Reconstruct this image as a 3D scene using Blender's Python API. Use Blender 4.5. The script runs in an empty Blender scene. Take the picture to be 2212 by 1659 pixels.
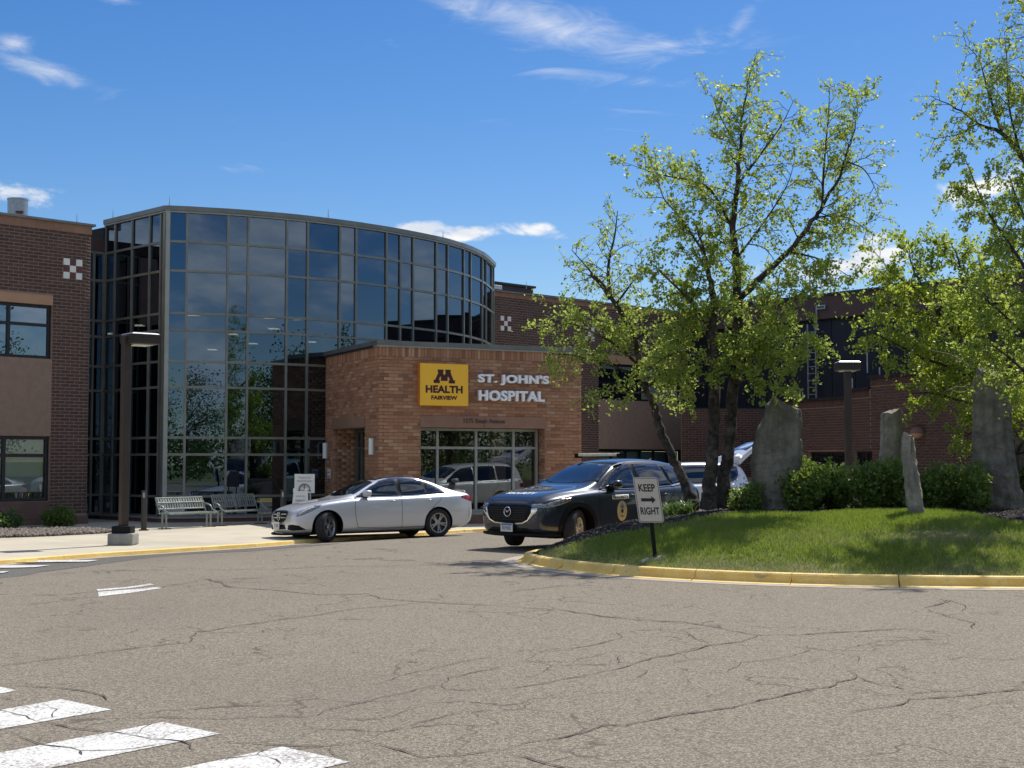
import bpy, bmesh, math, random
import numpy as np
from mathutils import Vector, Matrix, geometry
from mathutils.bvhtree import BVHTree
random.seed(7); np.random.seed(7)
SC = bpy.context.scene
COL = SC.collection
PI = math.pi
# ---------------------------------------------------------------- camera
FPX = 3067.0          # focal length in pixels of a 2212 x 1659 picture
CAMZ = 1.65
PITCH = math.atan(170.5 / FPX)
cam_d = bpy.data.cameras.new('camera')
cam_d.sensor_width = 36.0
cam_d.lens = 36.0 * FPX / 2212.0
cam_d.clip_end = 3000.0
cam = bpy.data.objects.new('camera', cam_d)
cam.location = (0, 0, CAMZ)
cam.rotation_euler = (PI / 2 + PITCH, 0, 0)
COL.objects.link(cam)
SC.camera = cam
# ---------------------------------------------------------------- light
SUN_DIR = Vector((0.313, 0.464, 0.829)).normalized()
sun_d = bpy.data.lights.new('sun', 'SUN')
sun_d.energy = 5.0
sun_d.angle = math.radians(0.53)
sun_d.color = (1.0, 0.955, 0.88)
sun = bpy.data.objects.new('sun', sun_d)
sun.rotation_euler = SUN_DIR.to_track_quat('Z', 'Y').to_euler()
COL.objects.link(sun)
SC.view_settings.view_transform = 'Standard'
SC.view_settings.look = 'None'
SC.view_settings.gamma = 1.0
SC.view_settings.exposure = 0.0
SC.view_settings.use_curve_mapping = False
SC.cycles.max_bounces = 8
SC.cycles.transparent_max_bounces = 12

class NB:
    """small helper for node trees"""
    def __init__(s, nt):
        s.nt = nt
    def n(s, typ, **kw):
        nd = s.nt.nodes.new(typ)
        for k, v in kw.items():
            setattr(nd, k, v)
        return nd
    def l(s, a, b):
        s.nt.links.new(a, b)
    def m(s, op, a, b=None, c=None, clamp=False):
        nd = s.n('ShaderNodeMath', operation=op)
        nd.use_clamp = clamp
        for i, v in enumerate((a, b, c)):
            if v is None: continue
            if isinstance(v, (int, float)): nd.inputs[i].default_value = v
            else: s.l(v, nd.inputs[i])
        return nd.outputs[0]
    def mix(s, f, a, b):
        nd = s.n('ShaderNodeMix', data_type='RGBA')
        for sock, v in ((nd.inputs[0], f), (nd.inputs[6], a), (nd.inputs[7], b)):
            if isinstance(v, (int, float)): sock.default_value = v
            elif isinstance(v, tuple): sock.default_value = v if len(v) == 4 else v + (1,)
            else: s.l(v, sock)
        return nd.outputs[2]
    def smooth(s, v, lo, hi):
        nd = s.n('ShaderNodeMapRange', interpolation_type='SMOOTHSTEP')
        s.l(v, nd.inputs[0])
        nd.inputs[1].default_value = lo; nd.inputs[2].default_value = hi
        return nd.outputs[0]
    def noise(s, vec, scale, detail=4, rough=.55, dist=0):
        nd = s.n('ShaderNodeTexNoise')
        if vec is not None: s.l(vec, nd.inputs['Vector'])
        nd.inputs['Scale'].default_value = scale
        nd.inputs['Detail'].default_value = detail
        nd.inputs['Roughness'].default_value = rough
        nd.inputs['Distortion'].default_value = dist
        return nd.outputs[0]

world = bpy.data.worlds.new('World'); SC.world = world; world.use_nodes = True
wt = world.node_tree; wt.nodes.clear(); W = NB(wt)
sky = W.n('ShaderNodeTexSky', sky_type='NISHITA')
sky.sun_disc = False
sky.sun_elevation = math.asin(SUN_DIR.z)
sky.sun_rotation = math.atan2(SUN_DIR.x, SUN_DIR.y)
sky.altitude = 250; sky.air_density = 1.0; sky.dust_density = 0.4; sky.ozone_density = 3.0
tc = W.n('ShaderNodeTexCoord')
sep = W.n('ShaderNodeSeparateXYZ'); W.l(tc.outputs['Generated'], sep.inputs[0])
sx, sy, sz = sep.outputs
AZ = W.m('ARCTAN2', sx, sy)
EL = W.m('ARCSINE', sz)
def d2a(px, py):
    return math.atan((px - 1106) / FPX), math.atan((1000 - py) / FPX)
def ellipse(px, py, wx, wy, tilt=0.0):
    a0, e0 = d2a(px, py)
    wa, we = wx / FPX, wy / FPX
    da = W.m('SUBTRACT', AZ, a0); de = W.m('SUBTRACT', EL, e0)
    c, s_ = math.cos(tilt), math.sin(tilt)
    u = W.m('DIVIDE', W.m('ADD', W.m('MULTIPLY', da, c), W.m('MULTIPLY', de, s_)), wa)
    v = W.m('DIVIDE', W.m('SUBTRACT', W.m('MULTIPLY', de, c), W.m('MULTIPLY', da, s_)), we)
    r = W.m('SQRT', W.m('ADD', W.m('MULTIPLY', u, u), W.m('MULTIPLY', v, v)))
    return W.m('SUBTRACT', 1.0, r, clamp=True)
def mp(scale, loc=(0, 0, 0), rot=(0, 0, 0)):
    nd = W.n('ShaderNodeMapping'); W.l(tc.outputs['Generated'], nd.inputs[0])
    nd.inputs['Scale'].default_value = scale; nd.inputs['Location'].default_value = loc
    nd.inputs['Rotation'].default_value = rot
    return nd.outputs[0]
# cumulus banks (front sky): fluffy noise inside soft patches
puff = W.noise(mp((1, 1, 2.0)), 26, 9, .62, .3)
cum = None
for e in ((900, 494, 120, 32, 0.0), (1000, 505, 150, 36, .02), (1150, 500, 120, 36, -.08), (40, 445, 130, 38, -.1), (2140, 440, 150, 70, .2),
          (1780, 590, 230, 75, .1), (1900, 560, 150, 60, .1), (2130, 12, 60, 14, 0), (-200, 420, 200, 60, 0), (2600, 480, 300, 90, 0)):
    t = ellipse(*e)
    cum = t if cum is None else W.m('MAXIMUM', cum, t)
cumf = W.smooth(W.m('ADD', W.m('MULTIPLY', cum, 0.50), puff), .70, .92)
# cirrus wisps
wisp = W.noise(mp((1, 1, 4.0), rot=(0, .22, 0)), 14, 9, .66, 1.2)
cir = None
for e, amp in (((1180, 40, 360, 80, -.24), 1.25), ((1400, 95, 380, 50, .06), .85), ((1600, 60, 130, 34, .9), .7), ((1250, 150, 420, 26, -.12), .55), ((90, 185, 220, 34, -.22), 1.0), ((10, 135, 70, 40, 0), 1.1),
               ((180, 8, 160, 24, -.15), 1.1), ((1000, 10, 120, 30, -.5), .8), ((510, 372, 70, 18, 0), .5), ((1300, 250, 700, 60, .1), .30)):
    t = W.m('MULTIPLY', ellipse(*e), amp)
    cir = t if cir is None else W.m('MAXIMUM', cir, t)
cirf = W.m('MULTIPLY', W.smooth(W.m('ADD', W.m('MULTIPLY', cir, 0.50), wisp), .62, 1.30), .72)
# scattered clouds over the rest of the sky, as the windows mirror them
back = W.noise(mp((1, 1, 2.4), loc=(3, 1, 0)), 5.5, 9, .60, .35)
backf = W.m('MULTIPLY', W.smooth(back, .445, .63), W.smooth(sy, .80, .25))
cl = W.m('MAXIMUM', W.m('MAXIMUM', cumf, cirf), W.m('MULTIPLY', backf, .92))
hsv = W.n('ShaderNodeHueSaturation'); W.l(sky.outputs[0], hsv.inputs['Color'])
hsv.inputs['Hue'].default_value = .508; hsv.inputs['Saturation'].default_value = 1.36; hsv.inputs['Value'].default_value = 1.0
bg = W.n('ShaderNodeBackground'); W.l(hsv.outputs[0], bg.inputs[0]); bg.inputs[1].default_value = 0.113
bgc = W.n('ShaderNodeBackground')
shade = W.smooth(W.noise(mp((1, 1, 3), loc=(0, 0, .01)), 22, 5, .6), .35, .65)
W.l(W.mix(shade, (.72, .78, .88), (1, 1, 1)), bgc.inputs[0]); bgc.inputs[1].default_value = 1.0
mx = W.n('ShaderNodeMixShader'); W.l(cl, mx.inputs[0]); W.l(bg.outputs[0], mx.inputs[1]); W.l(bgc.outputs[0], mx.inputs[2])
wo = W.n('ShaderNodeOutputWorld'); W.l(mx.outputs[0], wo.inputs[0])

# ---------------------------------------------------------------- materials
def newmat(name):
    m = bpy.data.materials.new(name); m.use_nodes = True
    nt = m.node_tree; nt.nodes.clear()
    b = NB(nt); out = b.n('ShaderNodeOutputMaterial')
    return m, b, out
def pmat(name, c1, c2=None, scale=4.0, rough=.6, bump=0.0, bscale=60.0, metallic=0.0, spec=.5, c3=None, scale3=.6, island=0.0, objrand=0.0, coat=0.0, fac=(.35, .65), rvar=0.0, bdist=.01, emis=None, emis_s=0):
    m, b, out = newmat(name)
    p = b.n('ShaderNodeBsdfPrincipled')
    co = b.n('ShaderNodeTexCoord').outputs['Object']
    col = c1 + (1,)
    if c2 is not None:
        f = b.smooth(b.noise(co, scale, 5, .6), *fac)
        col = b.mix(f, c1, c2)
    if c3 is not None:
        f = b.smooth(b.noise(co, scale3, 4, .6), .45, .7)
        col = b.mix(f, col, c3)
    if island or objrand:
        g = b.n('ShaderNodeNewGeometry'); oi = b.n('ShaderNodeObjectInfo')
        r = b.m('FRACT', b.m('ADD', g.outputs['Random Per Island'], b.m('MULTIPLY', oi.outputs['Random'], 7.31)))
        v = b.m('ADD', b.m('MULTIPLY', r, 2 * island), 1 - island)
        h = b.n('ShaderNodeHueSaturation')
        if isinstance(col, tuple): h.inputs['Color'].default_value = col
        else: b.l(col, h.inputs['Color'])
        b.l(v, h.inputs['Value'])
        col = h.outputs[0]
    if isinstance(col, tuple): p.inputs['Base Color'].default_value = col if len(col) == 4 else col + (1,)
    else: b.l(col, p.inputs['Base Color'])
    p.inputs['Roughness'].default_value = rough
    if rvar:
        b.l(b.m('ADD', b.m('MULTIPLY', b.noise(co, 7, 5, .65), rvar), rough - rvar / 2), p.inputs['Roughness'])
    p.inputs['Metallic'].default_value = metallic
    p.inputs['Specular IOR Level'].default_value = spec
    p.inputs['Coat Weight'].default_value = coat
    p.inputs['Coat Roughness'].default_value = .03
    if emis:
        p.inputs['Emission Color'].default_value = emis + (1,); p.inputs['Emission Strength'].default_value = emis_s
    if bump:
        bp = b.n('ShaderNodeBump'); bp.inputs['Strength'].default_value = bump; bp.inputs['Distance'].default_value = bdist
        b.l(b.noise(co, bscale, 4, .6), bp.inputs['Height']); b.l(bp.outputs[0], p.inputs['Normal'])
    b.l(p.outputs[0], out.inputs[0])
    return m
M = {}
M['metal_bronze'] = pmat('bronze_metal', (.062, .047, .038), (.05, .038, .031), 3, .45, metallic=.25, rvar=.2)
M['metal_cap'] = pmat('cap_metal', (.20, .20, .185), (.16, .165, .15), 2, .38, metallic=.5, rvar=.2)
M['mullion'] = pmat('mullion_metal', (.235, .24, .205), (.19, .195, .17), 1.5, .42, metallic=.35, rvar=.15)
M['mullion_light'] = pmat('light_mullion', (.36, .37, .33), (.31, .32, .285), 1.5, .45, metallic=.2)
M['black_frame'] = pmat('black_window_frame', (.008, .009, .014), None, rough=.4)
M['tan_panel'] = pmat('tan_stucco_panel', (.42, .245, .15), (.46, .27, .165), 2.5, .85, .25, 220)
M['tan_stone'] = pmat('tan_coping_stone', (.30, .175, .115), (.26, .15, .10), 3, .85, .2, 120, island=.12)
M['base_stone'] = pmat('base_stone', (.19, .105, .078), (.15, .085, .065), 2.5, .85, .3, 140)
M['mortar_dark'] = pmat('mortar_brown', (.30, .205, .15), (.26, .18, .13), 5, .95)
M['brick_dark'] = pmat('dark_brown_brick', (.100, .058, .047), (.080, .050, .044), 9, .85, .3, 200, island=.20)
M['mortar_tan'] = pmat('mortar_tan', (.27, .19, .135), (.24, .17, .12), 5, .95)
M['brick_red'] = pmat('red_brown_brick', (.080, .041, .033), (.066, .036, .030), 9, .85, .3, 200, island=.18)
M['white_tile'] = pmat('glazed_cream_tile', (.80, .79, .68), (.72, .74, .70), 7, .25)
M['red_tile'] = pmat('glazed_maroon_tile', (.13, .028, .022), (.10, .024, .02), 7, .35)
M['dark_clad'] = pmat('dark_navy_cladding', (.008, .010, .018), (.012, .014, .022), 1, .5)
M['brown_clad'] = pmat('brown_fascia', (.085, .050, .045), (.07, .042, .04), 1, .7)
M['concrete'] = pmat('concrete', (.34, .325, .29), (.28, .27, .24), 6, .9, .3, 90)
M['sidewalk'] = pmat('sidewalk_concrete', (.56, .50, .38), (.50, .45, .345), 1.3, .9, .25, 60, c3=(.45, .40, .31), scale3=.35)
M['pan'] = pmat('gutter_concrete', (.46, .39, .31), (.36, .31, .25), 5, .9, .3, 80)
M['white_paint_car'] = pmat('white_car_paint', (.80, .82, .85), None, rough=.25, coat=1)
M['black_plastic'] = pmat('black_plastic', (.008, .008, .009), None, rough=.6, spec=.2)
M['tyre'] = pmat('tyre_rubber', (.018, .018, .019), (.03, .028, .026), 14, .85, .2, 90)
M['chrome'] = pmat('chrome', (.72, .73, .74), None, rough=.12, metallic=1)
M['alloy'] = pmat('alloy_silver', (.45, .45, .45), None, rough=.3, metallic=.8)
M['alloy_dark'] = pmat('alloy_dark', (.06, .06, .065), None, rough=.35, metallic=.7)
M['alloy_bronze'] = pmat('alloy_dusty', (.62, .55, .46), None, rough=.5, metallic=.3)
M['car_glass'] = pmat('car_glass', (.006, .008, .010), None, rough=.02, spec=.9, coat=.6)
M['lens_clear'] = pmat('headlamp_lens', (.10, .11, .13), (.28, .3, .33), 26, .08, spec=.8, coat=1)
M['lens_red'] = pmat('tail_lamp_lens', (.42, .012, .02), (.25, .008, .012), 30, .1, coat=1)
M['lens_amber'] = pmat('amber_lens', (.25, .06, .03), None, rough=.15, coat=1)
M['white_sign'] = pmat('white_sign', (.74, .74, .70), (.70, .69, .64), 3, .5)
M['sign_cream'] = pmat('aged_white_sign', (.62, .58, .51), (.56, .52, .46), 5, .5)
M['black_print'] = pmat('black_print', (.012, .012, .013), None, rough=.5)
M['grey_print'] = pmat('grey_print', (.16, .18, .20), None, rough=.6)
M['faded_text'] = pmat('faded_bronze_lettering', (.085, .052, .040), None, rough=.6)
M['maroon'] = pmat('maroon_print', (.055, .006, .012), None, rough=.5)
M['yellow_sign'] = pmat('gold_sign_face', (1.0, .56, .04), None, rough=.4)
M['yellow_edge'] = pmat('gold_sign_return', (.55, .20, .02), None, rough=.4)
M['letter_white'] = pmat('white_letter_face', (.93, .95, .96), None, rough=.4)
M['steel_bench'] = pmat('powder_coated_steel', (.34, .37, .34), (.28, .31, .28), 6, .38, metallic=.3)
M['bollard'] = pmat('dark_bollard', (.045, .04, .037), None, rough=.5)
M['lamp_glow'] = pmat('sconce_diffuser', (.80, .80, .76), None, rough=.4)
M['fixture'] = pmat('interior_light_glow', (1, 1, 1), None, emis=(1, .93, .80), emis_s=5)
M['blind'] = pmat('roller_blind', (.62, .72, .69), (.56, .66, .64), 3, .9)
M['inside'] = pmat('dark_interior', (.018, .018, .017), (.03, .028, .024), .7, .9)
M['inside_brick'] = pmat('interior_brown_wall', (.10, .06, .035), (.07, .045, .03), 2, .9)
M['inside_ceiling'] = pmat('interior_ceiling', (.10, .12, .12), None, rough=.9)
M['galv'] = pmat('galvanised_steel', (.42, .44, .45), (.33, .35, .36), 9, .4, metallic=.7)
M['stone_grey'] = pmat('weathered_granite', (.215, .205, .17), (.11, .108, .09), 4.5, .92, 1.0, 26, c3=(.28, .265, .215), scale3=1.4, bdist=.03)
M['stone_light'] = pmat('pale_split_granite', (.42, .385, .31), (.24, .22, .18), 5, .9, .9, 30, c3=(.42, .40, .36), scale3=2.5, bdist=.03)
def stone_mat(name, ca, cb, cc):
    m, b, out = newmat(name)
    p = b.n('ShaderNodeBsdfPrincipled'); co = b.n('ShaderNodeTexCoord').outputs['Object']
    mpn = b.n('ShaderNodeMapping'); b.l(co, mpn.inputs[0]); mpn.inputs['Scale'].default_value = (7, 7, .9)
    streak = b.smooth(b.noise(mpn.outputs[0], 1.0, 6, .65), .38, .66)
    c = b.mix(b.smooth(b.noise(co, 3.2, 8, .68), .36, .64), ca, cb)
    c = b.mix(b.m('MULTIPLY', streak, .55), c, tuple(x * .55 for x in cb))
    lich = b.smooth(b.noise(co, 17, 6, .7), .60, .68)
    c = b.mix(b.m('MULTIPLY', lich, .6), c, cc)
    v = b.n('ShaderNodeTexVoronoi', feature='DISTANCE_TO_EDGE'); b.l(b.mix(.12, co, b.n('ShaderNodeTexNoise').outputs['Color']) if False else co, v.inputs['Vector']); v.inputs['Scale'].default_value = 1.15
    cr_ = b.m('SUBTRACT', 1.0, b.smooth(v.outputs['Distance'], .004, .016))
    c = b.mix(b.m('MULTIPLY', cr_, .16), c, tuple(x * .3 for x in cb))
    b.l(c, p.inputs['Base Color']); p.inputs['Roughness'].default_value = .93
    bp = b.n('ShaderNodeBump'); bp.inputs['Strength'].default_value = 1.0; bp.inputs['Distance'].default_value = .035
    b.l(b.m('ADD', b.noise(co, 11, 8, .7), b.m('MULTIPLY', cr_, -.1)), bp.inputs['Height']); b.l(bp.outputs[0], p.inputs['Normal'])
    b.l(p.outputs[0], out.inputs[0]); return m
M['stone_grey'] = stone_mat('weathered_granite_slab', (.29, .27, .215), (.16, .15, .12), (.30, .29, .23))
M['stone_light'] = stone_mat('pale_split_granite_slab', (.44, .40, .32), (.27, .245, .20), (.52, .48, .40))
M['bark'] = pmat('river_birch_bark', (.075, .058, .046), (.022, .019, .017), 9, .95, 1.0, 30, c3=(.14, .11, .09), scale3=6, bdist=.03)
M['twig'] = pmat('dark_twig', (.05, .04, .032), None, rough=.9)
M['twig_pale'] = pmat('dry_pale_twig', (.30, .26, .20), None, rough=.9)
M['rock'] = pmat('landscape_rock', (.20, .165, .135), (.10, .085, .072), 8, .9, .4, 60, island=.45)
M['rock_bed'] = pmat('rock_bed_soil', (.06, .05, .045), (.09, .075, .065), 8, .95, .6, 60)
M['mulch'] = pmat('dark_mulch', (.030, .024, .022), (.05, .04, .035), 9, .95, 1, 60)
M['chip'] = pmat('mulch_chip', (.055, .043, .038), (.03, .025, .022), 8, .9, island=.6)
M['soil'] = pmat('lawn_soil', (.085, .125, .025), (.12, .15, .035), 3, .95, .5, 60, c3=(.17, .15, .065), scale3=1.2)
M['yellow_kerb'] = None
def glass_mat(name, tint, refl, trans, rough=0.0):
    """coated window glass: mirror part over a darkened see-through part"""
    m, b, out = newmat(name)
    gl = b.n('ShaderNodeBsdfGlossy'); gl.inputs['Color'].default_value = tint + (1,); gl.inputs['Roughness'].default_value = rough
    tr = b.n('ShaderNodeBsdfTransparent'); tr.inputs[0].default_value = trans + (1,)
    lw = b.n('ShaderNodeLayerWeight'); lw.inputs[0].default_value = .25
    f = b.m('ADD', b.m('MULTIPLY', lw.outputs['Fresnel'], 1 - refl), refl, clamp=True)
    ms = b.n('ShaderNodeMixShader'); b.l(f, ms.inputs[0]); b.l(tr.outputs[0], ms.inputs[1]); b.l(gl.outputs[0], ms.inputs[2])
    b.l(ms.outputs[0], out.inputs[0])
    return m
M['glass'] = glass_mat('reflective_tinted_glass', (.20, .265, .345), .50, (.075, .085, .085))
M['glass_clear'] = glass_mat('clear_window_glass', (.70, .76, .78), .14, (.55, .60, .58))
M['glass_blue'] = glass_mat('blue_window_glass', (.34, .43, .52), .5, (.2, .22, .22))
def paint_mat(name, c, fleck=.2, metallic=.6, rough=.35, dirt=0.0):
    m, b, out = newmat(name)
    p = b.n('ShaderNodeBsdfPrincipled')
    co = b.n('ShaderNodeTexCoord').outputs['Object']
    c2 = tuple(min(1, x * (1 + fleck)) for x in c)
    col = b.mix(b.noise(co, 700, 2, .5), c, c2)
    if dirt:
        sp = b.n('ShaderNodeSeparateXYZ'); b.l(co, sp.inputs[0])
        low = b.smooth(b.m('ADD', sp.outputs[2], b.m('MULTIPLY', b.noise(co, 4, 5, .6), .25)), .62, .30)
        col = b.mix(b.m('MULTIPLY', low, dirt), col, (.22, .18, .14))
    b.l(col, p.inputs['Base Color'])
    p.inputs['Metallic'].default_value = metallic; p.inputs['Roughness'].default_value = rough
    p.inputs['Coat Weight'].default_value = 1; p.inputs['Coat Roughness'].default_value = .03
    bp = b.n('ShaderNodeBump'); bp.inputs['Strength'].default_value = .04; bp.inputs['Distance'].default_value = .02
    b.l(b.noise(co, 2.2, 2, .5), bp.inputs['Height']); b.l(bp.outputs[0], p.inputs['Coat Normal'])
    b.l(p.outputs[0], out.inputs[0])
    return m
M['silver_paint'] = paint_mat('silver_car_paint', (.60, .61, .625), .15, .42, .36)
M['navy_paint'] = paint_mat('dark_blue_grey_car_paint', (.012, .020, .034), .5, .35, .30, dirt=.25)
M['pearl_paint'] = paint_mat('white_suv_paint', (.74, .76, .79), .05, .1, .35)
def pavilion_brick():
    m, b, out = newmat('blended_tan_brick')
    p = b.n('ShaderNodeBsdfPrincipled'); co = b.n('ShaderNodeTexCoord').outputs['Object']
    g = b.n('ShaderNodeNewGeometry'); oi = b.n('ShaderNodeObjectInfo')
    r = b.m('FRACT', b.m('ADD', g.outputs['Random Per Island'], b.m('MULTIPLY', oi.outputs['Random'], 7.31)))
    cr = b.n('ShaderNodeValToRGB'); b.l(r, cr.inputs[0]); cr.color_ramp.interpolation = 'CONSTANT'
    e = cr.color_ramp.elements
    cols = [(0, (.43, .215, .112)), (.20, (.39, .19, .098)), (.40, (.46, .245, .135)), (.58, (.33, .15, .080)), (.72, (.42, .22, .125)), (.82, (.27, .125, .070)), (.91, (.52, .32, .20))]
    e[0].position = 0; e[0].color = cols[0][1] + (1,)
    e[1].position = cols[1][0]; e[1].color = cols[1][1] + (1,)
    for ps, c in cols[2:]:
        q = e.new(ps); q.color = c + (1,)
    c = b.mix(b.m('MULTIPLY', b.noise(co, 14, 5, .6), .35), cr.outputs[0], (.20, .10, .06))
    b.l(c, p.inputs['Base Color']); p.inputs['Roughness'].default_value = .85
    b.l(p.outputs[0], out.inputs[0])
    return m
M['brick_tan'] = pavilion_brick()
def asphalt(name, ca, cb, cc, tint):
    m, b, out = newmat(name)
    p = b.n('ShaderNodeBsdfPrincipled'); co = b.n('ShaderNodeTexCoord').outputs['Object']
    big = b.smooth(b.noise(co, .16, 6, .6), .35, .68)
    mid = b.smooth(b.noise(co, 1.7, 5, .65), .3, .7)
    base = b.mix(big, ca, cb)
    base = b.mix(b.m('MULTIPLY', mid, .5), base, cc)
    vo = b.n('ShaderNodeTexVoronoi'); b.l(co, vo.inputs['Vector']); vo.inputs['Scale'].default_value = 80
    sp = b.n('ShaderNodeSeparateColor'); b.l(vo.outputs['Color'], sp.inputs[0])
    st = b.smooth(sp.outputs[0], .1, .95)
    dk = b.smooth(vo.outputs['Distance'], .32, .62)
    stone = b.mix(st, tuple(x * .40 for x in ca), tuple(min(1, x * 1.85) for x in ca))
    c = b.mix(.7, base, stone)
    c = b.mix(b.m('MULTIPLY', dk, .55), c, tuple(x * .28 for x in ca))
    fine = b.smooth(b.noise(co, 24, 4, .7), .35, .65)
    c = b.mix(b.m('MULTIPLY', fine, .22), c, tint)
    # hairline crazing
    nd = b.n('ShaderNodeTexNoise'); b.l(co, nd.inputs['Vector']); nd.inputs['Scale'].default_value = 1.3; nd.inputs['Detail'].default_value = 6
    vm = b.n('ShaderNodeVectorMath', operation='MULTIPLY_ADD'); b.l(nd.outputs['Color'], vm.inputs[0]); vm.inputs[1].default_value = (1.6, 1.6, 0); b.l(co, vm.inputs[2])
    v2 = b.n('ShaderNodeTexVoronoi', feature='DISTANCE_TO_EDGE'); b.l(vm.outputs[0], v2.inputs['Vector']); v2.inputs['Scale'].default_value = .80
    hl = b.m('SUBTRACT', 1.0, b.smooth(v2.outputs['Distance'], .003, .017))
    hm = b.smooth(b.noise(co, .40, 4, .65), .40, .58)
    c = b.mix(b.m('MULTIPLY', b.m('MULTIPLY', hl, hm), .75), c, tuple(x * .22 for x in ca))
    # tyre polished lanes, darker
    ln = b.smooth(b.noise(co, .11, 3, .5, 1.2), .50, .66)
    c = b.mix(b.m('MULTIPLY', ln, .28), c, tuple(x * .62 for x in ca))
    # worn wheel tracks / oil
    st2 = b.smooth(b.noise(co, .55, 5, .7, .6), .60, .78)
    c = b.mix(b.m('MULTIPLY', st2, .35), c, tuple(x * .55 for x in ca))
    b.l(c, p.inputs['Base Color']); p.inputs['Roughness'].default_value = .92; p.inputs['Specular IOR Level'].default_value = .3
    bp = b.n('ShaderNodeBump'); bp.inputs['Strength'].default_value = .55; bp.inputs['Distance'].default_value = .006
    b.l(b.m('ADD', b.m('MULTIPLY', vo.outputs['Distance'], -1.2), b.noise(co, 55, 3, .6)), bp.inputs['Height']); b.l(bp.outputs[0], p.inputs['Normal'])
    b.l(p.outputs[0], out.inputs[0])
    return m
M['asphalt'] = asphalt('aged_asphalt', (.258, .221, .168), (.214, .184, .140), (.284, .242, .184), (.36, .31, .23))
M['asphalt_new'] = asphalt('grey_asphalt_patch', (.160, .150, .132), (.142, .134, .118), (.172, .162, .140), (.20, .187, .16))
M['crack'] = pmat('crack_filler', (.055, .047, .040), (.09, .077, .066), 9, .95)
def road_paint():
    m, b, out = newmat('worn_white_road_paint')
    p = b.n('ShaderNodeBsdfPrincipled'); co = b.n('ShaderNodeTexCoord').outputs['Object']
    wear = b.smooth(b.m('ADD', b.noise(co, 38, 5, .7), b.m('MULTIPLY', b.noise(co, 2.2, 4, .6), .45)), .69, .86)
    c = b.mix(b.smooth(b.noise(co, 5, 5, .7), .3, .75), (.78, .77, .72), (.60, .585, .54))
    c = b.mix(wear, c, (.25, .22, .195))
    b.l(c, p.inputs['Base Color']); p.inputs['Roughness'].default_value = .8
    b.l(p.outputs[0], out.inputs[0]); return m
M['road_paint'] = road_paint()
def kerb_paint():
    m, b, out = newmat('worn_yellow_kerb_paint')
    p = b.n('ShaderNodeBsdfPrincipled'); co = b.n('ShaderNodeTexCoord').outputs['Object']
    c = b.mix(b.smooth(b.noise(co, 3, 5, .65), .35, .7), (.92, .67, .22), (.82, .53, .12))
    wear = b.smooth(b.m('ADD', b.noise(co, 26, 5, .7), b.m('MULTIPLY', b.noise(co, 2.0, 3, .6), .5)), .84, .96)
    c = b.mix(b.m('MULTIPLY', wear, .8), c, (.50, .42, .30))
    dk = b.smooth(b.noise(co, 9, 6, .75), .62, .78)
    c = b.mix(b.m('MULTIPLY', dk, .7), c, (.26, .18, .08))
    sc2 = b.smooth(b.noise(co, 1.1, 5, .75, .8), .60, .66)
    c = b.mix(b.m('MULTIPLY', sc2, .5), c, (.20, .17, .13))
    b.l(c, p.inputs['Base Color']); p.inputs['Roughness'].default_value = .65
    bp = b.n('ShaderNodeBump'); bp.inputs['Strength'].default_value = .6; bp.inputs['Distance'].default_value = .01
    b.l(b.noise(co, 30, 5, .7), bp.inputs['Height']); b.l(bp.outputs[0], p.inputs['Normal'])
    b.l(p.outputs[0], out.inputs[0]); return m
M['yellow_kerb'] = kerb_paint()
def leaf_mat(name, c1, c2, tr, trw=.45):
    m, b, out = newmat(name)
    g = b.n('ShaderNodeNewGeometry')
    co = b.n('ShaderNodeTexCoord').outputs['Object']
    c = b.mix(g.outputs['Random Per Island'], c1, c2)
    d = b.n('ShaderNodeBsdfPrincipled'); b.l(c, d.inputs['Base Color']); d.inputs['Roughness'].default_value = .42; d.inputs['Specular IOR Level'].default_value = .5
    t = b.n('ShaderNodeBsdfTranslucent'); b.l(b.mix(g.outputs['Random Per Island'], tr, tuple(x * .75 for x in tr)), t.inputs[0])
    ms = b.n('ShaderNodeMixShader'); ms.inputs[0].default_value = trw
    b.l(d.outputs[0], ms.inputs[1]); b.l(t.outputs[0], ms.inputs[2]); b.l(ms.outputs[0], out.inputs[0])
    return m
M['leaf'] = leaf_mat('birch_leaf', (.13, .19, .035), (.25, .31, .07), (.62, .74, .13), .55)
M['leaf_dense'] = leaf_mat('dense_tree_leaf', (.12, .18, .024), (.22, .28, .05), (.60, .72, .08), .55)
M['leaf_bush'] = leaf_mat('shrub_leaf', (.065, .12, .024), (.16, .22, .05), (.32, .44, .06), .4)
M['leaf_back'] = leaf_mat('far_tree_leaf', (.06, .10, .03), (.10, .15, .04), (.12, .2, .04), .4)
M['grass'] = leaf_mat('grass_blade', (.105, .18, .020), (.27, .32, .062), (.38, .50, .06), .44)
M['dry_grass'] = leaf_mat('dry_grass_blade', (.36, .33, .13), (.48, .43, .22), (.36, .34, .13), .3)
M['daylily'] = leaf_mat('strap_leaf', (.07, .14, .03), (.12, .2, .06), (.2, .3, .06), .35)

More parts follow.
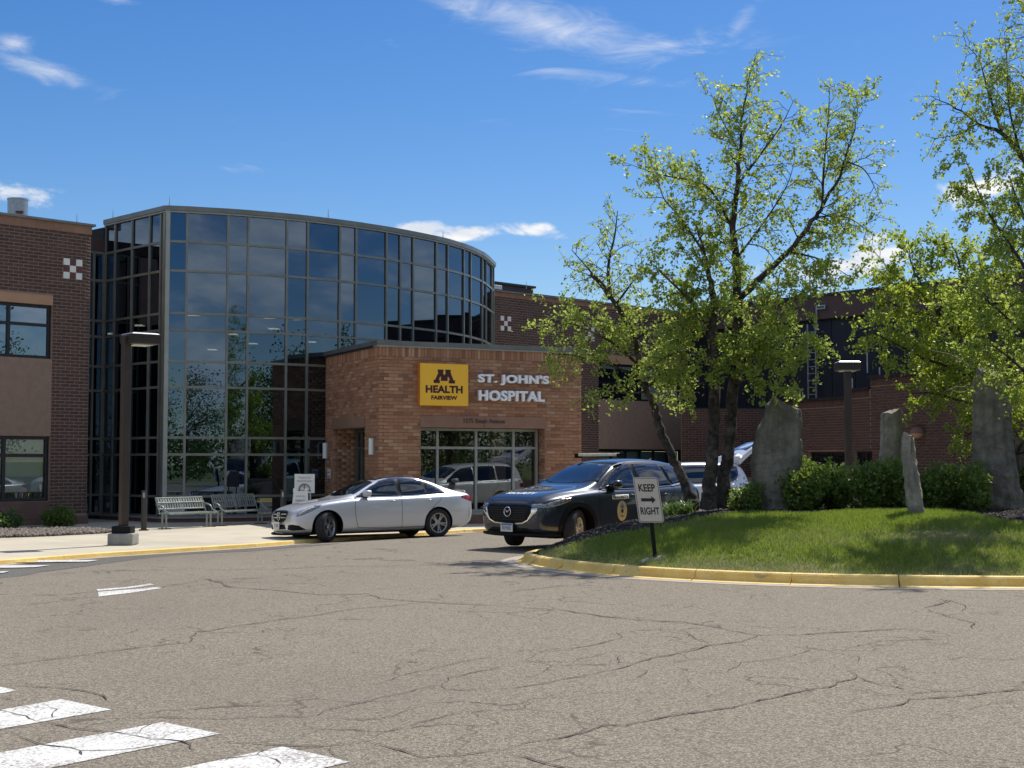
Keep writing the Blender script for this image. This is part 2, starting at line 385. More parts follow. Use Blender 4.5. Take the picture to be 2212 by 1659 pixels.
# ---------------------------------------------------------------- scene helpers
def tag(o, label=None, cat=None, group=None, kind=None):
    if label: o['label'] = label
    if cat: o['category'] = cat
    if group: o['group'] = group
    if kind: o['kind'] = kind
    return o
def thing(name, loc=(0, 0, 0), rotz=0.0, label=None, cat=None, group=None, kind=None, scale=1.0):
    o = bpy.data.objects.new(name, None); COL.objects.link(o)
    o.location = loc; o.rotation_euler = (0, 0, rotz); o.scale = (scale,) * 3
    o.empty_display_size = .2
    return tag(o, label, cat, group, kind)
class MB:
    """collects vertices and faces of one mesh object"""
    def __init__(s):
        s.v = []; s.f = []
    def add(s, vs, fs):
        k = len(s.v); s.v.extend([tuple(p) for p in vs]); s.f.extend([tuple(i + k for i in f) for f in fs]); return s
    def box(s, c, d, ax=None):
        ax = ax or ((1, 0, 0), (0, 1, 0), (0, 0, 1))
        X, Y, Z = (Vector(a) for a in ax); c = Vector(c)
        vs = [c + X * (i * d[0] / 2) + Y * (j * d[1] / 2) + Z * (k * d[2] / 2) for i in (-1, 1) for j in (-1, 1) for k in (-1, 1)]
        return s.add(vs, [(0, 1, 3, 2), (4, 6, 7, 5), (0, 4, 5, 1), (2, 3, 7, 6), (0, 2, 6, 4), (1, 5, 7, 3)])
    def tube(s, pts, r, n=8, caps=True):
        pts = [Vector(p) for p in pts]
        rs = r if isinstance(r, (list, tuple)) else [r] * len(pts)
        rings = []; ref = None
        for i, p in enumerate(pts):
            t = (pts[min(i + 1, len(pts) - 1)] - pts[max(i - 1, 0)]).normalized()
            if ref is None: ref = t.orthogonal().normalized()
            u = (ref - t * ref.dot(t))
            u = u.normalized() if u.length > 1e-6 else t.orthogonal().normalized()
            ref = u; w = t.cross(u)
            rings.append([p + (u * math.cos(2 * PI * k / n) + w * math.sin(2 * PI * k / n)) * rs[i] for k in range(n)])
        vs = [q for g in rings for q in g]; fs = []
        for i in range(len(pts) - 1):
            for k in range(n):
                a = i * n + k; b = i * n + (k + 1) % n
                fs.append((a, b, b + n, a + n))
        if caps:
            fs.append(tuple(range(n - 1, -1, -1))); fs.append(tuple(range(len(vs) - n, len(vs))))
        return s.add(vs, fs)
    def prism(s, poly, z0, z1):
        n = len(poly)
        vs = [(x, y, z0) for x, y in poly] + [(x, y, z1) for x, y in poly]
        fs = [tuple(range(n - 1, -1, -1)), tuple(range(n, 2 * n))] + [(i, (i + 1) % n, (i + 1) % n + n, i + n) for i in range(n)]
        return s.add(vs, fs)
    def build(s, name, mat, parent=None, smooth=False, local=False, kind=None, label=None, cat=None, group=None, bevel=0):
        me = bpy.data.meshes.new(name)
        vs = s.v
        if parent is not None and not local:
            L = parent_base(parent)
            vs = [(x - L[0], y - L[1], z - L[2]) for x, y, z in vs]
        me.from_pydata(vs, [], s.f); me.update()
        if smooth:
            me.shade_smooth()
        if mat: me.materials.append(mat)
        o = bpy.data.objects.new(name, me); COL.objects.link(o)
        if parent is not None: o.parent = parent
        if bevel:
            bv = o.modifiers.new('bevel', 'BEVEL'); bv.width = bevel; bv.segments = 2; bv.limit_method = 'ANGLE'
        return tag(o, label, cat, group, kind)
def parent_base(p):
    L = Vector((0, 0, 0))
    while p is not None:
        L += p.location; p = p.parent
    return L
def npmesh(name, V, F, mat, parent=None, kind=None, label=None, cat=None, group=None, smooth=False):
    """V (n,3) array, F (m,k) array"""
    me = bpy.data.meshes.new(name)
    if parent is not None:
        V = V - np.array(parent_base(parent))
    k = F.shape[1]
    me.vertices.add(len(V)); me.vertices.foreach_set('co', V.astype(np.float32).ravel())
    me.loops.add(F.size); me.loops.foreach_set('vertex_index', F.astype(np.int32).ravel())
    me.polygons.add(len(F))
    me.polygons.foreach_set('loop_start', np.arange(0, F.size, k, dtype=np.int32))
    me.polygons.foreach_set('loop_total', np.full(len(F), k, dtype=np.int32))
    me.update(calc_edges=True)
    if smooth: me.shade_smooth()
    me.materials.append(mat)
    o = bpy.data.objects.new(name, me); COL.objects.link(o)
    if parent is not None: o.parent = parent
    return tag(o, label, cat, group, kind)
def ray(px, py):
    """direction through a photo pixel (2212 x 1659), scaled so that y = 1"""
    u = (px - 1106) / FPX; v = -(py - 829.5) / FPX
    c, s_ = math.cos(PITCH), math.sin(PITCH)
    d = Vector((u, c - v * s_, s_ + v * c))
    return d / d.y
def at(px, py, Y):
    d = ray(px, py); return Vector((d.x * Y, Y, CAMZ + d.z * Y))
def lin(x, xs, ys):
    return float(np.interp(x, xs, ys))
_fonts = {}
def text_mesh(txt, h, bold=0.0, depth=.002, narrow=1.0, spacing=1.0):
    """letters in the x-y plane, cap height h, origin at the centre; returns verts, faces"""
    cu = bpy.data.curves.new('lettering', 'FONT'); cu.body = txt; cu.size = 1.0
    cu.offset = bold; cu.extrude = depth / 2 / (h / .72) if h else 0; cu.align_x = 'CENTER'; cu.space_character = spacing
    cu.resolution_u = 4
    o = bpy.data.objects.new('lettering', cu); COL.objects.link(o)
    dg = bpy.context.evaluated_depsgraph_get(); dg.update()
    me = bpy.data.meshes.new_from_object(o.evaluated_get(dg))
    V = np.array([tuple(v.co) for v in me.vertices]); F = [tuple(p.vertices) for p in me.polygons]
    bpy.data.objects.remove(o); bpy.data.curves.remove(cu); bpy.data.meshes.remove(me)
    s_ = h / .72
    V[:, 0] -= (V[:, 0].max() + V[:, 0].min()) / 2
    V[:, 1] -= (V[:, 1].max() + V[:, 1].min()) / 2
    V *= s_; V[:, 0] *= narrow
    return V, F
def place_text(name, txt, org, X, Y, h, mat, parent, width=None, bold=0.0, depth=.004, lift=.003, spacing=1.0, height_full=False, **kw):
    V, F = text_mesh(txt, h, bold, depth, 1.0, spacing)
    if width: V[:, 0] *= width / (V[:, 0].max() - V[:, 0].min())
    if height_full: V[:, 1] *= h / (V[:, 1].max() - V[:, 1].min())
    X = Vector(X).normalized(); Y = Vector(Y).normalized(); N = X.cross(Y)
    org = Vector(org)
    mb = MB(); mb.add([org + X * a + Y * b + N * (c + depth / 2 + lift) for a, b, c in V.tolist()], F)
    return mb.build(name, mat, parent, **kw)
# ---------------------------------------------------------------- ground shape
KERB = [(-22, 6), (-16, 16), (-9.68, 26.8), (-8.39, 29.0), (-5.87, 32.3), (-4.95, 34.0), (-3.09, 36.6), (-1.76, 38.5), (-1.17, 39.3), (-.3, 40.0), (1.5, 41.0), (4, 42.3), (9, 44.8), (16, 48.2)]
KA = np.array(KERB)
def kerb_d(x, y):
    """signed distance to the pavement kerb, positive on the road side (arrays)"""
    x = np.asarray(x, float); y = np.asarray(y, float)
    best = np.full(x.shape, 1e9); sg = np.ones(x.shape)
    for (ax, ay), (bx, by) in zip(KERB[:-1], KERB[1:]):
        dx, dy = bx - ax, by - ay; L2 = dx * dx + dy * dy
        t = np.clip(((x - ax) * dx + (y - ay) * dy) / L2, 0, 1)
        qx, qy = x - ax - t * dx, y - ay - t * dy
        d = np.hypot(qx, qy); s_ = np.where(qx * dy - qy * dx >= 0, 1.0, -1.0)
        m_ = d < best; best = np.where(m_, d, best); sg = np.where(m_, s_, sg)
    return best * sg
ZSW = -0.17
def zg(x, y):
    d = kerb_d(x, y)
    return np.where(d > 0, np.minimum(0, -.27 + .05 * d), -.27)
def hit(px, py, zf=None, guess=30.0):
    """point of the surface zf seen through a photo pixel"""
    d = ray(px, py)
    lo, hi = 4.0, 90.0
    f = lambda Y: CAMZ + d.z * Y - float((zf or zg)(d.x * Y, Y))
    Y = lo
    while Y < hi and f(Y) > 0: Y += .25
    a, b = Y - .25, Y
    for _ in range(30):
        m_ = (a + b) / 2
        if f(m_) > 0: a = m_
        else: b = m_
    return Vector((d.x * b, b, CAMZ + d.z * b))
zsw = lambda x, y: ZSW
# ---------------------------------------------------------------- far ground, road
mb = MB(); mb.add([(-600, -600, -.45), (600, -600, -.45), (600, 900, -.45), (-600, 900, -.45)], [(0, 1, 2, 3)])
mb.build('ground', M['soil'], kind='structure', label='open ground around the hospital site')
def grid_sheet(name, x0, x1, y0, y1, st, mat, zf, **kw):
    xs = np.arange(x0, x1 + st / 2, st); ys = np.arange(y0, y1 + st / 2, st)
    X, Y = np.meshgrid(xs, ys); Z = zf(X, Y)
    V = np.stack([X.ravel(), Y.ravel(), Z.ravel()], 1)
    nx, ny = len(xs), len(ys)
    i, j = np.meshgrid(np.arange(nx - 1), np.arange(ny - 1)); a = (j * nx + i).ravel()
    F = np.stack([a, a + 1, a + 1 + nx, a + nx], 1)
    return npmesh(name, V, F, mat, smooth=True, **kw)
grid_sheet('road', -34, 30, -30, 62, .5, M['asphalt'], zg, kind='structure', label='aged tan-grey asphalt drive with cracks')
def drape_poly(name, pts, mat, zf, lift=.004, step=.5, **kw):
    """flat patch (world xy polygon) laid on the ground surface"""
    P = np.array(pts); x0, y0 = P.min(0); x1, y1 = P.max(0)
    vs = [Vector(p) for p in pts]; n = len(vs)
    g = []
    for x in np.arange(x0 + step / 2, x1, step):
        for y in np.arange(y0 + step / 2, y1, step): g.append(Vector((x, y)))
    r = geometry.delaunay_2d_cdt(vs + g, [], [list(range(n))], 1, 1e-4)
    V = np.array([(v.x, v.y) for v in r[0]]); Z = zf(V[:, 0], V[:, 1]) + lift
    F = np.array([f for f in r[2]])
    A = V[F[:, 0]]; B = V[F[:, 1]]; C_ = V[F[:, 2]]
    cr = (B[:, 0] - A[:, 0]) * (C_[:, 1] - A[:, 1]) - (B[:, 1] - A[:, 1]) * (C_[:, 0] - A[:, 0])
    F[cr < 0] = F[cr < 0][:, ::-1]
    return npmesh(name, np.column_stack([V, Z]), F, mat, **kw)
# grey asphalt strip beside the pavement kerb
px_edge = [(-160, 1296), (-60, 1276), (0, 1262.6), (49, 1244), (89, 1236), (132, 1231), (298, 1208), (430, 1196), (548, 1191), (640, 1183), (705, 1177), (735, 1174)]
edge = [hit(*p) for p in px_edge]
kp = []
for (ax, ay), (bx, by) in zip(KERB[:-1], KERB[1:]):
    for t in np.arange(0, 1, .25):
        L = math.hypot(bx - ax, by - ay); kp.append((ax + (bx - ax) * t + .17 * (by - ay) / L, ay + (by - ay) * t - .17 * (bx - ax) / L))
kp = [p for p in kp if p[1] > edge[0].y - 1 and p[1] < edge[-1].y + .3]
drape_poly('road_patch', [(p.x, p.y) for p in edge] + kp[::-1], M['asphalt_new'], zg, .004, kind='structure', label='newer grey asphalt strip along the pavement')
# ---------------------------------------------------------------- pavement slab and its kerb
sw = [(x, y) for x, y in KERB] + [(22, 60), (22, 85), (-34, 85), (-34, 6)]
mb = MB(); mb.prism(sw, -.30, ZSW)
pav = mb.build('pavement', M['sidewalk'], kind='structure', label='pale concrete pavement in front of the hospital')
def sweep(pts, prof, i0=0, i1=None, closed=False):
    """profile points (outward offset, z above ground) along xy polyline; outward = right of travel"""
    P = np.array(pts); n = len(P)
    T = np.zeros_like(P)
    for i in range(n):
        a = P[(i - 1) % n] if (closed or i > 0) else P[i]; b = P[(i + 1) % n] if (closed or i < n - 1) else P[i]
        t = b - a; T[i] = t / np.hypot(*t)
    N = np.column_stack([T[:, 1], -T[:, 0]])
    return P, N
def sweep_mesh(P, N, prof, zf, mb):
    k = len(prof); vs = []; fs = []
    for p, n_ in zip(P, N):
        for o_, z in prof:
            q = p + n_ * o_; vs.append((q[0], q[1], float(zf(q[0], q[1])) + z))
    for i in range(len(P) - 1):
        for j in range(k - 1):
            a = i * k + j; fs.append((a, a + k, a + k + 1, a + 1))
    fs.append(tuple(range(k))); fs.append(tuple(range(len(vs) - 1, len(vs) - k - 1, -1)))
    mb.add(vs, fs)
def dens(pts, st):
    out = [pts[0]]
    for a, b in zip(pts[:-1], pts[1:]):
        L = math.hypot(b[0] - a[0], b[1] - a[1]); n = max(1, int(L / st))
        out += [(a[0] + (b[0] - a[0]) * i / n, a[1] + (b[1] - a[1]) * i / n) for i in range(1, n + 1)]
    return out
kerb_root = thing('pavement_kerb', (0, 0, 0), kind='structure', label='yellow painted kerb along the pavement')
kd = dens(KERB[1:], .5)
P, N = sweep(kd, None)
seg = 7
for i in range(0, len(P) - 1, seg):
    Pi, Ni = P[i:i + seg + 1].copy(), N[i:i + seg + 1]
    if len(Pi) < 2: break
    Pi[0] += (Pi[1] - Pi[0]) * .02
    mb = MB(); sweep_mesh(Pi, Ni, [(-.02, .096), (0, .106), (.06, .106), (.10, .092), (.125, .0), (.125, -.05)], lambda x, y: -.27, mb)
    mb.build('kerb_segment', M['yellow_kerb'], kerb_root, smooth=False)
mb = MB(); sweep_mesh(P, N, [(.12, -.27 + .27 + .02), (.42, .028)], lambda x, y: -.27, mb)
mb.build('gutter_pan', M['pan'], kerb_root)
# ---------------------------------------------------------------- planted island
def catmull(pts, n=5, closed=True):
    P = [np.array(p, float) for p in pts]; out = []
    m_ = len(P)
    for i in range(m_):
        p0, p1, p2, p3 = P[(i - 1) % m_], P[i], P[(i + 1) % m_], P[(i + 2) % m_]
        for k in range(n):
            t = k / n
            out.append(tuple(.5 * ((2 * p1) + (-p0 + p2) * t + (2 * p0 - 5 * p1 + 4 * p2 - p3) * t * t + (-p0 + 3 * p1 - 3 * p2 + p3) * t ** 3)))
    return out
ISL = [(.20, 24.0), (.36, 23.1), (.78, 22.1), (1.5, 21.05), (2.57, 20.1), (3.8, 19.45), (5.16, 19.08), (6.8, 18.88), (9, 18.85), (12, 19.2), (16, 20.2), (21, 23), (22, 28), (20, 33), (14, 34.5), (9, 33), (6, 30.8), (3.5, 28.3), (1.6, 26.45), (.6, 25.3)]
IO = catmull(ISL, 5)
IA = np.array(IO)
def poly_d(x, y, P=None):
    """signed distance to the island outline, positive inside"""
    P = IA if P is None else P
    x = np.asarray(x, float); y = np.asarray(y, float)
    best = np.full(x.shape, 1e9); ins = np.zeros(x.shape, bool)
    n = len(P)
    for i in range(n):
        ax, ay = P[i]; bx, by = P[(i + 1) % n]
        dx, dy = bx - ax, by - ay; L2 = dx * dx + dy * dy + 1e-12
        t = np.clip(((x - ax) * dx + (y - ay) * dy) / L2, 0, 1)
        best = np.minimum(best, np.hypot(x - ax - t * dx, y - ay - t * dy))
        c = (ay > y) != (by > y)
        xi = ax + (y - ay) * dx / (dy if abs(dy) > 1e-12 else 1e-12)
        ins ^= c & (x < xi)
    return np.where(ins, best, -best)
def zi(x, y):
    d = np.maximum(poly_d(x, y) - .15, 0)
    d = d * (1 + 1.3 * np.clip((np.asarray(y) - (22.5 + .35 * np.asarray(x))) / 2.5, 0, 1))
    return .135 + .70 * (1 - np.exp(-(d / 2.1) ** 1.35)) + .03 * np.sin(np.asarray(x) * 1.3) * np.sin(np.asarray(y) * 1.1 + 1) * np.minimum(d, 1)
ik = thing('island_kerb', (0, 0, 0), kind='structure', label='yellow painted kerb round the planted island')
P, N = sweep(IO, None, closed=True)
brk = list(range(0, len(IO), 5))
z0 = lambda x, y: 0.0
for a in range(0, len(brk)):
    i0 = brk[a]; idx = [(i0 + k) % len(IO) for k in range(6)]
    Pi = P[idx].copy(); Ni = N[idx]
    Pi[0] += (Pi[1] - Pi[0]) * .045
    mb = MB(); sweep_mesh(Pi, Ni, [(-.16, .10), (-.155, .135), (-.13, .150), (-.06, .152), (-.022, .142), (-.004, .120), (.008, .05), (.022, .028), (.06, .018), (.13, .008)], z0, mb)
    mb.build('kerb_segment', M['yellow_kerb'], ik, smooth=False)
idx = list(range(len(IO))) + [0]
mb = MB(); sweep_mesh(P[idx], N[idx], [(.12, -.05), (.12, .006), (.40, .005), (.40, -.05)], z0, mb)
mb.build('gutter_pan', M['pan'], ik)
lawn_poly = [(p[0] - n_[0] * .15, p[1] - n_[1] * .15) for p, n_ in zip(P, N)]
# turf / mulch border, read from the photo
mul = [hit(px, py, zi) for px, py in ((1163, 1192), (1180, 1190), (1238, 1172), (1290, 1163), (1345, 1150), (1400, 1140), (1470, 1130), (1500, 1120), (1560, 1114), (1640, 1107), (1700, 1110), (1760, 1112), (1850, 1106), (1960, 1103), (2040, 1104), (2100, 1112), (2160, 1124), (2212, 1134), (2300, 1145))]
mulx = np.array([p.x for p in mul]); muly = np.array([p.y for p in mul])
o_ = np.argsort(mulx); mulx = mulx[o_]; muly = muly[o_]
def is_mulch(x, y):
    lim = np.interp(x, mulx, muly)
    lim = np.where(np.asarray(x) < mulx[0], -1, lim)
    return np.asarray(y) > lim + .12 * np.sin(np.asarray(x) * 5.3) * .5
def island_surface():
    pts = [Vector(p) for p in lawn_poly]; n = len(pts); g = []
    for x in np.arange(0, 22, .3):
        for y in np.arange(18.5, 35, .3): g.append(Vector((x + .05 * math.sin(y * 7), y)))
    r = geometry.delaunay_2d_cdt(pts + g, [], [list(range(n))], 1, 1e-4)
    V = np.array([(v.x, v.y) for v in r[0]]); F = np.array(list(r[2]))
    A = V[F[:, 0]]; B = V[F[:, 1]]; C_ = V[F[:, 2]]
    cr = (B[:, 0] - A[:, 0]) * (C_[:, 1] - A[:, 1]) - (B[:, 1] - A[:, 1]) * (C_[:, 0] - A[:, 0])
    F[cr < 0] = F[cr < 0][:, ::-1]
    V3 = np.column_stack([V, zi(V[:, 0], V[:, 1])])
    c = V[F].mean(1); mk = is_mulch(c[:, 0], c[:, 1])
    npmesh('lawn', V3, F[~mk], M['soil'], kind='structure', label='grassy mound of the island', smooth=True)
    npmesh('mulch_bed', V3, F[mk], M['mulch'], kind='structure', label='dark mulch bed on the island crest', smooth=True)
island_surface()
# ---------------------------------------------------------------- painted markings
def marking(name, pts, **kw):
    q = [hit(*p) for p in pts]
    return drape_poly(name, [(p.x, p.y) for p in q], M['road_paint'], zg, .004 if q[0].y < 20 else .018, .25, **kw)
cw = thing('crosswalk', (0, 0, 0), kind='structure', label='white zebra crossing bars at the lower left')
def stripe(pts, parent):
    o = marking('crosswalk_stripe', pts); o.parent = parent; return o
stripe([(-60, 1503), (-60, 1478), (0, 1484.3), (35, 1492.3), (0, 1499.5)], cw)
stripe([(131.4, 1511.4), (240.6, 1533.7), (0, 1576), (-120, 1598), (-120, 1559), (0, 1535)], cw)
stripe([(352, 1561), (476, 1586), (230, 1635), (0, 1683), (-150, 1712), (-150, 1655), (0, 1627)], cw)
stripe([(610, 1614), (757, 1647), (700, 1660), (560, 1690), (300, 1745), (170, 1705), (400, 1659)], cw)
cw2 = thing('crosswalk', (0, 0, 0), kind='structure', label='white crossing bars beside the pavement kerb at left')
stripe([(-160, 1213.5), (0, 1212), (213, 1211.6), (190, 1215), (0, 1217.5), (-160, 1219)], cw2)
stripe([(-160, 1226.5), (0, 1223.3), (109, 1222.9), (75, 1227.3), (0, 1228.8), (-160, 1232)], cw2)
stripe([(-160, 1242), (0, 1236.4), (20, 1235.8), (8, 1239.5), (-160, 1248)], cw2)
ar = thing('lane_marking', (0, 0, 0), kind='structure', label='faded white arrow marking on the drive')
for pts in ([(211.6, 1279), (213.3, 1289), (280, 1281.3), (350.5, 1270.7), (337.3, 1269), (270, 1274.5)], [(208, 1273.5), (211.6, 1277.2), (280, 1271), (333, 1263.5), (324, 1261.3), (270, 1269)]):
    o = marking('arrow_bar', pts); o.parent = ar
# ---------------------------------------------------------------- cracks
r7 = lambda x, y: ((x / 1.106) / 1.8228, (2000 + y / 1.106) / 1.8228)
r6 = lambda x, y: ((2000 + x / 1.0886) / 1.8228, (2000 + y / 1.0886) / 1.8228)
CR = [
 (r7, 1.0, [(0, 388), (300, 378), (450, 362), (700, 348), (900, 312), (1000, 345), (1200, 360), (1400, 380), (1600, 375), (1650, 395), (1850, 412), (2212, 430)]),
 (r7, 1.0, [(-60, 697), (0, 690), (280, 655), (560, 615), (830, 585), (825, 565), (850, 545), (1000, 520), (1200, 490), (1400, 465), (1550, 440), (1750, 425), (1850, 412)]),
 (r7, 1.0, [(0, 776), (110, 777), (250, 785), (400, 805), (460, 830), (485, 852)]),
 (r7, .7, [(485, 925), (700, 912), (900, 920), (1150, 912), (1380, 910), (1500, 865), (1700, 820), (1930, 765), (1940, 790), (2050, 795), (2212, 785)]),
 (r7, .6, [(1610, 775), (1750, 730), (1950, 685), (2100, 655), (2212, 655)]),
 (r7, .7, [(1380, 910), (1520, 922), (1650, 920), (1750, 890), (1850, 860)]),
 (r7, 1.0, [(960, 1020), (1200, 1035), (1450, 1035), (1600, 1015), (1700, 1045), (1850, 1090), (2000, 1080), (2212, 1055)]),
 (r7, 1.0, [(-60, 860), (0, 885), (160, 930), (270, 950), (430, 975), (560, 990), (800, 1020), (850, 1065)]),
 (r7, 1.1, [(50, 975), (180, 1035), (350, 1060), (360, 1080), (350, 1060), (600, 1050), (800, 1020)]),
 (r7, .8, [(160, 930), (230, 915), (250, 880), (200, 860)]),
 (r7, .8, [(-20, 825), (40, 832), (70, 845)]),
 (r7, .9, [(200, 290), (400, 275), (600, 275), (850, 268), (950, 272), (1200, 268), (1450, 255), (1700, 255), (2212, 240)]),
 (r7, .7, [(1600, 1015), (1750, 960), (1950, 905), (2100, 880)]),
 (r7, .9, [(1120, 1080), (1200, 1100), (1215, 1133)]),
 (r7, .8, [(1930, 765), (1950, 740), (2050, 720), (2200, 688)]),
 (r7, .6, [(900, 312), (1000, 330), (1100, 312)]),
 (r7, .7, [(830, 1133), (900, 1100), (1120, 1080), (1150, 1060), (1450, 1035), (1460, 1080), (1530, 1112)]),
 (r7, .7, [(560, 990), (620, 965), (760, 905)]), (r7, .6, [(740, 885), (1100, 862), (1350, 855)]),
 (r7, .7, [(1850, 1090), (1700, 1125), (1650, 1140)]),
 (r6, 1.3, [(0, 425), (200, 435), (400, 465), (600, 485), (750, 490), (900, 515), (1070, 547), (1250, 545), (1400, 535), (1600, 525), (1750, 518)]),
 (r6, 1.0, [(0, 780), (240, 735), (480, 690), (620, 645), (750, 620), (870, 590), (1000, 575), (1070, 547)]),
 (r6, 1.1, [(0, 1035), (100, 1005), (250, 985), (410, 935), (500, 935), (620, 910), (750, 885), (900, 865), (1050, 835), (1200, 800), (1380, 770), (1410, 750), (1500, 725), (1600, 760), (1700, 780), (1820, 800)]),
 (r6, 1.1, [(1455, 880), (1580, 860), (1690, 845), (1720, 822), (1850, 815), (2050, 795), (2212, 780), (2300, 770)]),
 (r6, .6, [(1380, 770), (1550, 790), (1720, 822)]),
 (r6, 1.3, [(0, 1060), (120, 1085), (240, 1115), (330, 1120)]),
 (r6, 1.1, [(1790, 430), (1880, 465), (2000, 495), (1990, 520)]), (r6, 1.1, [(1790, 430), (1900, 395)]),
 (r6, 1.4, [(1455, 700), (1500, 725)]), (r6, 1.4, [(1490, 635), (1500, 660)]), (r6, 1.2, [(1450, 678), (1480, 690)]),
 (r6, .8, [(0, 612), (270, 605), (400, 580), (490, 550), (470, 525)]),
 (r6, .8, [(500, 630), (470, 650), (490, 682)]), (r6, .8, [(270, 665), (300, 650), (440, 622)]),
 (r6, .6, [(920, 712), (1000, 665), (1200, 640), (1300, 610), (1260, 585)]),
 (r6, .9, [(2070, 868), (2140, 885), (2170, 910)]), (r6, .6, [(1640, 700), (1750, 740), (1900, 760)]),
 (r6, .9, [(0, 662), (140, 660), (260, 660)]), (r6, .6, [(640, 655), (730, 660), (900, 640), (1010, 638)]),
 (r6, .9, [(410, 935), (420, 915), (380, 898)]), (r6, .7, [(660, 505), (655, 525), (780, 545), (880, 590)]),
 (r6, .7, [(1130, 686), (1310, 684)]), (r6, .6, [(1690, 555), (1850, 575), (1950, 605)]), (r6, .8, [(690, 442), (780, 425), (800, 408)]),
 (r6, .8, [(1850, 410), (1890, 395), (1960, 420), (1950, 445)]), (r6, .6, [(1420, 620), (1460, 600), (1600, 570), (1900, 560)]),
 (r6, .7, [(550, 680), (600, 702), (560, 725), (620, 742)]), (r6, .9, [(0, 360), (240, 335), (290, 337)]),
 (r6, .6, [(2212, 640), (2100, 655), (1950, 640), (1850, 655)]), (r6, .6, [(820, 1010), (840, 1040), (900, 1090)]),
]
rc = random.Random(5)
cm = MB()
for fn, w, pts in CR:
    q = [hit(*fn(*p)) for p in pts]
    L = []
    for a, b in zip(q[:-1], q[1:]):
        d = (b - a).length; n = max(2, int(d / .10))
        nx, ny = -(b.y - a.y) / d, (b.x - a.x) / d
        off = 0
        for i in range(n):
            t = i / n; off = off * .75 + rc.uniform(-.018, .018)
            k = math.sin(PI * t)
            L.append((a.x + (b.x - a.x) * t + nx * off * (.3 + k), a.y + (b.y - a.y) * t + ny * off * (.3 + k)))
    L.append((q[-1].x, q[-1].y))
    vs = []; fs = []
    n = len(L)
    for i, (x, y) in enumerate(L):
        a = L[max(0, i - 1)]; b = L[min(n - 1, i + 1)]
        d = math.hypot(b[0] - a[0], b[1] - a[1]) or 1; nx, ny = -(b[1] - a[1]) / d, (b[0] - a[0]) / d
        across = abs(b[0] - a[0]) / d
        tap = min(1, (i + .4) / 3, (n - i - .6) / 3)
        hw = (.0040 + .0052 * across) * w * rc.uniform(.3, 1.4) * max(.15, tap) * (1 + max(0, y - 11) * .06)
        for s_ in (1, -1):
            X_, Y_ = x + nx * hw * s_, y + ny * hw * s_; vs.append((X_, Y_, 0))
    Z = zg([v[0] for v in vs], [v[1] for v in vs])
    vs = [(v[0], v[1], float(z) + (.0075 if v[1] < 19 else .013)) for v, z in zip(vs, Z)]
    for i in range(n - 1):
        fs.append((2 * i, 2 * i + 1, 2 * i + 3, 2 * i + 2))
    cm.add(vs, fs)
cm.build('road_cracks', M['crack'], kind='stuff', label='dark wandering cracks in the asphalt', cat='cracks')
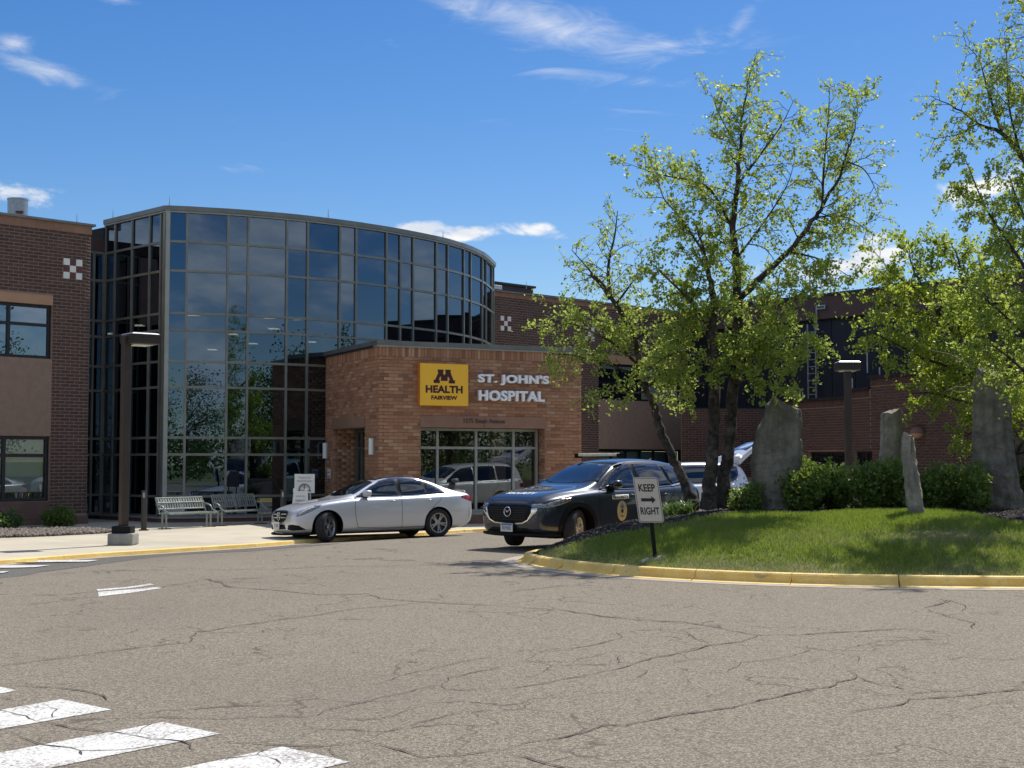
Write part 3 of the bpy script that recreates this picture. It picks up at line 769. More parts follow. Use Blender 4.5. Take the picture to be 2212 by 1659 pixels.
# ---------------------------------------------------------------- wall tools
S2 = math.sqrt(.5)
BL, BH, JT = .3048, .1016, .012
_brick_mesh = {}
def brick_mesh(L, H, D, mat):
    k = (round(L, 4), round(H, 4), D, mat.name)
    if k not in _brick_mesh:
        me = bpy.data.meshes.new('brick')
        a, b = L / 2, H / 2
        e = .004
        vs = [(-a, 0, -b), (a, 0, -b), (a, 0, b), (-a, 0, b), (-a + e, -D, -b + e), (a - e, -D, -b + e), (a - e, -D, b - e), (-a + e, -D, b - e)]
        me.from_pydata(vs, [], [(4, 5, 6, 7), (0, 1, 5, 4), (1, 2, 6, 5), (2, 3, 7, 6), (3, 0, 4, 7)]); me.materials.append(mat)
        _brick_mesh[k] = me
    return _brick_mesh[k]
class Wall:
    """vertical plane; s runs along the wall, to the viewer's right, o is distance out of it"""
    def __init__(w, p0, d):
        w.p = Vector((p0[0], p0[1])); w.d = Vector(d).normalized(); w.n = Vector((w.d.y, -w.d.x))
    def P(w, s, z, o=0.0):
        q = w.p + w.d * s + w.n * o
        return Vector((q.x, q.y, z))
    def sz(w, px, py=900.0, o=0.0):
        r = ray(px, py); q = w.p + w.n * o
        Y = (q.x * w.n.x + q.y * w.n.y) / (r.x * w.n.x + w.n.y)
        x, y = r.x * Y, Y
        return (x - w.p.x) * w.d.x + (y - w.p.y) * w.d.y, CAMZ + r.z * Y
    def s(w, px, o=0.0): return w.sz(px, 900, o)[0]
    def z(w, px, py, o=0.0): return w.sz(px, py, o)[1]
    def ax(w): return ((w.d.x, w.d.y, 0), (w.n.x, w.n.y, 0), (0, 0, 1))
    def box(w, mb, s0, s1, z0, z1, o0, o1):
        mb.box(w.P((s0 + s1) / 2, (z0 + z1) / 2, (o0 + o1) / 2), (abs(s1 - s0), abs(o1 - o0), abs(z1 - z0)), w.ax())
    def part(w, name, s0, s1, z0, z1, o0, o1, mat, parent, **kw):
        mb = MB(); w.box(mb, s0, s1, z0, z1, o0, o1); return mb.build(name, mat, parent, **kw)
    def holed(w, name, s0, s1, z0, z1, holes, o0, o1, mat, parent, **kw):
        S = sorted({s0, s1} | {min(max(v, s0), s1) for h in holes for v in h[:2]})
        Z = sorted({z0, z1} | {min(max(v, z0), z1) for h in holes for v in h[2:4]})
        mb = MB()
        for a, b in zip(S[:-1], S[1:]):
            run = None
            for c, e in zip(Z[:-1], Z[1:]):
                m1, m2 = (a + b) / 2, (c + e) / 2
                inside = any(h[0] < m1 < h[1] and h[2] < m2 < h[3] for h in holes)
                if not inside: w.box(mb, a, b, c, e, o0, o1)
        return mb.build(name, mat, parent, **kw)
    def bricks(w, s0, s1, z0, z1, holes, mat, parent, L=BL, H=BH, D=.010, n_single=300, top=None, o=0.0, irregular=False, soldier=False, J=None):
        JT = J or globals()['JT']
        rnd = random.Random(int(abs(s0 * 97 + z1 * 31)))
        rects = []
        top = z1 if top is None else top
        n = 0
        zc = top
        while zc - H > z0 - 1e-3:
            za, zb = zc - H + JT / 2, zc - JT / 2
            zc -= H; n += 1
            zm = (za + zb) / 2
            if zm > z1: continue
            iv = [(s0, s1)]
            for h in holes:
                if h[2] < zm < h[3]:
                    nv = []
                    for a, b in iv:
                        if h[1] <= a or h[0] >= b: nv.append((a, b)); continue
                        if h[0] > a: nv.append((a, h[0]))
                        if h[1] < b: nv.append((h[1], b))
                    iv = nv
            for a, b in iv:
                ph = (n % 2) * L / 2 if not soldier else 0
                k = math.floor((a - ph) / L)
                s_ = k * L + ph
                while s_ < b:
                    x0, x1 = max(s_, a) + JT / 2, min(s_ + L, b) - JT / 2
                    if x1 - x0 > .03: rects.append((x0, x1, za, zb))
                    s_ += L
        full = []
        for i, (x0, x1, za, zb) in enumerate(rects):
            if abs((x1 - x0) - (L - JT)) < 1e-3:
                c = w.P((x0 + x1) / 2, (za + zb) / 2)
                if abs(c.x / c.y) < .37 and c.z < 9: full.append((c.y, i))
        full.sort(); single = {i for _, i in full[:n_single]}
        ang = math.atan2(w.d.y, w.d.x)
        base = parent_base(parent)
        me = brick_mesh(L - JT, H - JT, D, mat)
        V = []; F = []
        for i, (x0, x1, za, zb) in enumerate(rects):
            if i in single:
                b = bpy.data.objects.new('brick', me); COL.objects.link(b); b.parent = parent
                b.location = w.P((x0 + x1) / 2, (za + zb) / 2, o + rnd.uniform(-.0015, .0015)) - base; b.rotation_euler = (0, 0, ang)
                continue
            k = len(V); e = .004; dd = D + rnd.uniform(-.0015, .0015)
            for (a, c) in ((x0, za), (x1, za), (x1, zb), (x0, zb)): V.append(w.P(a, c, o))
            for (a, c) in ((x0 + e, za + e), (x1 - e, za + e), (x1 - e, zb - e), (x0 + e, zb - e)): V.append(w.P(a, c, o + dd))
            for f in ((4, 5, 6, 7), (0, 1, 5, 4), (1, 2, 6, 5), (2, 3, 7, 6), (3, 0, 4, 7)): F.append([q + k for q in f])
        if V: npmesh('brickwork', np.array([tuple(v) for v in V]), np.array(F), mat, parent, kind='stuff')
def sc(x, y): return x / 1.8228, y / 1.8228                # source pixel -> 2212-wide pixel
def window(w, s0, s1, z0, z1, vs, hs, o, parent, frame, glass, fw=.07, fd=.08, name='window', jitter=0.0, blind=None):
    """framed window as a part with frame bars and panes below it"""
    mb = MB()
    w.box(mb, s0, s1, z1 - fw, z1, o - fd, o); w.box(mb, s0, s1, z0, z0 + fw, o - fd, o)
    w.box(mb, s0, s0 + fw, z0 + fw, z1 - fw, o - fd, o); w.box(mb, s1 - fw, s1, z0 + fw, z1 - fw, o - fd, o)
    root = mb.build(name, frame, parent)
    V = [s0 + fw] + sorted(vs) + [s1 - fw]; Hh = [z0 + fw] + sorted(hs) + [z1 - fw]
    for v in vs:
        m_ = MB(); w.box(m_, v - fw / 2, v + fw / 2, z0 + fw, z1 - fw, o - fd + .006, o - .004); m_.build('mullion', frame, root)
    for h in hs:
        m_ = MB()
        for a, b in zip(V[:-1], V[1:]):
            a2 = a if a == V[0] else a + fw / 2; b2 = b if b == V[-1] else b - fw / 2
            w.box(m_, a2, b2, h - fw / 2, h + fw / 2, o - fd + .008, o - .008)
        m_.build('transom', frame, root)
    for a, b in zip(V[:-1], V[1:]):
        for c, e in zip(Hh[:-1], Hh[1:]):
            pane(w, a, b, c, e, o - fd * .55, root, glass, jitter)
    return root
_rp = random.Random(11)
def pane(w, a, b, c, e, o, parent, glass, jitter=0.0):
    ts, tz = _rp.gauss(0, jitter), _rp.gauss(0, jitter)
    def oo(s_, z_): return o + ts * (s_ - (a + b) / 2) + tz * (z_ - (c + e) / 2)
    mb = MB(); mb.add([w.P(a, c, oo(a, c)), w.P(b, c, oo(b, c)), w.P(b, e, oo(b, e)), w.P(a, e, oo(a, e))], [(0, 1, 2, 3)])
    return mb.build('pane', glass, parent)
def tiles(w, s0, z1, parent, o=.0):
    """3 x 3 chequer of glazed tiles, each two courses square"""
    q = 2 * BH
    for i in range(3):
        for j in range(3):
            white = (i + j) % 2 == 0
            w.part('white_tile' if white else 'maroon_tile', s0 + i * q + .004, s0 + (i + 1) * q - .004, z1 - (j + 1) * q + .004, z1 - j * q - .004, o, o + (.022 if white else .012), M['white_tile' if white else 'red_tile'], parent)
    return (s0 - .002, s0 + 3 * q + .002, z1 - 3 * q - .002, z1 + .002)
# ================================================================ left brick wing
WL = Wall(((190 - 1106) / FPX * 42.8, 42.8), (S2, S2))
LB = thing('brick_building', (WL.p.x, WL.p.y, ZSW), label='dark brown brick wing at the left edge with black-framed windows and tan panels', cat='building')
zr = WL.z(190, 484)
cz1 = WL.z(*sc(4, 700 + 300 / 2.074)); cz0 = WL.z(*sc(4, 700 + 377 / 2.074))
SE = WL.s(109.5)
hd1 = WL.z(*sc(201, 1164.6)); hd0 = WL.z(*sc(201, 1202.5)); uw0 = WL.z(*sc(196, 1413.6)); lw1 = WL.z(*sc(194, 1718)); lw0 = WL.z(*sc(186, 1973))
bs1 = WL.z(*sc(300, 2031)); SL = -18.0
th = tiles(WL, WL.s(238.7 / 1.8228), WL.z(*sc(238.7, 1014.5)), LB, .0)
holesL = [(SL - 1, SE, lw0, lw1), (SL - 1, SE, uw0, hd0)]
WL.holed('backing_wall', SL, 0, ZSW, zr - .12, holesL, -.3, 0, M['mortar_dark'], LB)
WL.bricks(SL, 0, bs1, cz0, [(SL - 1, SE, -1, hd1), th], M['brick_dark'], LB, J=.022, top=th[3] - .002 + BH * 40)
# side return at the corner, facing the glass link
WS = Wall(WL.P(0, 0).xy, (-S2, S2)); 
WS2 = Wall(WL.P(0, 0).xy, (S2, -S2))
mb = MB(); WL.box(mb, SL, -.02, ZSW, zr - .13, -14, -2.7); mb.build('building_body', M['brown_clad'], LB)
mb = MB(); WL.box(mb, -.3, -.02, ZSW, zr - .13, -2.7, -.301); mb.build('side_wall', M['mortar_dark'], LB)
mb = MB(); WL.box(mb, SL, -.31, zr - .4, zr - .2, -2.69, -.301); mb.build('roof', M['inside'], LB)
WL.part('coping_band', SL, .012, cz0, cz1, 0, .03, M['tan_stone'], LB)
for k in range(22):
    a = -k * .61
    WL.part('coping_stone', a - .605 + .012, a + .004, cz0 + .006, cz1 - .006, .03, .036, M['tan_stone'], LB)
WL.part('roof_cap', SL, .10, cz1 + .02, zr, -.5, .10, M['black_frame'], LB)
WL.part('cap_drip_edge', SL, .10, cz1 - .02, cz1 + .045, -.2, .115, M['metal_cap'], LB)
WL.part('header_panel', SL, SE, hd0, hd1, -.05, .02, M['tan_panel'], LB)
pm = WL.z(*sc(198, 1560))
for a in range(4):
    s1_ = SE - a * 3.05
    WL.part('spandrel_panel', s1_ - 3.04, s1_ - .008, pm + .012, uw0, -.12, -.01, M['tan_panel'], LB)
    WL.part('spandrel_panel', s1_ - 3.04, s1_ - .008, lw1, pm - .012, -.12, -.01, M['tan_panel'], LB)
WL.part('sill_panel', SL, SE, bs1 - .05, lw0 - .01, -.1, .015, M['base_stone'], LB)
WL.part('base_course', SL, .03, ZSW, bs1 - .06, -.1, .06, M['base_stone'], LB)
WL.part('base_course', SE, .03, bs1 - .06, bs1, -.1, .045, M['base_stone'], LB)
vm = WL.s(34 / 1.8228); vmd = WL.s(25 / 1.8228)
hm = WL.z(*sc(34, 1269)); hml = WL.z(*sc(25, 1793)); hbl = WL.z(*sc(100, 1937))
window(WL, SE - 6.1, SE, uw0, hd0, [vm, vm - 1.55, vm - 3.1], [hm], -.10, LB, M['black_frame'], M['glass_blue'], .09, .1, jitter=.003)
wl = window(WL, SE - 6.1, SE, lw0, lw1, [vmd, vmd - 1.55, vmd - 3.1], [hml], -.10, LB, M['black_frame'], M['glass_clear'], .10, .1, jitter=.003)
WL.part('blind', SE - 6.0, SE - .1, hbl, lw1 - .1, -.26, -.25, M['blind'], wl)
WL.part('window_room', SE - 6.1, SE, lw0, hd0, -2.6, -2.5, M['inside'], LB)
for px_, c in ((76, 0), (98, 1)):
    cs, cz_ = WL.sz(*sc(px_, 1962))
    mb = MB(); q = WL.P(cs, lw0 + .11, -.22); mb.tube([q, q + Vector((0, 0, .15))], .045, 10)
    mb.build('cup', M['white_sign'], None, label=['pale cup on the lower window sill, left of a pair', 'white cup on the lower window sill, right of a pair'][c], cat='cup', group='cups on the window sill')
# ================================================================ glass atrium
HT = [(355, 559), (488, 552), (616, 541.5), (731, 528), (832, 513), (940, 492), (1000, 475), (1040, 457), (1065, 434)]
CP = [((p - 1106) / FPX * 24382 / h, 24382 / h) for p, h in HT]
e0 = (2 * CP[0][0] - CP[1][0], CP[0][1] - .15); e1_ = (2 * CP[-1][0] - CP[-2][0] - .1, 2 * CP[-1][1] - CP[-2][1])
full = [e0] + CP + [e1_]
dense = []
for i in range(1, len(full) - 2):
    p0, p1, p2, p3 = [np.array(full[j]) for j in (i - 1, i, i + 1, i + 2)]
    for k in range(12):
        t = k / 12; dense.append(.5 * ((2 * p1) + (-p0 + p2) * t + (2 * p0 - 5 * p1 + 4 * p2 - p3) * t * t + (-p0 + 3 * p1 - 3 * p2 + p3) * t ** 3))
dense.append(np.array(CP[-1])); dense = np.array(dense)
dpx = 1106 + FPX * dense[:, 0] / dense[:, 1]
def plan(px): return (float(np.interp(px, dpx, dense[:, 0])), float(np.interp(px, dpx, dense[:, 1])))
VP = [357, 399, 488, 532, 616, 661, 731, 766, 832, 862, 890, 940, 965, 1000, 1015, 1040, 1048.5, 1061, 1065]
AP = [plan(p) for p in VP]
ROWS = [.01, .62, 1.91, 2.43, 3.99, 4.78, 5.75, 6.27, 7.59, 8.50, 9.46]; ATOP = 9.60
AT = thing('glass_atrium', (AP[0][0], AP[0][1], ZSW), label='tall curved curtain wall of blue reflective glass in grey mullions', cat='glass building')
corner = Vector(plan(352)); 
LW = Wall(corner, (-S2, S2)); LW.d = Vector((S2, -S2)); LW.n = Vector((-S2, -S2))     # left facet, s negative away from the corner
def curtain(pts, rows, parent, glass, mull, mw=.072, md=.13, top=None, tilt=.0028):
    for i, p in enumerate(pts):
        a = Vector(pts[max(0, i - 1)]); b = Vector(pts[min(len(pts) - 1, i + 1)])
        w = Wall(p, b - a)
        mb = MB(); w.box(mb, -mw / 2, mw / 2, rows[0], rows[-1], -md * .6, md * .4); mb.build('mullion', mull, parent)
    for r, z in enumerate(rows):
        mb = MB()
        for a, b in zip(pts[:-1], pts[1:]):
            w = Wall(a, Vector(b) - Vector(a)); L = (Vector(b) - Vector(a)).length
            hh = .037 if r else .05
            w.box(mb, mw / 2 - .01, L - mw / 2 + .01, z - hh, z + hh, -md * .5, md * .3)
        mb.build('transom', mull, parent)
    for a, b in zip(pts[:-1], pts[1:]):
        w = Wall(a, Vector(b) - Vector(a)); L = (Vector(b) - Vector(a)).length
        for c, e in zip(rows[:-1], rows[1:]):
            pane(w, 0, L, c, e, 0, parent, glass, tilt)
curtain(AP, ROWS, AT, M['glass'], M['mullion'])
LF = [LW.P(LW.s(p), 0).xy for p in (223.5, 244.6, 281.7, 320, 344)]
curtain([tuple(p) for p in LF], ROWS, AT, M['glass'], M['mullion'])
LKW = Wall(LF[0], (S2, S2))
LK = [LKW.P(LKW.s(p), 0).xy for p in (150, 175, 197, 218.2)]
LK2 = [tuple(p) for p in LK] + [tuple(LF[0])]
curtain(LK2, ROWS[:-1], AT, M['glass'], M['mullion'])
LKW.part('parapet_panel', -4, 0, 8.55, LKW.z(205, 516), -.3, .02, M['brown_clad'], AT)
# wide corner post of the atrium
CWL = Wall(corner, (S2, -S2)); CWR = Wall(corner, Vector(AP[0]) - corner)
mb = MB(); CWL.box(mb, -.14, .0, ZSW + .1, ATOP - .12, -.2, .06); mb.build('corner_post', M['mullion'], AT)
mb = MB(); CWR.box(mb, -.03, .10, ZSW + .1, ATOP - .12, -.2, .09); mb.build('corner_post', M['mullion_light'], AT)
# roof cap, base ledge and plinth following the plan
cap = [tuple(LF[0])] + [tuple(corner)] + AP
def offs(pts, d):
    out = []
    for i, p in enumerate(pts):
        a = Vector(pts[max(0, i - 1)]); b = Vector(pts[min(len(pts) - 1, i + 1)]); t = (b - a).normalized()
        out.append((p[0] + t.y * d, p[1] - t.x * d))
    return out
back = [(-1.2, 63), (-14, 63), (-20, 53)]
def ring(name, z0, z1, d0, d1, mat, pts=None):
    pts = pts or cap; A = offs(pts, d1); B = offs(pts, d0)
    mb = MB()
    for i in range(len(pts) - 1):
        q = [A[i], A[i + 1], B[i + 1], B[i]]
        mb.prism([(x, y) for x, y in q], z0, z1)
    return mb.build(name, mat, AT)
ring('roof_cap', ATOP - .15, ATOP, -.4, .12, M['metal_cap'])
ring('roof_cap', ATOP - .20, ATOP - .155, -.3, .085, M['mullion_light'])
ring('base_ledge', -.05, .0, -.2, .16, M['concrete'])
ring('plinth', ZSW - .05, -.052, -.2, .09, M['base_stone'])
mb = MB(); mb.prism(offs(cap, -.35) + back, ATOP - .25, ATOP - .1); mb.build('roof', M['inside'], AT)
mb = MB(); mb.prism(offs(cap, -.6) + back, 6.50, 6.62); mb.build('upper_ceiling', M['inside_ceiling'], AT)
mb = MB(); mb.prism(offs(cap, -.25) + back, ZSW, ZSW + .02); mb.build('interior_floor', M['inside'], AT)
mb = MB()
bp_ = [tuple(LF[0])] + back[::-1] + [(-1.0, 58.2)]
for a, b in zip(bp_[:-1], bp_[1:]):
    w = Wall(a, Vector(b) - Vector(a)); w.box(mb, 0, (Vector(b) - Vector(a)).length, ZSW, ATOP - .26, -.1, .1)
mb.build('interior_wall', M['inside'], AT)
c3 = lambda x, y: sc(600 + x / 2.074, 750 + y / 2.074)
for (x, y) in [(325, 1015), (655, 1173), (490, 1300), (950, 1038), (990, 1128), (820, 1250), (1190, 1050), (1297, 1236), (1130 - 1244, 1205 - 104), (900 - 1244, 1272 - 104)]:
    px, py = c3(x, y); Y = (6.49 - CAMZ) * FPX / (1000 - py); q = at(px, py, Y)
    mb = MB(); mb.box(q, (.36, .55, .02)); mb.build('ceiling_light', M['fixture'], AT)
# ================================================================ brick entrance pavilion
E1 = Vector((.903, .43)).normalized(); E2 = Vector((-E1.y, E1.x))
WE = Wall((-3.89, 41.4), E1)
EN = thing('entrance_pavilion', (-3.89, 41.4, ZSW), label='low tan brick entrance block carrying the hospital name, in front of the glass', cat='building')
ET = 5.23; EB = ET - .15
LE = WE.s(1255.5)
WF = Wall(Vector((-3.89, 41.4)) + E2 * 7.2, -E2)               # left face, s=7.2 at the front corner
fs = lambda t: 7.2 - t
o1 = (WE.s(909.5), WE.s(1177), .10, 2.70)
o2 = (fs(4.22), fs(1.2), ZSW, 2.72)
sol = .2945 + .01
for w, a, b, holes in ((WE, 0, LE, [o1]), (WF, 0, 7.2, [o2])):
    w.holed('backing_wall', a if w is WE else 0, b, ZSW, EB, holes, -.30, 0 if w is WE else 0, M['mortar_tan'], EN)
WE.bricks(.0, LE, ZSW, EB - sol, [(o1[0] - .01, o1[1] + .01, .0, 3.06), (0, LE, -1, .05)], M['brick_tan'], EN, top=EB - sol)
WF.bricks(0, 7.2, ZSW, EB - sol, [(o2[0] - .05, o2[1] + .02, -1, 3.08)], M['brick_tan'], EN, top=EB - sol)
WE.bricks(0, LE, EB - sol, EB, [], M['brick_tan'], EN, L=.1016 * 1.0, H=sol, top=EB, n_single=70, soldier=True)
WF.bricks(0, 7.2, EB - sol, EB, [], M['brick_tan'], EN, L=.1016, H=sol, top=EB, n_single=70, soldier=True)
WE.part('lintel', o1[0] - .02, (o1[0] + o1[1]) / 2 - .006, 2.70, 3.05, -.25, .022, M['tan_stone'], EN)
WE.part('lintel', (o1[0] + o1[1]) / 2 + .006, o1[1] + .02, 2.70, 3.05, -.25, .022, M['tan_stone'], EN)
WF.part('lintel', o2[0] - .06, (o2[0] + o2[1]) / 2 - .006, 2.72, 3.06, -.25, .022, M['tan_stone'], EN)
WF.part('lintel', (o2[0] + o2[1]) / 2 + .006, o2[1] + .02, 2.72, 3.06, -.25, .022, M['tan_stone'], EN)
WE.part('window_plinth', 0, LE, ZSW, .045, -.2, .025, M['base_stone'], EN)
WE.part('window_ledge', o1[0], o1[1], .10, .17, -.5, .05, M['concrete'], EN)
for s_j in (o1[0] - .03, o1[1] + .03): WE.part('movement_joint', s_j - .006, s_j + .006, .06, EB - sol, 0, .0125, M['tan_stone'], EN)
# brick lined reveals
for s_, sg in ((o1[1], 1), (o1[0], -1)):
    w = Wall(WE.P(s_, 0, -.48).xy, -E2) if sg < 0 else Wall(WE.P(s_, 0, 0).xy, E2)
    mb = MB(); WE.box(mb, s_ if sg > 0 else s_ - .1, s_ + .1 if sg > 0 else s_, .17, 2.70, -.55, -.302); mb.build('reveal_wall', M['mortar_tan'], EN)
wr_ = Wall(WE.P(o1[1], 0, 0).xy, E2)
wr_.n = -E1; wr_.bricks(0.0, .5, .17, 2.69, [], M['brick_tan'], EN, n_single=0, D=.006)
mb = MB(); WE.box(mb, o1[0], o1[1], 2.70, 2.80, -.55, -.26); mb.build('reveal_head', M['mortar_tan'], EN)
s_r = WE.s(1161, -.42)
window(WE, o1[0] - .25, s_r, .17, 2.69, [WE.s(945.5, -.4), WE.s(1029, -.4), WE.s(1109.6, -.4)], [WE.z(1029, 967.7, -.4)], -.40, EN, M['mullion_light'], M['glass_clear'], .075, .12, jitter=.001)
# vestibule interior behind the front window
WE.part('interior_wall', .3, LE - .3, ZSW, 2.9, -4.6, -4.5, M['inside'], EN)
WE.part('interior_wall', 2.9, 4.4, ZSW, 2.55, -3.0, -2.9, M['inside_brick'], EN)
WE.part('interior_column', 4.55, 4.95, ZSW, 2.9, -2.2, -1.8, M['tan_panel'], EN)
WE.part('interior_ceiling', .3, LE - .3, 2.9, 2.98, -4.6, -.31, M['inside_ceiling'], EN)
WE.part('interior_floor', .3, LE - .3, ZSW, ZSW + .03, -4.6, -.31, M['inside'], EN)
for px_, py_ in (((1600 + 515 / 3.687), (1650 + 243 / 3.687)), ((1600 + 868 / 3.687), (1650 + 207 / 3.687))):
    px_, py_ = sc(px_, py_); Y = (2.88 - CAMZ) * FPX / (1000 - py_); q = at(px_, py_, Y)
    mb = MB(); mb.box(q, (.3, .5, .02)); mb.build('ceiling_light', M['fixture'], EN)
wd = window(WF, o2[0] + .05, o2[1] - .02, ZSW, 2.70, [(o2[0] + o2[1]) / 2, o2[0] + .55], [2.12], -.75, EN, M['metal_cap'], M['glass_clear'], .07, .09, name='entrance_door')
mb = MB(); WF.box(mb, o2[0] - .1, o2[0], ZSW, 2.72, -.9, -.302); WF.box(mb, o2[1], o2[1] + .1, ZSW, 2.72, -.9, -.302); WF.box(mb, o2[0], o2[1], 2.72, 2.82, -.9, -.26)
mb.build('reveal_wall', M['mortar_tan'], EN)
wl_ = Wall(WF.P(o2[0], 0, 0).xy, E1); wl_.d = Vector(E1); wl_.n = -E2
wl_.bricks(.0, .8, ZSW, 2.70, [], M['brick_tan'], EN, n_single=0, D=.006)
# rear walls, roof, metal cap
q = lambda s_, o_: WE.P(s_, 0, o_).xy
mb = MB(); pts = [q(.05, -.31), q(LE - .02, -.31), q(LE - .02, -7.0), q(.05, -7.0)]; mb.prism([tuple(p) for p in pts], EB - .3, EB - .12); mb.build('roof', M['inside'], EN)
WE.part('side_wall', LE - .3, LE, ZSW, EB, -7.2, -.302, M['mortar_tan'], EN)
mb = MB(); pts = [q(-.10, .10), q(LE + .10, .10), q(LE + .1, -.35), q(-.10, -.35)]; mb.prism([tuple(p) for p in pts], EB + .02, ET); mb.build('roof_cap', M['metal_cap'], EN)
mb = MB(); pts = [q(-.10, -.352), q(.35, -.352), q(.35, -7.1), q(-.10, -7.1)]; mb.prism([tuple(p) for p in pts], EB + .02, ET); mb.build('roof_cap', M['metal_cap'], EN)
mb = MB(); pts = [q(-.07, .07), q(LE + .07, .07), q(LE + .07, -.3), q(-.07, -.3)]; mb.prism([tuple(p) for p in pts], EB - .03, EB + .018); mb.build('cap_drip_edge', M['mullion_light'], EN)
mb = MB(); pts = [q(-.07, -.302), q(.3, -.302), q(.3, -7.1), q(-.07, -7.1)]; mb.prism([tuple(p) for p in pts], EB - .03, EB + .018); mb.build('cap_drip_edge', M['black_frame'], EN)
# wall sconces
for i, (px_, ya, yb) in enumerate(((703, 957, 990), (802.7, 947, 982))):
    s_, za = WF.sz(px_, ya, .06); zb = WF.z(px_, yb, .06)
    sr = thing('wall_sconce', WF.P(s_, (za + zb) / 2, 0), label=['white wall sconce on the far side of the recessed entrance door', 'white wall sconce beside the front corner of the brick pavilion'][i], cat='wall light', group='sconces flanking the entrance')
    WF.part('back_plate', s_ - .11, s_ + .11, zb - .03, za + .03, .011, .03, M['galv'], sr)
    mb = MB(); q0 = WF.P(s_, zb, .075); mb.tube([q0, q0 + Vector((0, 0, za - zb))], .075, 12); mb.build('diffuser', M['lamp_glow'], sr, smooth=False)
s_, za = WF.sz(*sc(1200 + 180 / 1.8433, 1300 + 1008 / 1.8433)); zb = WF.z(*sc(1200 + 180 / 1.8433, 1300 + 1075 / 1.8433))
nt = thing('wall_notice', WF.P(s_, zb, 0), label='small white notice fixed to the brick beside the entrance door', cat='notice')
WF.part('notice_board', s_ - .15, s_ + .15, zb, za, .011, .03, M['white_sign'], nt)
for k in range(3):
    place_text('notice_text', ['PLEASE', 'NO SMOKING', 'ON CAMPUS'][k], WF.P(s_, za - .1 - k * .15, .031), WF.ax()[0], (0, 0, 1), .05, M['grey_print'], nt, width=.22)
# gold health-system sign
sg0, zt_ = WE.sz(906.4, 783, .18); sg1, _ = WE.sz(1012.3, 800, .18); zb_ = WE.z(906.4, 876.5, .18)
SG = thing('logo_sign', WE.P((sg0 + sg1) / 2, zb_, 0), label='square gold illuminated sign with a maroon block letter M and health system name', cat='sign')
WE.part('sign_cabinet', sg0, sg1, zb_, zt_, .02, .18, M['yellow_edge'], SG)
WE.part('sign_face', sg0 + .02, sg1 - .02, zb_ + .02, zt_ - .02, .181, .187, M['yellow_sign'], SG)
c4 = lambda x, y: WE.sz(*sc(1600 + x / 3.16, 1380 + y / 3.16), .19)
XA = WE.ax()[0]
def sgtext(name, t, x0, x1, y0, y1, bold, par, mat, depth=.004):
    bold = .045
    a, zt0 = c4(x0, (y0)); b, zb0 = c4(x1, y1); zt1 = c4(x1, y0)[1]; _, zb1 = c4(x0, y1)
    mx_ = (a + b) / 2; zm_ = (c4((x0 + x1) / 2, (y0 + y1) / 2)[1])
    return place_text(name, t, WE.P(mx_, zm_, .188), XA, (0, 0, 1), abs((zt1 + zt0) / 2 - (zb0 + zb1) / 2), mat, par, width=b - a, bold=bold, depth=depth, lift=.0, height_full=True)
sgtext('sign_lettering', 'HEALTH', 240, 702, 436, 530, .022, SG, M['maroon'])
sgtext('sign_lettering', 'FAIRVIEW', 310, 634, 562, 614, .022, SG, M['maroon'])
# block letter M
xa, zt0 = c4(340, 238); xb, zb0 = c4(605, 408)
m_h = c4(470, 238)[1] - c4(470, 408)[1]; m_w = xb - xa; mz0 = c4(470, 408)[1]; mx0 = xa
Mo = [(0, 0), (.29, 0), (.29, .24), (.245, .24), (.30, .47), (.345, .47), (.335, .17), (.65, .17), (.655, .47), (.70, .47), (.765, .24), (.71, .24), (.71, 0), (1, 0), (1, .24), (.93, .24), (.80, .78), (.80, 1), (.545, 1), (.545, .78), (.575, .78), (.5, .58), (.425, .78), (.455, .78), (.455, 1), (.19, 1), (.19, .78), (.22, .78), (.07, .24), (0, .24)]
vs = [Vector(p).to_3d() for p in Mo]
tri = geometry.tessellate_polygon([vs])
mb = MB(); mb.add([WE.P(mx0 + p[0] * m_w, mz0 + p[1] * m_h, .191) for p in Mo], [tuple(t) for t in tri])
for i in range(len(Mo)):
    a, b = Mo[i], Mo[(i + 1) % len(Mo)]
    mb.add([WE.P(mx0 + p[0] * m_w, mz0 + p[1] * m_h, o_) for p, o_ in ((a, .188), (b, .188), (b, .191), (a, .191))], [(0, 1, 2, 3)])
mb.build('block_letter', M['maroon'], SG)
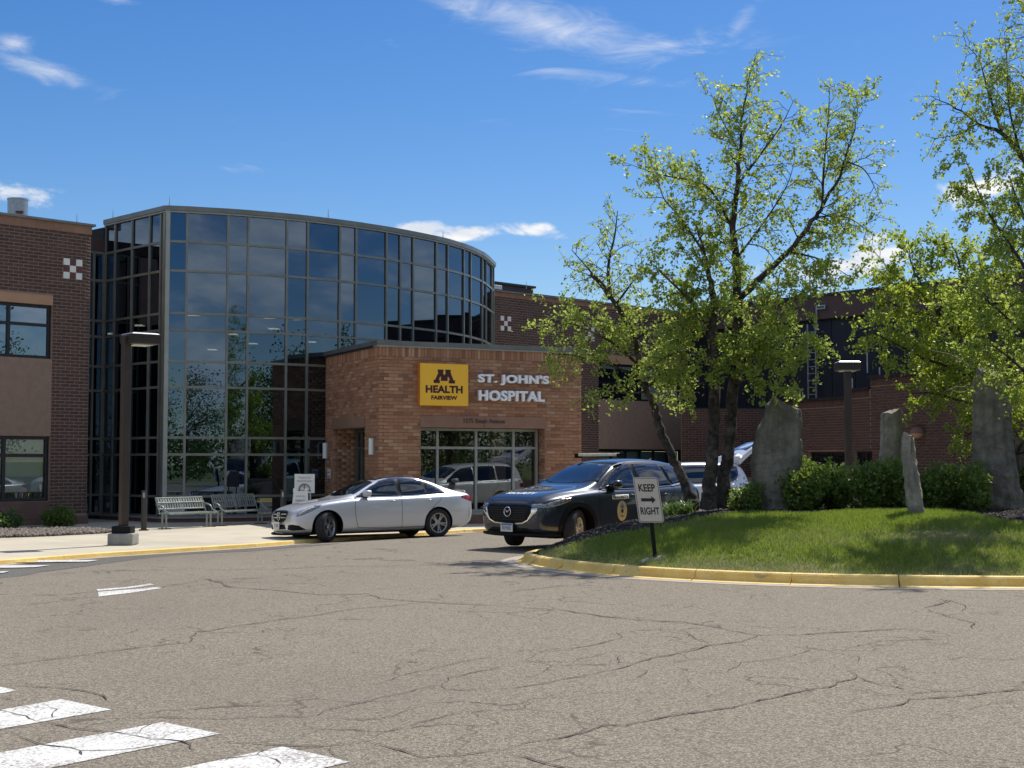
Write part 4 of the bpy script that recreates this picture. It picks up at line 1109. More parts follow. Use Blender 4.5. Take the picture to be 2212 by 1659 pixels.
# raised hospital lettering
HN = thing('hospital_lettering', WE.P(WE.s(1110), 3.6, 0), label="raised white letters reading ST. JOHN'S HOSPITAL on the tan brick", cat='lettering')
def raised(t, x0, x1, y0, y1, y0r, y1r):
    V, F = text_mesh(t, 1.0, .036, .16, 1.0, 1.08)
    a, _ = WE.sz(*sc(1600 + x0 / 3.16, 1380 + y0 / 3.16), .2); b, _ = WE.sz(*sc(1600 + x1 / 3.16, 1380 + y0 / 3.16), .2)
    zl0 = WE.z(*sc(1600 + x0 / 3.16, 1380 + y1 / 3.16), .2); zl1 = WE.z(*sc(1600 + x0 / 3.16, 1380 + y0 / 3.16), .2)
    V[:, 0] = (V[:, 0] - V[:, 0].min()) / (V[:, 0].max() - V[:, 0].min()) * (b - a) + a
    V[:, 1] = (V[:, 1] - V[:, 1].min()) / (V[:, 1].max() - V[:, 1].min()) * (zl1 - zl0) + zl0
    zz = (V[:, 2] > 0)
    # split into letters by connected islands grouped on the s axis
    import collections
    par = list(range(len(V)))
    def fd(i):
        while par[i] != i: par[i] = par[par[i]]; i = par[i]
        return i
    for f in F:
        for i in f[1:]: par[fd(i)] = fd(f[0])
    isl = collections.defaultdict(list)
    for i in range(len(V)): isl[fd(i)].append(i)
    L = sorted(isl.values(), key=lambda g: V[g, 0].min())
    for g in L:
        gs = set(g); mp_ = {i: k for k, i in enumerate(g)}
        vv = [WE.P(V[i, 0], V[i, 1],   .17 if zz[i] else .055) for i in g]
        ff = [tuple(mp_[i] for i in f) for f in F if f[0] in gs]
        mb = MB(); mb.add(vv, ff); mb.build('letter', M['letter_white'], HN)
raised("ST. JOHN'S", 905, 1783, 287, 425, 300, 435)
raised('HOSPITAL', 912, 1730, 490, 622, 490, 625)
sa, za = WE.sz(*sc(1600 + 715 / 3.16, 1380 + 858 / 3.16), .03); sb, _ = WE.sz(*sc(1600 + 1230 / 3.16, 1380 + 900 / 3.16), .03)
place_text('address_lettering', '1575 Beam Avenue', WE.P((sa + sb) / 2, WE.z(*sc(1600 + 972 / 3.16, 1380 + 878 / 3.16)), .022), XA, (0, 0, 1), .135, M['faded_text'], EN, width=sb - sa, bold=.02, depth=.012, lift=0)
# ================================================================ right brick wing
W1 = Wall((-.75, 58.0), (S2, S2))
RB = thing('brick_building', (-.75, 58.0, ZSW), label='dark brown brick wing right of the curved glass, half hidden by birches', cat='building')
r1 = W1.z(1069, 624.8); c1b = W1.z(1073, 640.3); c1t = W1.z(1073, 628.5)
L1 = 17.6
s1, s2 = W1.s(1293), W1.s(1474)
uz1 = W1.z(1293, 783); uz0 = W1.z(1293, 862); pz0 = W1.z(1293, 969.5); pzm = W1.z(*sc(2360, 1668))
t1 = tiles(W1, W1.s(1970 / 1.8228), W1.z(*sc(1970, 1242.9)), RB)
t2 = tiles(W1, W1.s(2303.5 / 1.8228), W1.z(*sc(2303.5, 1286.5)), RB)
W1.holed('backing_wall', 0, L1, ZSW, r1 - .1, [(s1, s2, uz0, uz1), (s1, s2, .3, pz0)], -.3, 0, M['mortar_dark'], RB)
W1.bricks(0, L1, 1.0, c1b, [(s1, s2, -1, W1.z(1293, 765)), t1, t2], M['brick_dark'], RB, J=.022, top=t1[3] - .002 + BH * 30)
W1.part('coping_band', 0, L1, c1b, c1t, 0, .03, M['tan_stone'], RB)
for k in range(28): W1.part('coping_stone', k * .61 + .006, k * .61 + .60, c1b + .006, c1t - .006, .03, .037, M['tan_stone'], RB)
W1.part('roof_cap', -.1, L1, c1t + .02, r1, -.5, .12, M['black_frame'], RB)
W1.part('cap_drip_edge', -.1, L1, c1t - .02, c1t + .03, -.2, .13, M['metal_cap'], RB)
W1.part('header_panel', s1, s2, uz1, W1.z(1293, 765), -.05, .02, M['tan_panel'], RB)
ps = [s1, W1.s(2505.8 / 1.8228), W1.s(2539.7 / 1.8228), s2]
for a, b in zip(ps[:-1], ps[1:]):
    for c, e in ((pz0, pzm), (pzm, uz0)):
        W1.part('spandrel_panel', a + .008, b - .008, c + .01, e - .01, -.12, -.01, M['tan_panel'], RB)
W1.part('panel_joint_backing', s1, s2, pz0, uz0, -.2, -.125, M['mortar_dark'], RB)
window(W1, s1, s2, uz0, uz1, [s1 + (s2 - s1) * k / 4 for k in (1, 2, 3)], [uz0 + .75], -.12, RB, M['black_frame'], M['glass'], .09, .1, jitter=.003)
wb = window(W1, s1, s2, .3, pz0, [s1 + (s2 - s1) * k / 6 for k in range(1, 6)], [], -.12, RB, M['black_frame'], M['glass_clear'], .09, .1, jitter=.003)
W1.part('blind', s1 + .1, s2 - .1, .9, pz0 - .1, -.26, -.25, M['blind'], wb)
W1.part('window_room', s1, s2, .2, uz1, -2.6, -2.5, M['inside'], RB)
mb = MB(); W1.box(mb, 0, L1, r1 - .4, r1 - .2, -12, -.31); mb.build('roof', M['inside'], RB)
# rooftop block behind the parapet
W4 = Wall(W1.P(0, 0, -6).xy, (S2, S2))
pe = W4.s(1152); zq = W4.z(1100, 612)
PH = thing('rooftop_block', W4.P(pe - 4, r1 - .2, 0), label='brown rooftop block rising behind the right wing parapet', cat='rooftop block')
W4.part('block_wall', pe - 7, pe, r1 - .2, zq - .1, -3, 0, M['brown_clad'], PH)
W4.part('block_cap', pe - 7.1, pe + .1, zq - .1, zq, -3.1, .1, M['black_frame'], PH)
W4.part('block_band', pe - 7, pe + .03, zq - .42, zq - .36, 0, .04, M['metal_bronze'], PH)
W5 = Wall(W1.P(0, 0, -2.5).xy, (S2, S2))
a0_, zu = W5.sz(1067, 614.5); a1_, _ = W5.sz(1085, 620)
RU = thing('rooftop_unit', W5.P(a0_, r1 - .2, 0), label='small white rooftop air unit beside the end of the curved glass', cat='air unit')
W5.part('unit_body', a0_ - .6, a1_, zu - .35, zu, -1.2, 0, M['white_sign'], RU, bevel=.02)
W5.part('unit_base', a0_ - .6, W5.s(1098), zu - .52, zu - .36, -1.4, .1, M['galv'], RU)
# ================================================================ upper right block and low brick block
Q = W1.P(12.87, 0, 0)
W3 = Wall((Q.x, Q.y), (.64, -.77))
UB = thing('dark_building', (Q.x, Q.y, ZSW), label='tall dark clad block behind the birches at right with a brown fascia', cat='building')
fz = W3.z(1780, 690); tz3 = W3.z(1812, 632)
W3.part('cladding_wall', 0, 26, ZSW, fz, -8, 0, M['dark_clad'], UB)
for k in range(22):
    W3.part('cladding_panel', k * 1.2 + .02, k * 1.2 + 1.18, 3.2, fz - .05, 0, .03, M['dark_clad'], UB)
W3.part('fascia', 0, 26, fz, tz3 - .1, -8, .25, M['brown_clad'], UB)
W3.part('roof_cap', -.1, 26, tz3 - .1, tz3, -8.1, .33, M['black_frame'], UB)
W2 = Wall(Vector((12.5, 53.2)) + E2 * 5.0, -E2)              # s = 5 - t
t2s = lambda t: 5.0 - t
LBk = thing('brick_building', (12.5, 53.2, ZSW), label='low red-brown brick block with a stepped parapet behind the standing stones', cat='building')
k1 = W2.s(1834); k2 = W2.s(1881)
z1_, z2_, z3_ = W2.z(1825, 856), W2.z(1838, 839), W2.z(1890, 811)
wz = W2.z(1790, 975)
w1a, w1b = W2.s(1745), W2.s(1831); w2a, w2b = W2.s(1843.5), W2.s(1883); rc_ = W2.s(2097)
hs_ = [(w1a, w1b, .4, wz), (w2a, w2b, .4, wz)]
LEND = 20
W2.holed('backing_wall', 0, k1, ZSW, z1_ - .08, hs_, -.3, 0, M['mortar_dark'], LBk)
W2.holed('backing_wall', k1, k2, ZSW, z2_ - .08, hs_, -.3, 0, M['mortar_dark'], LBk)
W2.holed('backing_wall', k2, LEND, ZSW, z3_ - .08, hs_ + [(rc_, rc_ + 1.2, -1, 2.1)], -.3, 0, M['mortar_dark'], LBk)
for a, b, zt1_ in ((0, k1, z1_), (k1, k2, z2_), (k2, LEND, z3_)):
    W2.bricks(a, b, .5, zt1_ - .4, hs_ + [(rc_, rc_ + 1.2, -1, 2.1)], M['brick_red'], LBk, n_single=100, D=.014)
    W2.bricks(a, b, zt1_ - .385, zt1_ - .08, [], M['brick_red'], LBk, L=.1016, H=.305, n_single=0, D=.014, soldier=True, top=zt1_ - .08)
    W2.part('parapet_cap', a - .05, b + (.05 if b == LEND else 0), zt1_ - .08, zt1_, -.4, .1, M['dark_clad'], LBk)
W2.part('building_body', .1, LEND, ZSW, z1_ - .3, -7, -2.2, M['inside'], LBk)
W2.part('roof', 0, LEND, z1_ - .25, z1_ - .2, -7, -.31, M['inside'], LBk)
for a, b in ((w1a, w1b), (w2a, w2b)):
    window(W2, a, b, .4, wz, [(a + b) / 2], [1.3], -.15, LBk, M['black_frame'], M['glass'], .07, .08, jitter=.003)
W6 = Wall((7.45, 62.4), (1, 0))
zb6 = W6.z(1500, 885)
BW = thing('brick_building', (7.45, 62.4, ZSW), label='low brick link wall behind the twin birch trunks', cat='building')
W6.part('backing_wall', 0, 3.9, ZSW, zb6, -.3, 0, M['mortar_dark'], BW)
W6.bricks(0, 3.9, 1.0, zb6 - .02, [], M['brick_red'], BW, n_single=80)
W6.part('parapet_cap', 0, 3.9, zb6, zb6 + .07, -.35, .05, M['dark_clad'], BW)
# roof ladder against the dark cladding
RLs, _ = W3.sz(1746, 800, .3); RLe, _ = W3.sz(1763, 800, .3)
lz0, lz1 = W3.z(1755, 862, .3), W3.z(1755, 700, .3)
RL = thing('roof_ladder', W3.P(RLs, lz0, .3), label='pale steel access ladder on the dark cladding above the low brick roof', cat='ladder')
def ladder(s0, s1, z0, z1, o):
    for s_ in (s0, s1):
        mb = MB(); W3.box(mb, s_ - .03, s_ + .03, z0, z1, o - .03, o + .03); mb.build('rail', M['galv'], RL)
    z = z0 + .2
    while z < z1 - .05:
        mb = MB(); W3.box(mb, s0 + .03, s1 - .03, z - .018, z + .018, o - .018, o + .018); mb.build('rung', M['galv'], RL); z += .3
ladder(RLs, RLe, lz0, lz1, .3)
a_, zt_a = W3.sz(1764, 660, .35); b_, _ = W3.sz(1782, 660, .35)
mb = MB(); W3.box(mb, a_ - .03, a_ + .03, lz1 - .3, zt_a, .32, .38); W3.box(mb, b_ - .03, b_ + .03, lz1 + .6, zt_a, .32, .38); W3.box(mb, a_ + .03, b_ - .03, zt_a - .06, zt_a, .32, .38); W3.box(mb, a_ + .03, b_ - .03, lz1 + .6, lz1 + .66, .32, .38)
mb.build('grab_rail', M['galv'], RL)
for i, (px, ya, yb) in enumerate(((1734, 846, 859), (1841, 817, 836), (1900, 793, 808), (1873, 745, 790))):
    w = W3; s_, z1p = w.sz(px, ya, .6); z0p = w.z(px, yb, .6)
    q0 = w.P(s_, z0p - .3, .6); mb = MB(); mb.tube([q0, w.P(s_, z1p, .6)], .035, 8)
    mb.build('vent_pipe', M['galv'], None, label=['thin pale roof pipe left of the access ladder', 'thin pale roof pipe just right of the far lamp post', 'short pale roof pipe on the highest parapet step', 'long thin pale conduit hanging on the dark cladding'][i], cat='pipe', group='roof pipes')
# domed wall light on the low brick block
s_, z_ = W2.sz(1984, 936, .1)
DL = thing('wall_lamp', W2.P(s_, z_, 0), label='round domed lamp on the low brick block above the shrubs', cat='wall light')
mb = MB(); c = W2.P(s_, z_, .13)
R_ = .27; vs = []; fs = []
for i in range(7):
    th_ = PI / 2 * i / 6
    for k in range(14):
        ph = 2 * PI * k / 14; vs.append(c + Vector((math.cos(ph) * R_ * math.cos(th_), math.sin(ph) * R_ * math.cos(th_), R_ * .85 * math.sin(th_))))
for i in range(6):
    for k in range(14): fs.append((i * 14 + k, i * 14 + (k + 1) % 14, (i + 1) * 14 + (k + 1) % 14, (i + 1) * 14 + k))
mb.add(vs, fs); mb.build('dome', M['base_stone'], DL, smooth=True)
mb = MB(); vs = [v - Vector((0, 0, 0)) for v in []]
mb.tube([c + Vector((0, 0, -.16)), c + Vector((0, 0, -.05)), c + Vector((0, 0, 0))], [.12, .22, .255], 14); mb.build('bowl', M['tan_panel'], DL, smooth=True)
# ---------------------------------------------------------------- lightning rods and roof drum
rods = [(166, 463, 480, 43.0, 'thin lightning rod on the left brick wing roof'), (244, 454, 466, 45.6, 'thin lightning rod near the back left corner of the glass roof'), (366, 425, 441, 43.9, 'thin lightning rod above the front left corner of the glass roof'),
        (709, 452, 466, 46.5, 'thin lightning rod midway along the curved glass roof'), (957, 500, 511, 50.4, 'thin lightning rod near the right end of the curved glass roof'), (1137, 608, 620, 67, 'thin lightning rod on the brown rooftop block')]
for px, y1, y0, Y, lab in rods:
    a, b = at(px, y0 + 4, Y), at(px, y1, Y); mb = MB(); mb.tube([a, b], [.016, .008], 6)
    mb.build('lightning_rod', M['galv'], None, label=lab, cat='lightning rod', group='lightning rods on the roofs')
a = at(38.5, 470, 47); b = at(38.5, 430, 47); r_ = 21.5 * 47 / FPX
DR = thing('roof_vent', a, label='round shiny metal exhaust drum on the left brick wing roof', cat='roof vent')
mb = MB(); mb.tube([a, b], r_, 28); mb.build('drum', M['galv'], DR)
mb = MB(); mb.tube([b - Vector((0, 0, .05)), b], r_ * 1.03, 28); mb.build('rim', M['galv'], DR)
mb = MB(); mb.box(a + Vector((r_ * .45, -r_ * .9, .13)), (r_ * .85, .06, .09)); mb.build('red_label', M['red_tile'], DR)
# ================================================================ vehicles
# local frame of a car: x from the front bumper backwards, y to the car's left positive, z up
def car_shell(T, arches, paint, root, sub=2, name='body'):
    xs = T['x']; V = []; F = []
    nst = len(xs)
    def row(k): return T[k]
    rings = []
    for i, x in enumerate(xs):
        w, zt, zs, zb, w7, w9 = (T[k][i] for k in ('w', 'zt', 'zs', 'zb', 'w7', 'w9'))
        z9 = zs + (zt - zs) * T.get('edge', .93)
        zm = zb + (zs - zb) * .52
        tb = T['tuck']
        half = [(0, zb), (.78 * w, zb), (w * (1 - tb), zb + .05), (w * (1 - tb * .25), zb + .17), (w, zm), (w * .992, zs - .10), (w * .965, zs - .02), (w7, zs + .015),
                (w7 + (w9 - w7) * .5 + .012, zs + (z9 - zs) * .52), (w9 + .02, z9 - .02 * (zt - zs)), (w9 * .62, zt - (zt - z9) * .25), (0, zt)]
        rings.append([Vector((x, y, z)) for y, z in half])
    n = len(rings[0]); m2 = 2 * n - 2
    for r in rings:
        for p in r: V.append(tuple(p))
        for p in r[-2:0:-1]: V.append((p.x, -p.y, p.z))
    for i in range(nst - 1):
        for k in range(m2):
            a = i * m2 + k; b = i * m2 + (k + 1) % m2
            F.append((a, b, b + m2, a + m2))
    F.append(tuple(range(m2 - 1, -1, -1))); F.append(tuple(range((nst - 1) * m2, nst * m2)))
    me = bpy.data.meshes.new(name); me.from_pydata(V, [], F); me.update(); me.shade_smooth()
    bm = bmesh.new(); bm.from_mesh(me); bmesh.ops.recalc_face_normals(bm, faces=bm.faces)
    # end caps split into strips for a clean subdivision
    cl = bm.edges.layers.float.new('crease_edge')
    bm.to_mesh(me); bm.free()
    me.materials.append(paint); me.materials.append(M['black_plastic'])
    o = bpy.data.objects.new(name, me); COL.objects.link(o)
    sb = o.modifiers.new('s', 'SUBSURF'); sb.levels = sub; sb.render_levels = sub
    dg = bpy.context.evaluated_depsgraph_get(); dg.update()
    smooth_me = bpy.data.meshes.new_from_object(o.evaluated_get(dg))
    bvh = BVHTree.FromPolygons([v.co.copy() for v in smooth_me.vertices], [tuple(p.vertices) for p in smooth_me.polygons])
    # wheel arches
    cut = []
    for (ax, az, r) in arches:
        for s_ in (1, -1):
            mb = MB(); W_ = max(T['w'])
            mb.tube([(ax, s_ * (W_ - .33), az), (ax, s_ * (W_ + .2), az)], r, 40)
            c = mb.build('cut', M['black_plastic'], None)
            # lower part of the arch opens downwards
            c2 = MB().box((ax, s_ * (W_ - .065), az - .35), (2 * r, .53, .70)).build('cut', M['black_plastic'], None)
            cut += [c, c2]
    for c in cut:
        b = o.modifiers.new('b', 'BOOLEAN'); b.operation = 'DIFFERENCE'; b.object = c; b.solver = 'EXACT'
        try: b.material_mode = 'TRANSFER'
        except Exception: pass
    dg.update()
    fin = bpy.data.meshes.new_from_object(o.evaluated_get(dg))
    for c in cut: bpy.data.objects.remove(c)
    bpy.data.objects.remove(o)
    fin.name = name
    ob = bpy.data.objects.new(name, fin); COL.objects.link(ob); ob.parent = root
    # sharp shading breaks at the arch edges
    for p in fin.polygons: p.use_smooth = True
    try:
        bm = bmesh.new(); bm.from_mesh(fin)
        for e in bm.edges:
            if len(e.link_faces) == 2 and e.calc_face_angle(0) > .6: e.smooth = False
        bm.to_mesh(fin); bm.free()
    except Exception: pass
    return ob, bvh
def catm(pts, n=6, closed=True):
    return catmull(pts, n, closed)
def patch(name, outline, mode, bvh, mat, root, lift=.004, thick=.012, step=.07, side=1, smooth_outline=0, fallback=None):
    """lay a thin shaped piece on the body. mode 'side': outline in (x,z); 'front'/'rear': (y,z); 'top': (x,y)"""
    if smooth_outline: outline = catmull(outline, smooth_outline)
    P = [Vector(p) for p in outline]
    # densify the outline
    Q = []
    for a, b in zip(P, P[1:] + P[:1]):
        k = max(1, int((b - a).length / step))
        Q += [a + (b - a) * i / k for i in range(k)]
    n = len(Q)
    x0 = min(p.x for p in Q); x1 = max(p.x for p in Q); y0 = min(p.y for p in Q); y1 = max(p.y for p in Q)
    g = [Vector((x, y)) for x in np.arange(x0 + step * .5, x1, step) for y in np.arange(y0 + step * .5, y1, step)]
    r = geometry.delaunay_2d_cdt(Q + g, [], [list(range(n))], 1, 1e-5)
    v2, F = r[0], r[2]
    vs = []
    for v in v2:
        if mode == 'side': o = Vector((v.x, 3 * side, v.y)); d = Vector((0, -side, 0))
        elif mode == 'front': o = Vector((-3, v.x, v.y)); d = Vector((1, 0, 0))
        elif mode == 'rear': o = Vector((9, v.x, v.y)); d = Vector((-1, 0, 0))
        else: o = Vector((v.x, v.y, 4)); d = Vector((0, 0, -1))
        h = bvh.ray_cast(o, d)
        if h[0] is None:
            nr = bvh.find_nearest(o + d * 2.2); loc, nm = nr[0], nr[1]
        else: loc, nm = h[0], h[1]
        if nm.dot(d) > 0: nm = -nm
        vs.append((loc, nm))
    # orientation
    if F:
        a, b, c = [vs[i][0] for i in F[0][:3]]
        nn = (b - a).cross(c - a)
        if nn.dot(vs[F[0][0]][1]) < 0: F = [tuple(reversed(f)) for f in F]
    m_ = len(vs)
    top = [l + nm * lift for l, nm in vs]; bot = [l - nm * thick for l, nm in vs]
    from collections import Counter
    ec = Counter()
    for f in F:
        for a, b in zip(f, f[1:] + f[:1]): ec[(a, b)] += 1
    rim = [(a, b) for (a, b) in ec if (b, a) not in ec]
    mb = MB(); mb.add(top + bot, [tuple(f) for f in F] + [(b, a, a + m_, b + m_) for a, b in rim])
    ob = mb.build(name, mat, root, smooth=True, local=True)
    return ob
def strip_on(name, pts, mode, bvh, mat, root, w=.008, lift=.003, side=1, step=.04):
    """thin dark line following the body (door gaps, trims)"""
    P = [Vector(p) for p in pts]; Q = []
    for a, b in zip(P[:-1], P[1:]):
        k = max(1, int((b - a).length / step)); Q += [a + (b - a) * i / k for i in range(k)]
    Q.append(P[-1]); vs = []; fs = []
    for i, q in enumerate(Q):
        a = Q[max(0, i - 1)]; b = Q[min(len(Q) - 1, i + 1)]; t = (b - a).normalized(); nn = Vector((-t.y, t.x))
        for s_ in (1, -1):
            v = q + nn * w / 2 * s_
            if mode == 'side': o = Vector((v.x, 3 * side, v.y)); d = Vector((0, -side, 0))
            elif mode == 'front': o = Vector((-3, v.x, v.y)); d = Vector((1, 0, 0))
            elif mode == 'rear': o = Vector((9, v.x, v.y)); d = Vector((-1, 0, 0))
            else: o = Vector((v.x, v.y, 4)); d = Vector((0, 0, -1))
            h = bvh.ray_cast(o, d)
            if h[0] is None: h = bvh.find_nearest(o + d * 2.2)
            nm = h[1] if h[1].dot(d) < 0 else -h[1]
            vs.append(h[0] + nm * lift)
    for i in range(len(Q) - 1): fs.append((2 * i, 2 * i + 1, 2 * i + 3, 2 * i + 2))
    mb = MB(); mb.add(vs, fs); return mb.build(name, mat, root, local=True, smooth=True)
def onbody(bvh, mode, u, v, side=1):
    if mode == 'side': o = Vector((u, 3 * side, v)); d = Vector((0, -side, 0))
    elif mode == 'front': o = Vector((-3, u, v)); d = Vector((1, 0, 0))
    elif mode == 'rear': o = Vector((9, u, v)); d = Vector((-1, 0, 0))
    else: o = Vector((u, v, 4)); d = Vector((0, 0, -1))
    h = bvh.ray_cast(o, d)
    return (h[0], h[1]) if h[0] is not None else (bvh.find_nearest(o + d * 2.2)[0:2])
def wheel(root, x, y, r, rimr, width, style, steer=0.0, rim_mat=None, rot=0.0):
    """wheel part at axle position; tyre is the part's own mesh, rim a sub-part"""
    s_ = 1 if y > 0 else -1
    w2 = width / 2
    prof = [(rimr - .012, -w2 * .82), (rimr + .008, -w2 * .95), (r - .045, -w2), (r - .012, -w2 * .86), (r, -w2 * .55), (r, w2 * .55), (r - .012, w2 * .86), (r - .045, w2), (rimr + .008, w2 * .95), (rimr - .012, w2 * .82)]
    n = 44; mb = MB(); vs = []; fs = []
    for k in range(n):
        a = 2 * PI * k / n
        for (q, o) in prof: vs.append((q * math.cos(a), o, q * math.sin(a)))
    m_ = len(prof)
    for k in range(n):
        for j in range(m_ - 1):
            a = k * m_ + j; b = ((k + 1) % n) * m_ + j; fs.append((a, a + 1, b + 1, b))
    mb.add(vs, fs); t = mb.build('wheel', M['tyre'], root, smooth=True, local=True)
    # tread grooves
    t.location = (x, y, r); t.rotation_euler = (0, rot, 0)
    if steer:
        t.rotation_euler = (Matrix.Rotation(steer, 3, 'Z') @ Matrix.Rotation(rot, 3, 'Y')).to_euler()
    rm = MB(); o_out = s_ * w2 * .80
    ring_p = [(rimr, s_ * w2 * .84), (rimr - .012, s_ * w2 * .88), (rimr - .028, s_ * w2 * .80), (rimr - .032, s_ * w2 * .2), (rimr - .03, -s_ * w2 * .7)]
    vs = []; fs = []
    for k in range(n):
        a = 2 * PI * k / n
        for (q, o) in ring_p: vs.append((q * math.cos(a), o, q * math.sin(a)))
    m_ = len(ring_p)
    for k in range(n):
        for j in range(m_ - 1):
            a = k * m_ + j; b = ((k + 1) % n) * m_ + j; fs.append((a, a + 1, b + 1, b))
    rm.add(vs, fs); rm.build('rim', rim_mat, t, smooth=True, local=True)
    dk = MB(); dk.tube([(0, -s_ * w2 * .3, 0), (0, s_ * w2 * .12, 0)], rimr - .03, 32); dk.build('brake_disc', M['alloy_dark'], t, local=True)
    nsp = {'split5': 5, 'split7': 7, 'ten': 10}[style]
    for i in range(nsp):
        a0 = 2 * PI * i / nsp; sp = MB()
        subs = ((-.13, .02), (.13, -.02)) if style != 'ten' else ((0, 0),)
        if style == 'split7': subs = ((-.12, -.02), (.12, .02))
        for (da, _) in subs:
            ri, ro = .035, rimr - .02
            a_in = a0 + da * .5; a_out = a0 + da * (1.25 if style != 'ten' else 1)
            wi, wo = (.034, .026) if style != 'ten' else (.03, .035)
            pi_, po = Vector((math.cos(a_in) * ri, 0, math.sin(a_in) * ri)), Vector((math.cos(a_out) * ro, 0, math.sin(a_out) * ro))
            dr = (po - pi_).normalized(); tn = Vector((-dr.z, 0, dr.x))
            oi, oo = s_ * w2 * .66, s_ * w2 * .80
            v8 = []
            for p, w_, o_ in ((pi_, wi, oi), (po, wo, oo)):
                for sg in (-1, 1):
                    for dp in (0, -.022 * s_): v8.append(p + tn * w_ / 2 * sg + Vector((0, o_ + dp, 0)))
            sp.add(v8, [(0, 1, 3, 2), (4, 6, 7, 5), (0, 4, 5, 1), (2, 3, 7, 6), (0, 2, 6, 4), (1, 5, 7, 3)])
        sp.build('spoke', rim_mat, t, local=True)
    hb = MB(); hb.tube([(0, s_ * w2 * .5, 0), (0, s_ * w2 * .74, 0)], [.075, .045], 18); hb.build('hub_cap', rim_mat, t, local=True)
    return t
def mirror(root, x, y, z, mat, s_=1, scale=1.0):
    mb = MB(); vs = []; fs = []; n = 14
    rows = [(-.10, .30), (-.085, .62), (-.045, .93), (0.02, 1.0), (.07, .95), (.088, .80)]
    for dx, q in rows:
        for k in range(n):
            a = 2 * PI * k / n; c_, e_ = math.cos(a), math.sin(a)
            yy = .115 * q * (abs(c_) ** .75) * (1 if c_ > 0 else -1); zz = .078 * q * (abs(e_) ** .75) * (1 if e_ > 0 else -1)
            vs.append((x + dx * scale, y + s_ * (.10 + yy) * scale, z + (.06 + zz + yy * .12) * scale))
    for i in range(len(rows) - 1):
        for k in range(n): fs.append((i * n + k, i * n + (k + 1) % n, (i + 1) * n + (k + 1) % n, (i + 1) * n + k))
    fs.append(tuple(range(n))); fs.append(tuple(range(len(vs) - 1, len(vs) - n - 1, -1)))
    mb.add(vs, fs); o = mb.build('door_mirror', mat, root, smooth=True, local=True)
    mb = MB(); mb.box((x + .01, y + s_ * .0, z - .01), (.09, .12, .035)); mb.build('mirror_arm', M['black_plastic'], o, local=True)
    return o
def plate(root, c, nrm, up, w, h, txt, bandcol=None):
    c = Vector(c); N = Vector(nrm).normalized(); U = Vector(up).normalized(); X = U.cross(N)
    mb = MB(); mb.box(c + N * .006, (w, .010, h), (X, N, U)); p = mb.build('number_plate', M['white_sign'], root, local=True)
    if bandcol:
        mb = MB(); mb.box(c + N * .012 + U * h * .36, (w * .92, .002, h * .2), (X, N, U)); mb.build('plate_band', bandcol, p, local=True)
    V, F = text_mesh(txt, h * .46, .02, .002)
    V[:, 0] *= w * .8 / (V[:, 0].max() - V[:, 0].min())
    mb = MB(); mb.add([c + X * a + U * (b - h * .04) + N * (.0125 + z) for a, b, z in V.tolist()], F); mb.build('plate_number', M['grey_print'], p, local=True)
    return p
def body_text(name, txt, bvh, mode, u, v, w, h, mat, root, side=1, flip=1, tilt=0.0, lift=.007):
    V, F = text_mesh(txt, h, .03, .001); V[:, 0] *= w / (V[:, 0].max() - V[:, 0].min())
    top = [i for i in range(len(V)) if V[i, 2] > 0]; mp_ = {i: k for k, i in enumerate(top)}
    F2 = [tuple(mp_[i] for i in f) for f in F if all(i in mp_ for i in f)]
    out = []
    for i in top:
        a, b = V[i, 0] * flip, V[i, 1]
        loc, nm = onbody(bvh, mode, u + (a if mode != 'top' else b), v + (b if mode != 'top' else a), side)
        ref = {'side': Vector((0, side, 0)), 'front': Vector((-1, 0, 0)), 'top': Vector((0, 0, 1))}[mode]
        if nm.dot(ref) < 0: nm = -nm
        out.append(loc + nm * lift)
    mb = MB(); mb.add(out, F2); return mb.build(name, mat, root, local=True)
def place_car(name, front_px, rear_px, wb, xf, half_track, label, cat='car', scale=None, group=None):
    """put a car so that its near (left) front and rear tyres touch the road at two photo pixels"""
    a, b = hit(*front_px), hit(*rear_px)
    h = Vector((a.x - b.x, a.y - b.y)); L = h.length; h.normalize()     # heading, towards the front
    sc_ = scale or L / wb
    left = Vector((-h.y, h.x)); ang = math.atan2(-h.y, -h.x)            # local +x points backwards
    # local origin = front bumper centre on the ground; left side is +y local only if right-handed: x back, y right -> use y = -left
    mid = (Vector((a.x, a.y)) + Vector((b.x, b.y))) / 2 - left * half_track * sc_
    o2 = mid + h * (xf + wb / 2) * sc_
    return h, left, ang, sc_, o2, (a.z + b.z) / 2
# -- local axes: x = backwards, z = up, so y (right handed) = right-hand side of the car reversed: y>0 is the car's RIGHT... see side()
def pose(root, h, left, o2, sc_, xs, ys):
    """stand the car on the sloping road"""
    pts = []
    for x, y in ((xs[0], ys), (xs[0], -ys), (xs[1], ys), (xs[1], -ys)):
        p = o2 - h * x * sc_ - left * y * sc_
        pts.append(Vector((p.x, p.y, float(zg(p.x, p.y)))))
    X = ((pts[2] + pts[3]) - (pts[0] + pts[1])).normalized(); Yv = ((pts[0] + pts[2]) - (pts[1] + pts[3])).normalized()
    Z = X.cross(Yv).normalized(); Yv = Z.cross(X)
    c = (pts[0] + pts[1] + pts[2] + pts[3]) / 4; xm = (xs[0] + xs[1]) / 2
    root.location = c - X * xm * sc_
    root.rotation_euler = Matrix((X, Yv, Z)).transposed().to_euler()
    root.scale = (sc_,) * 3
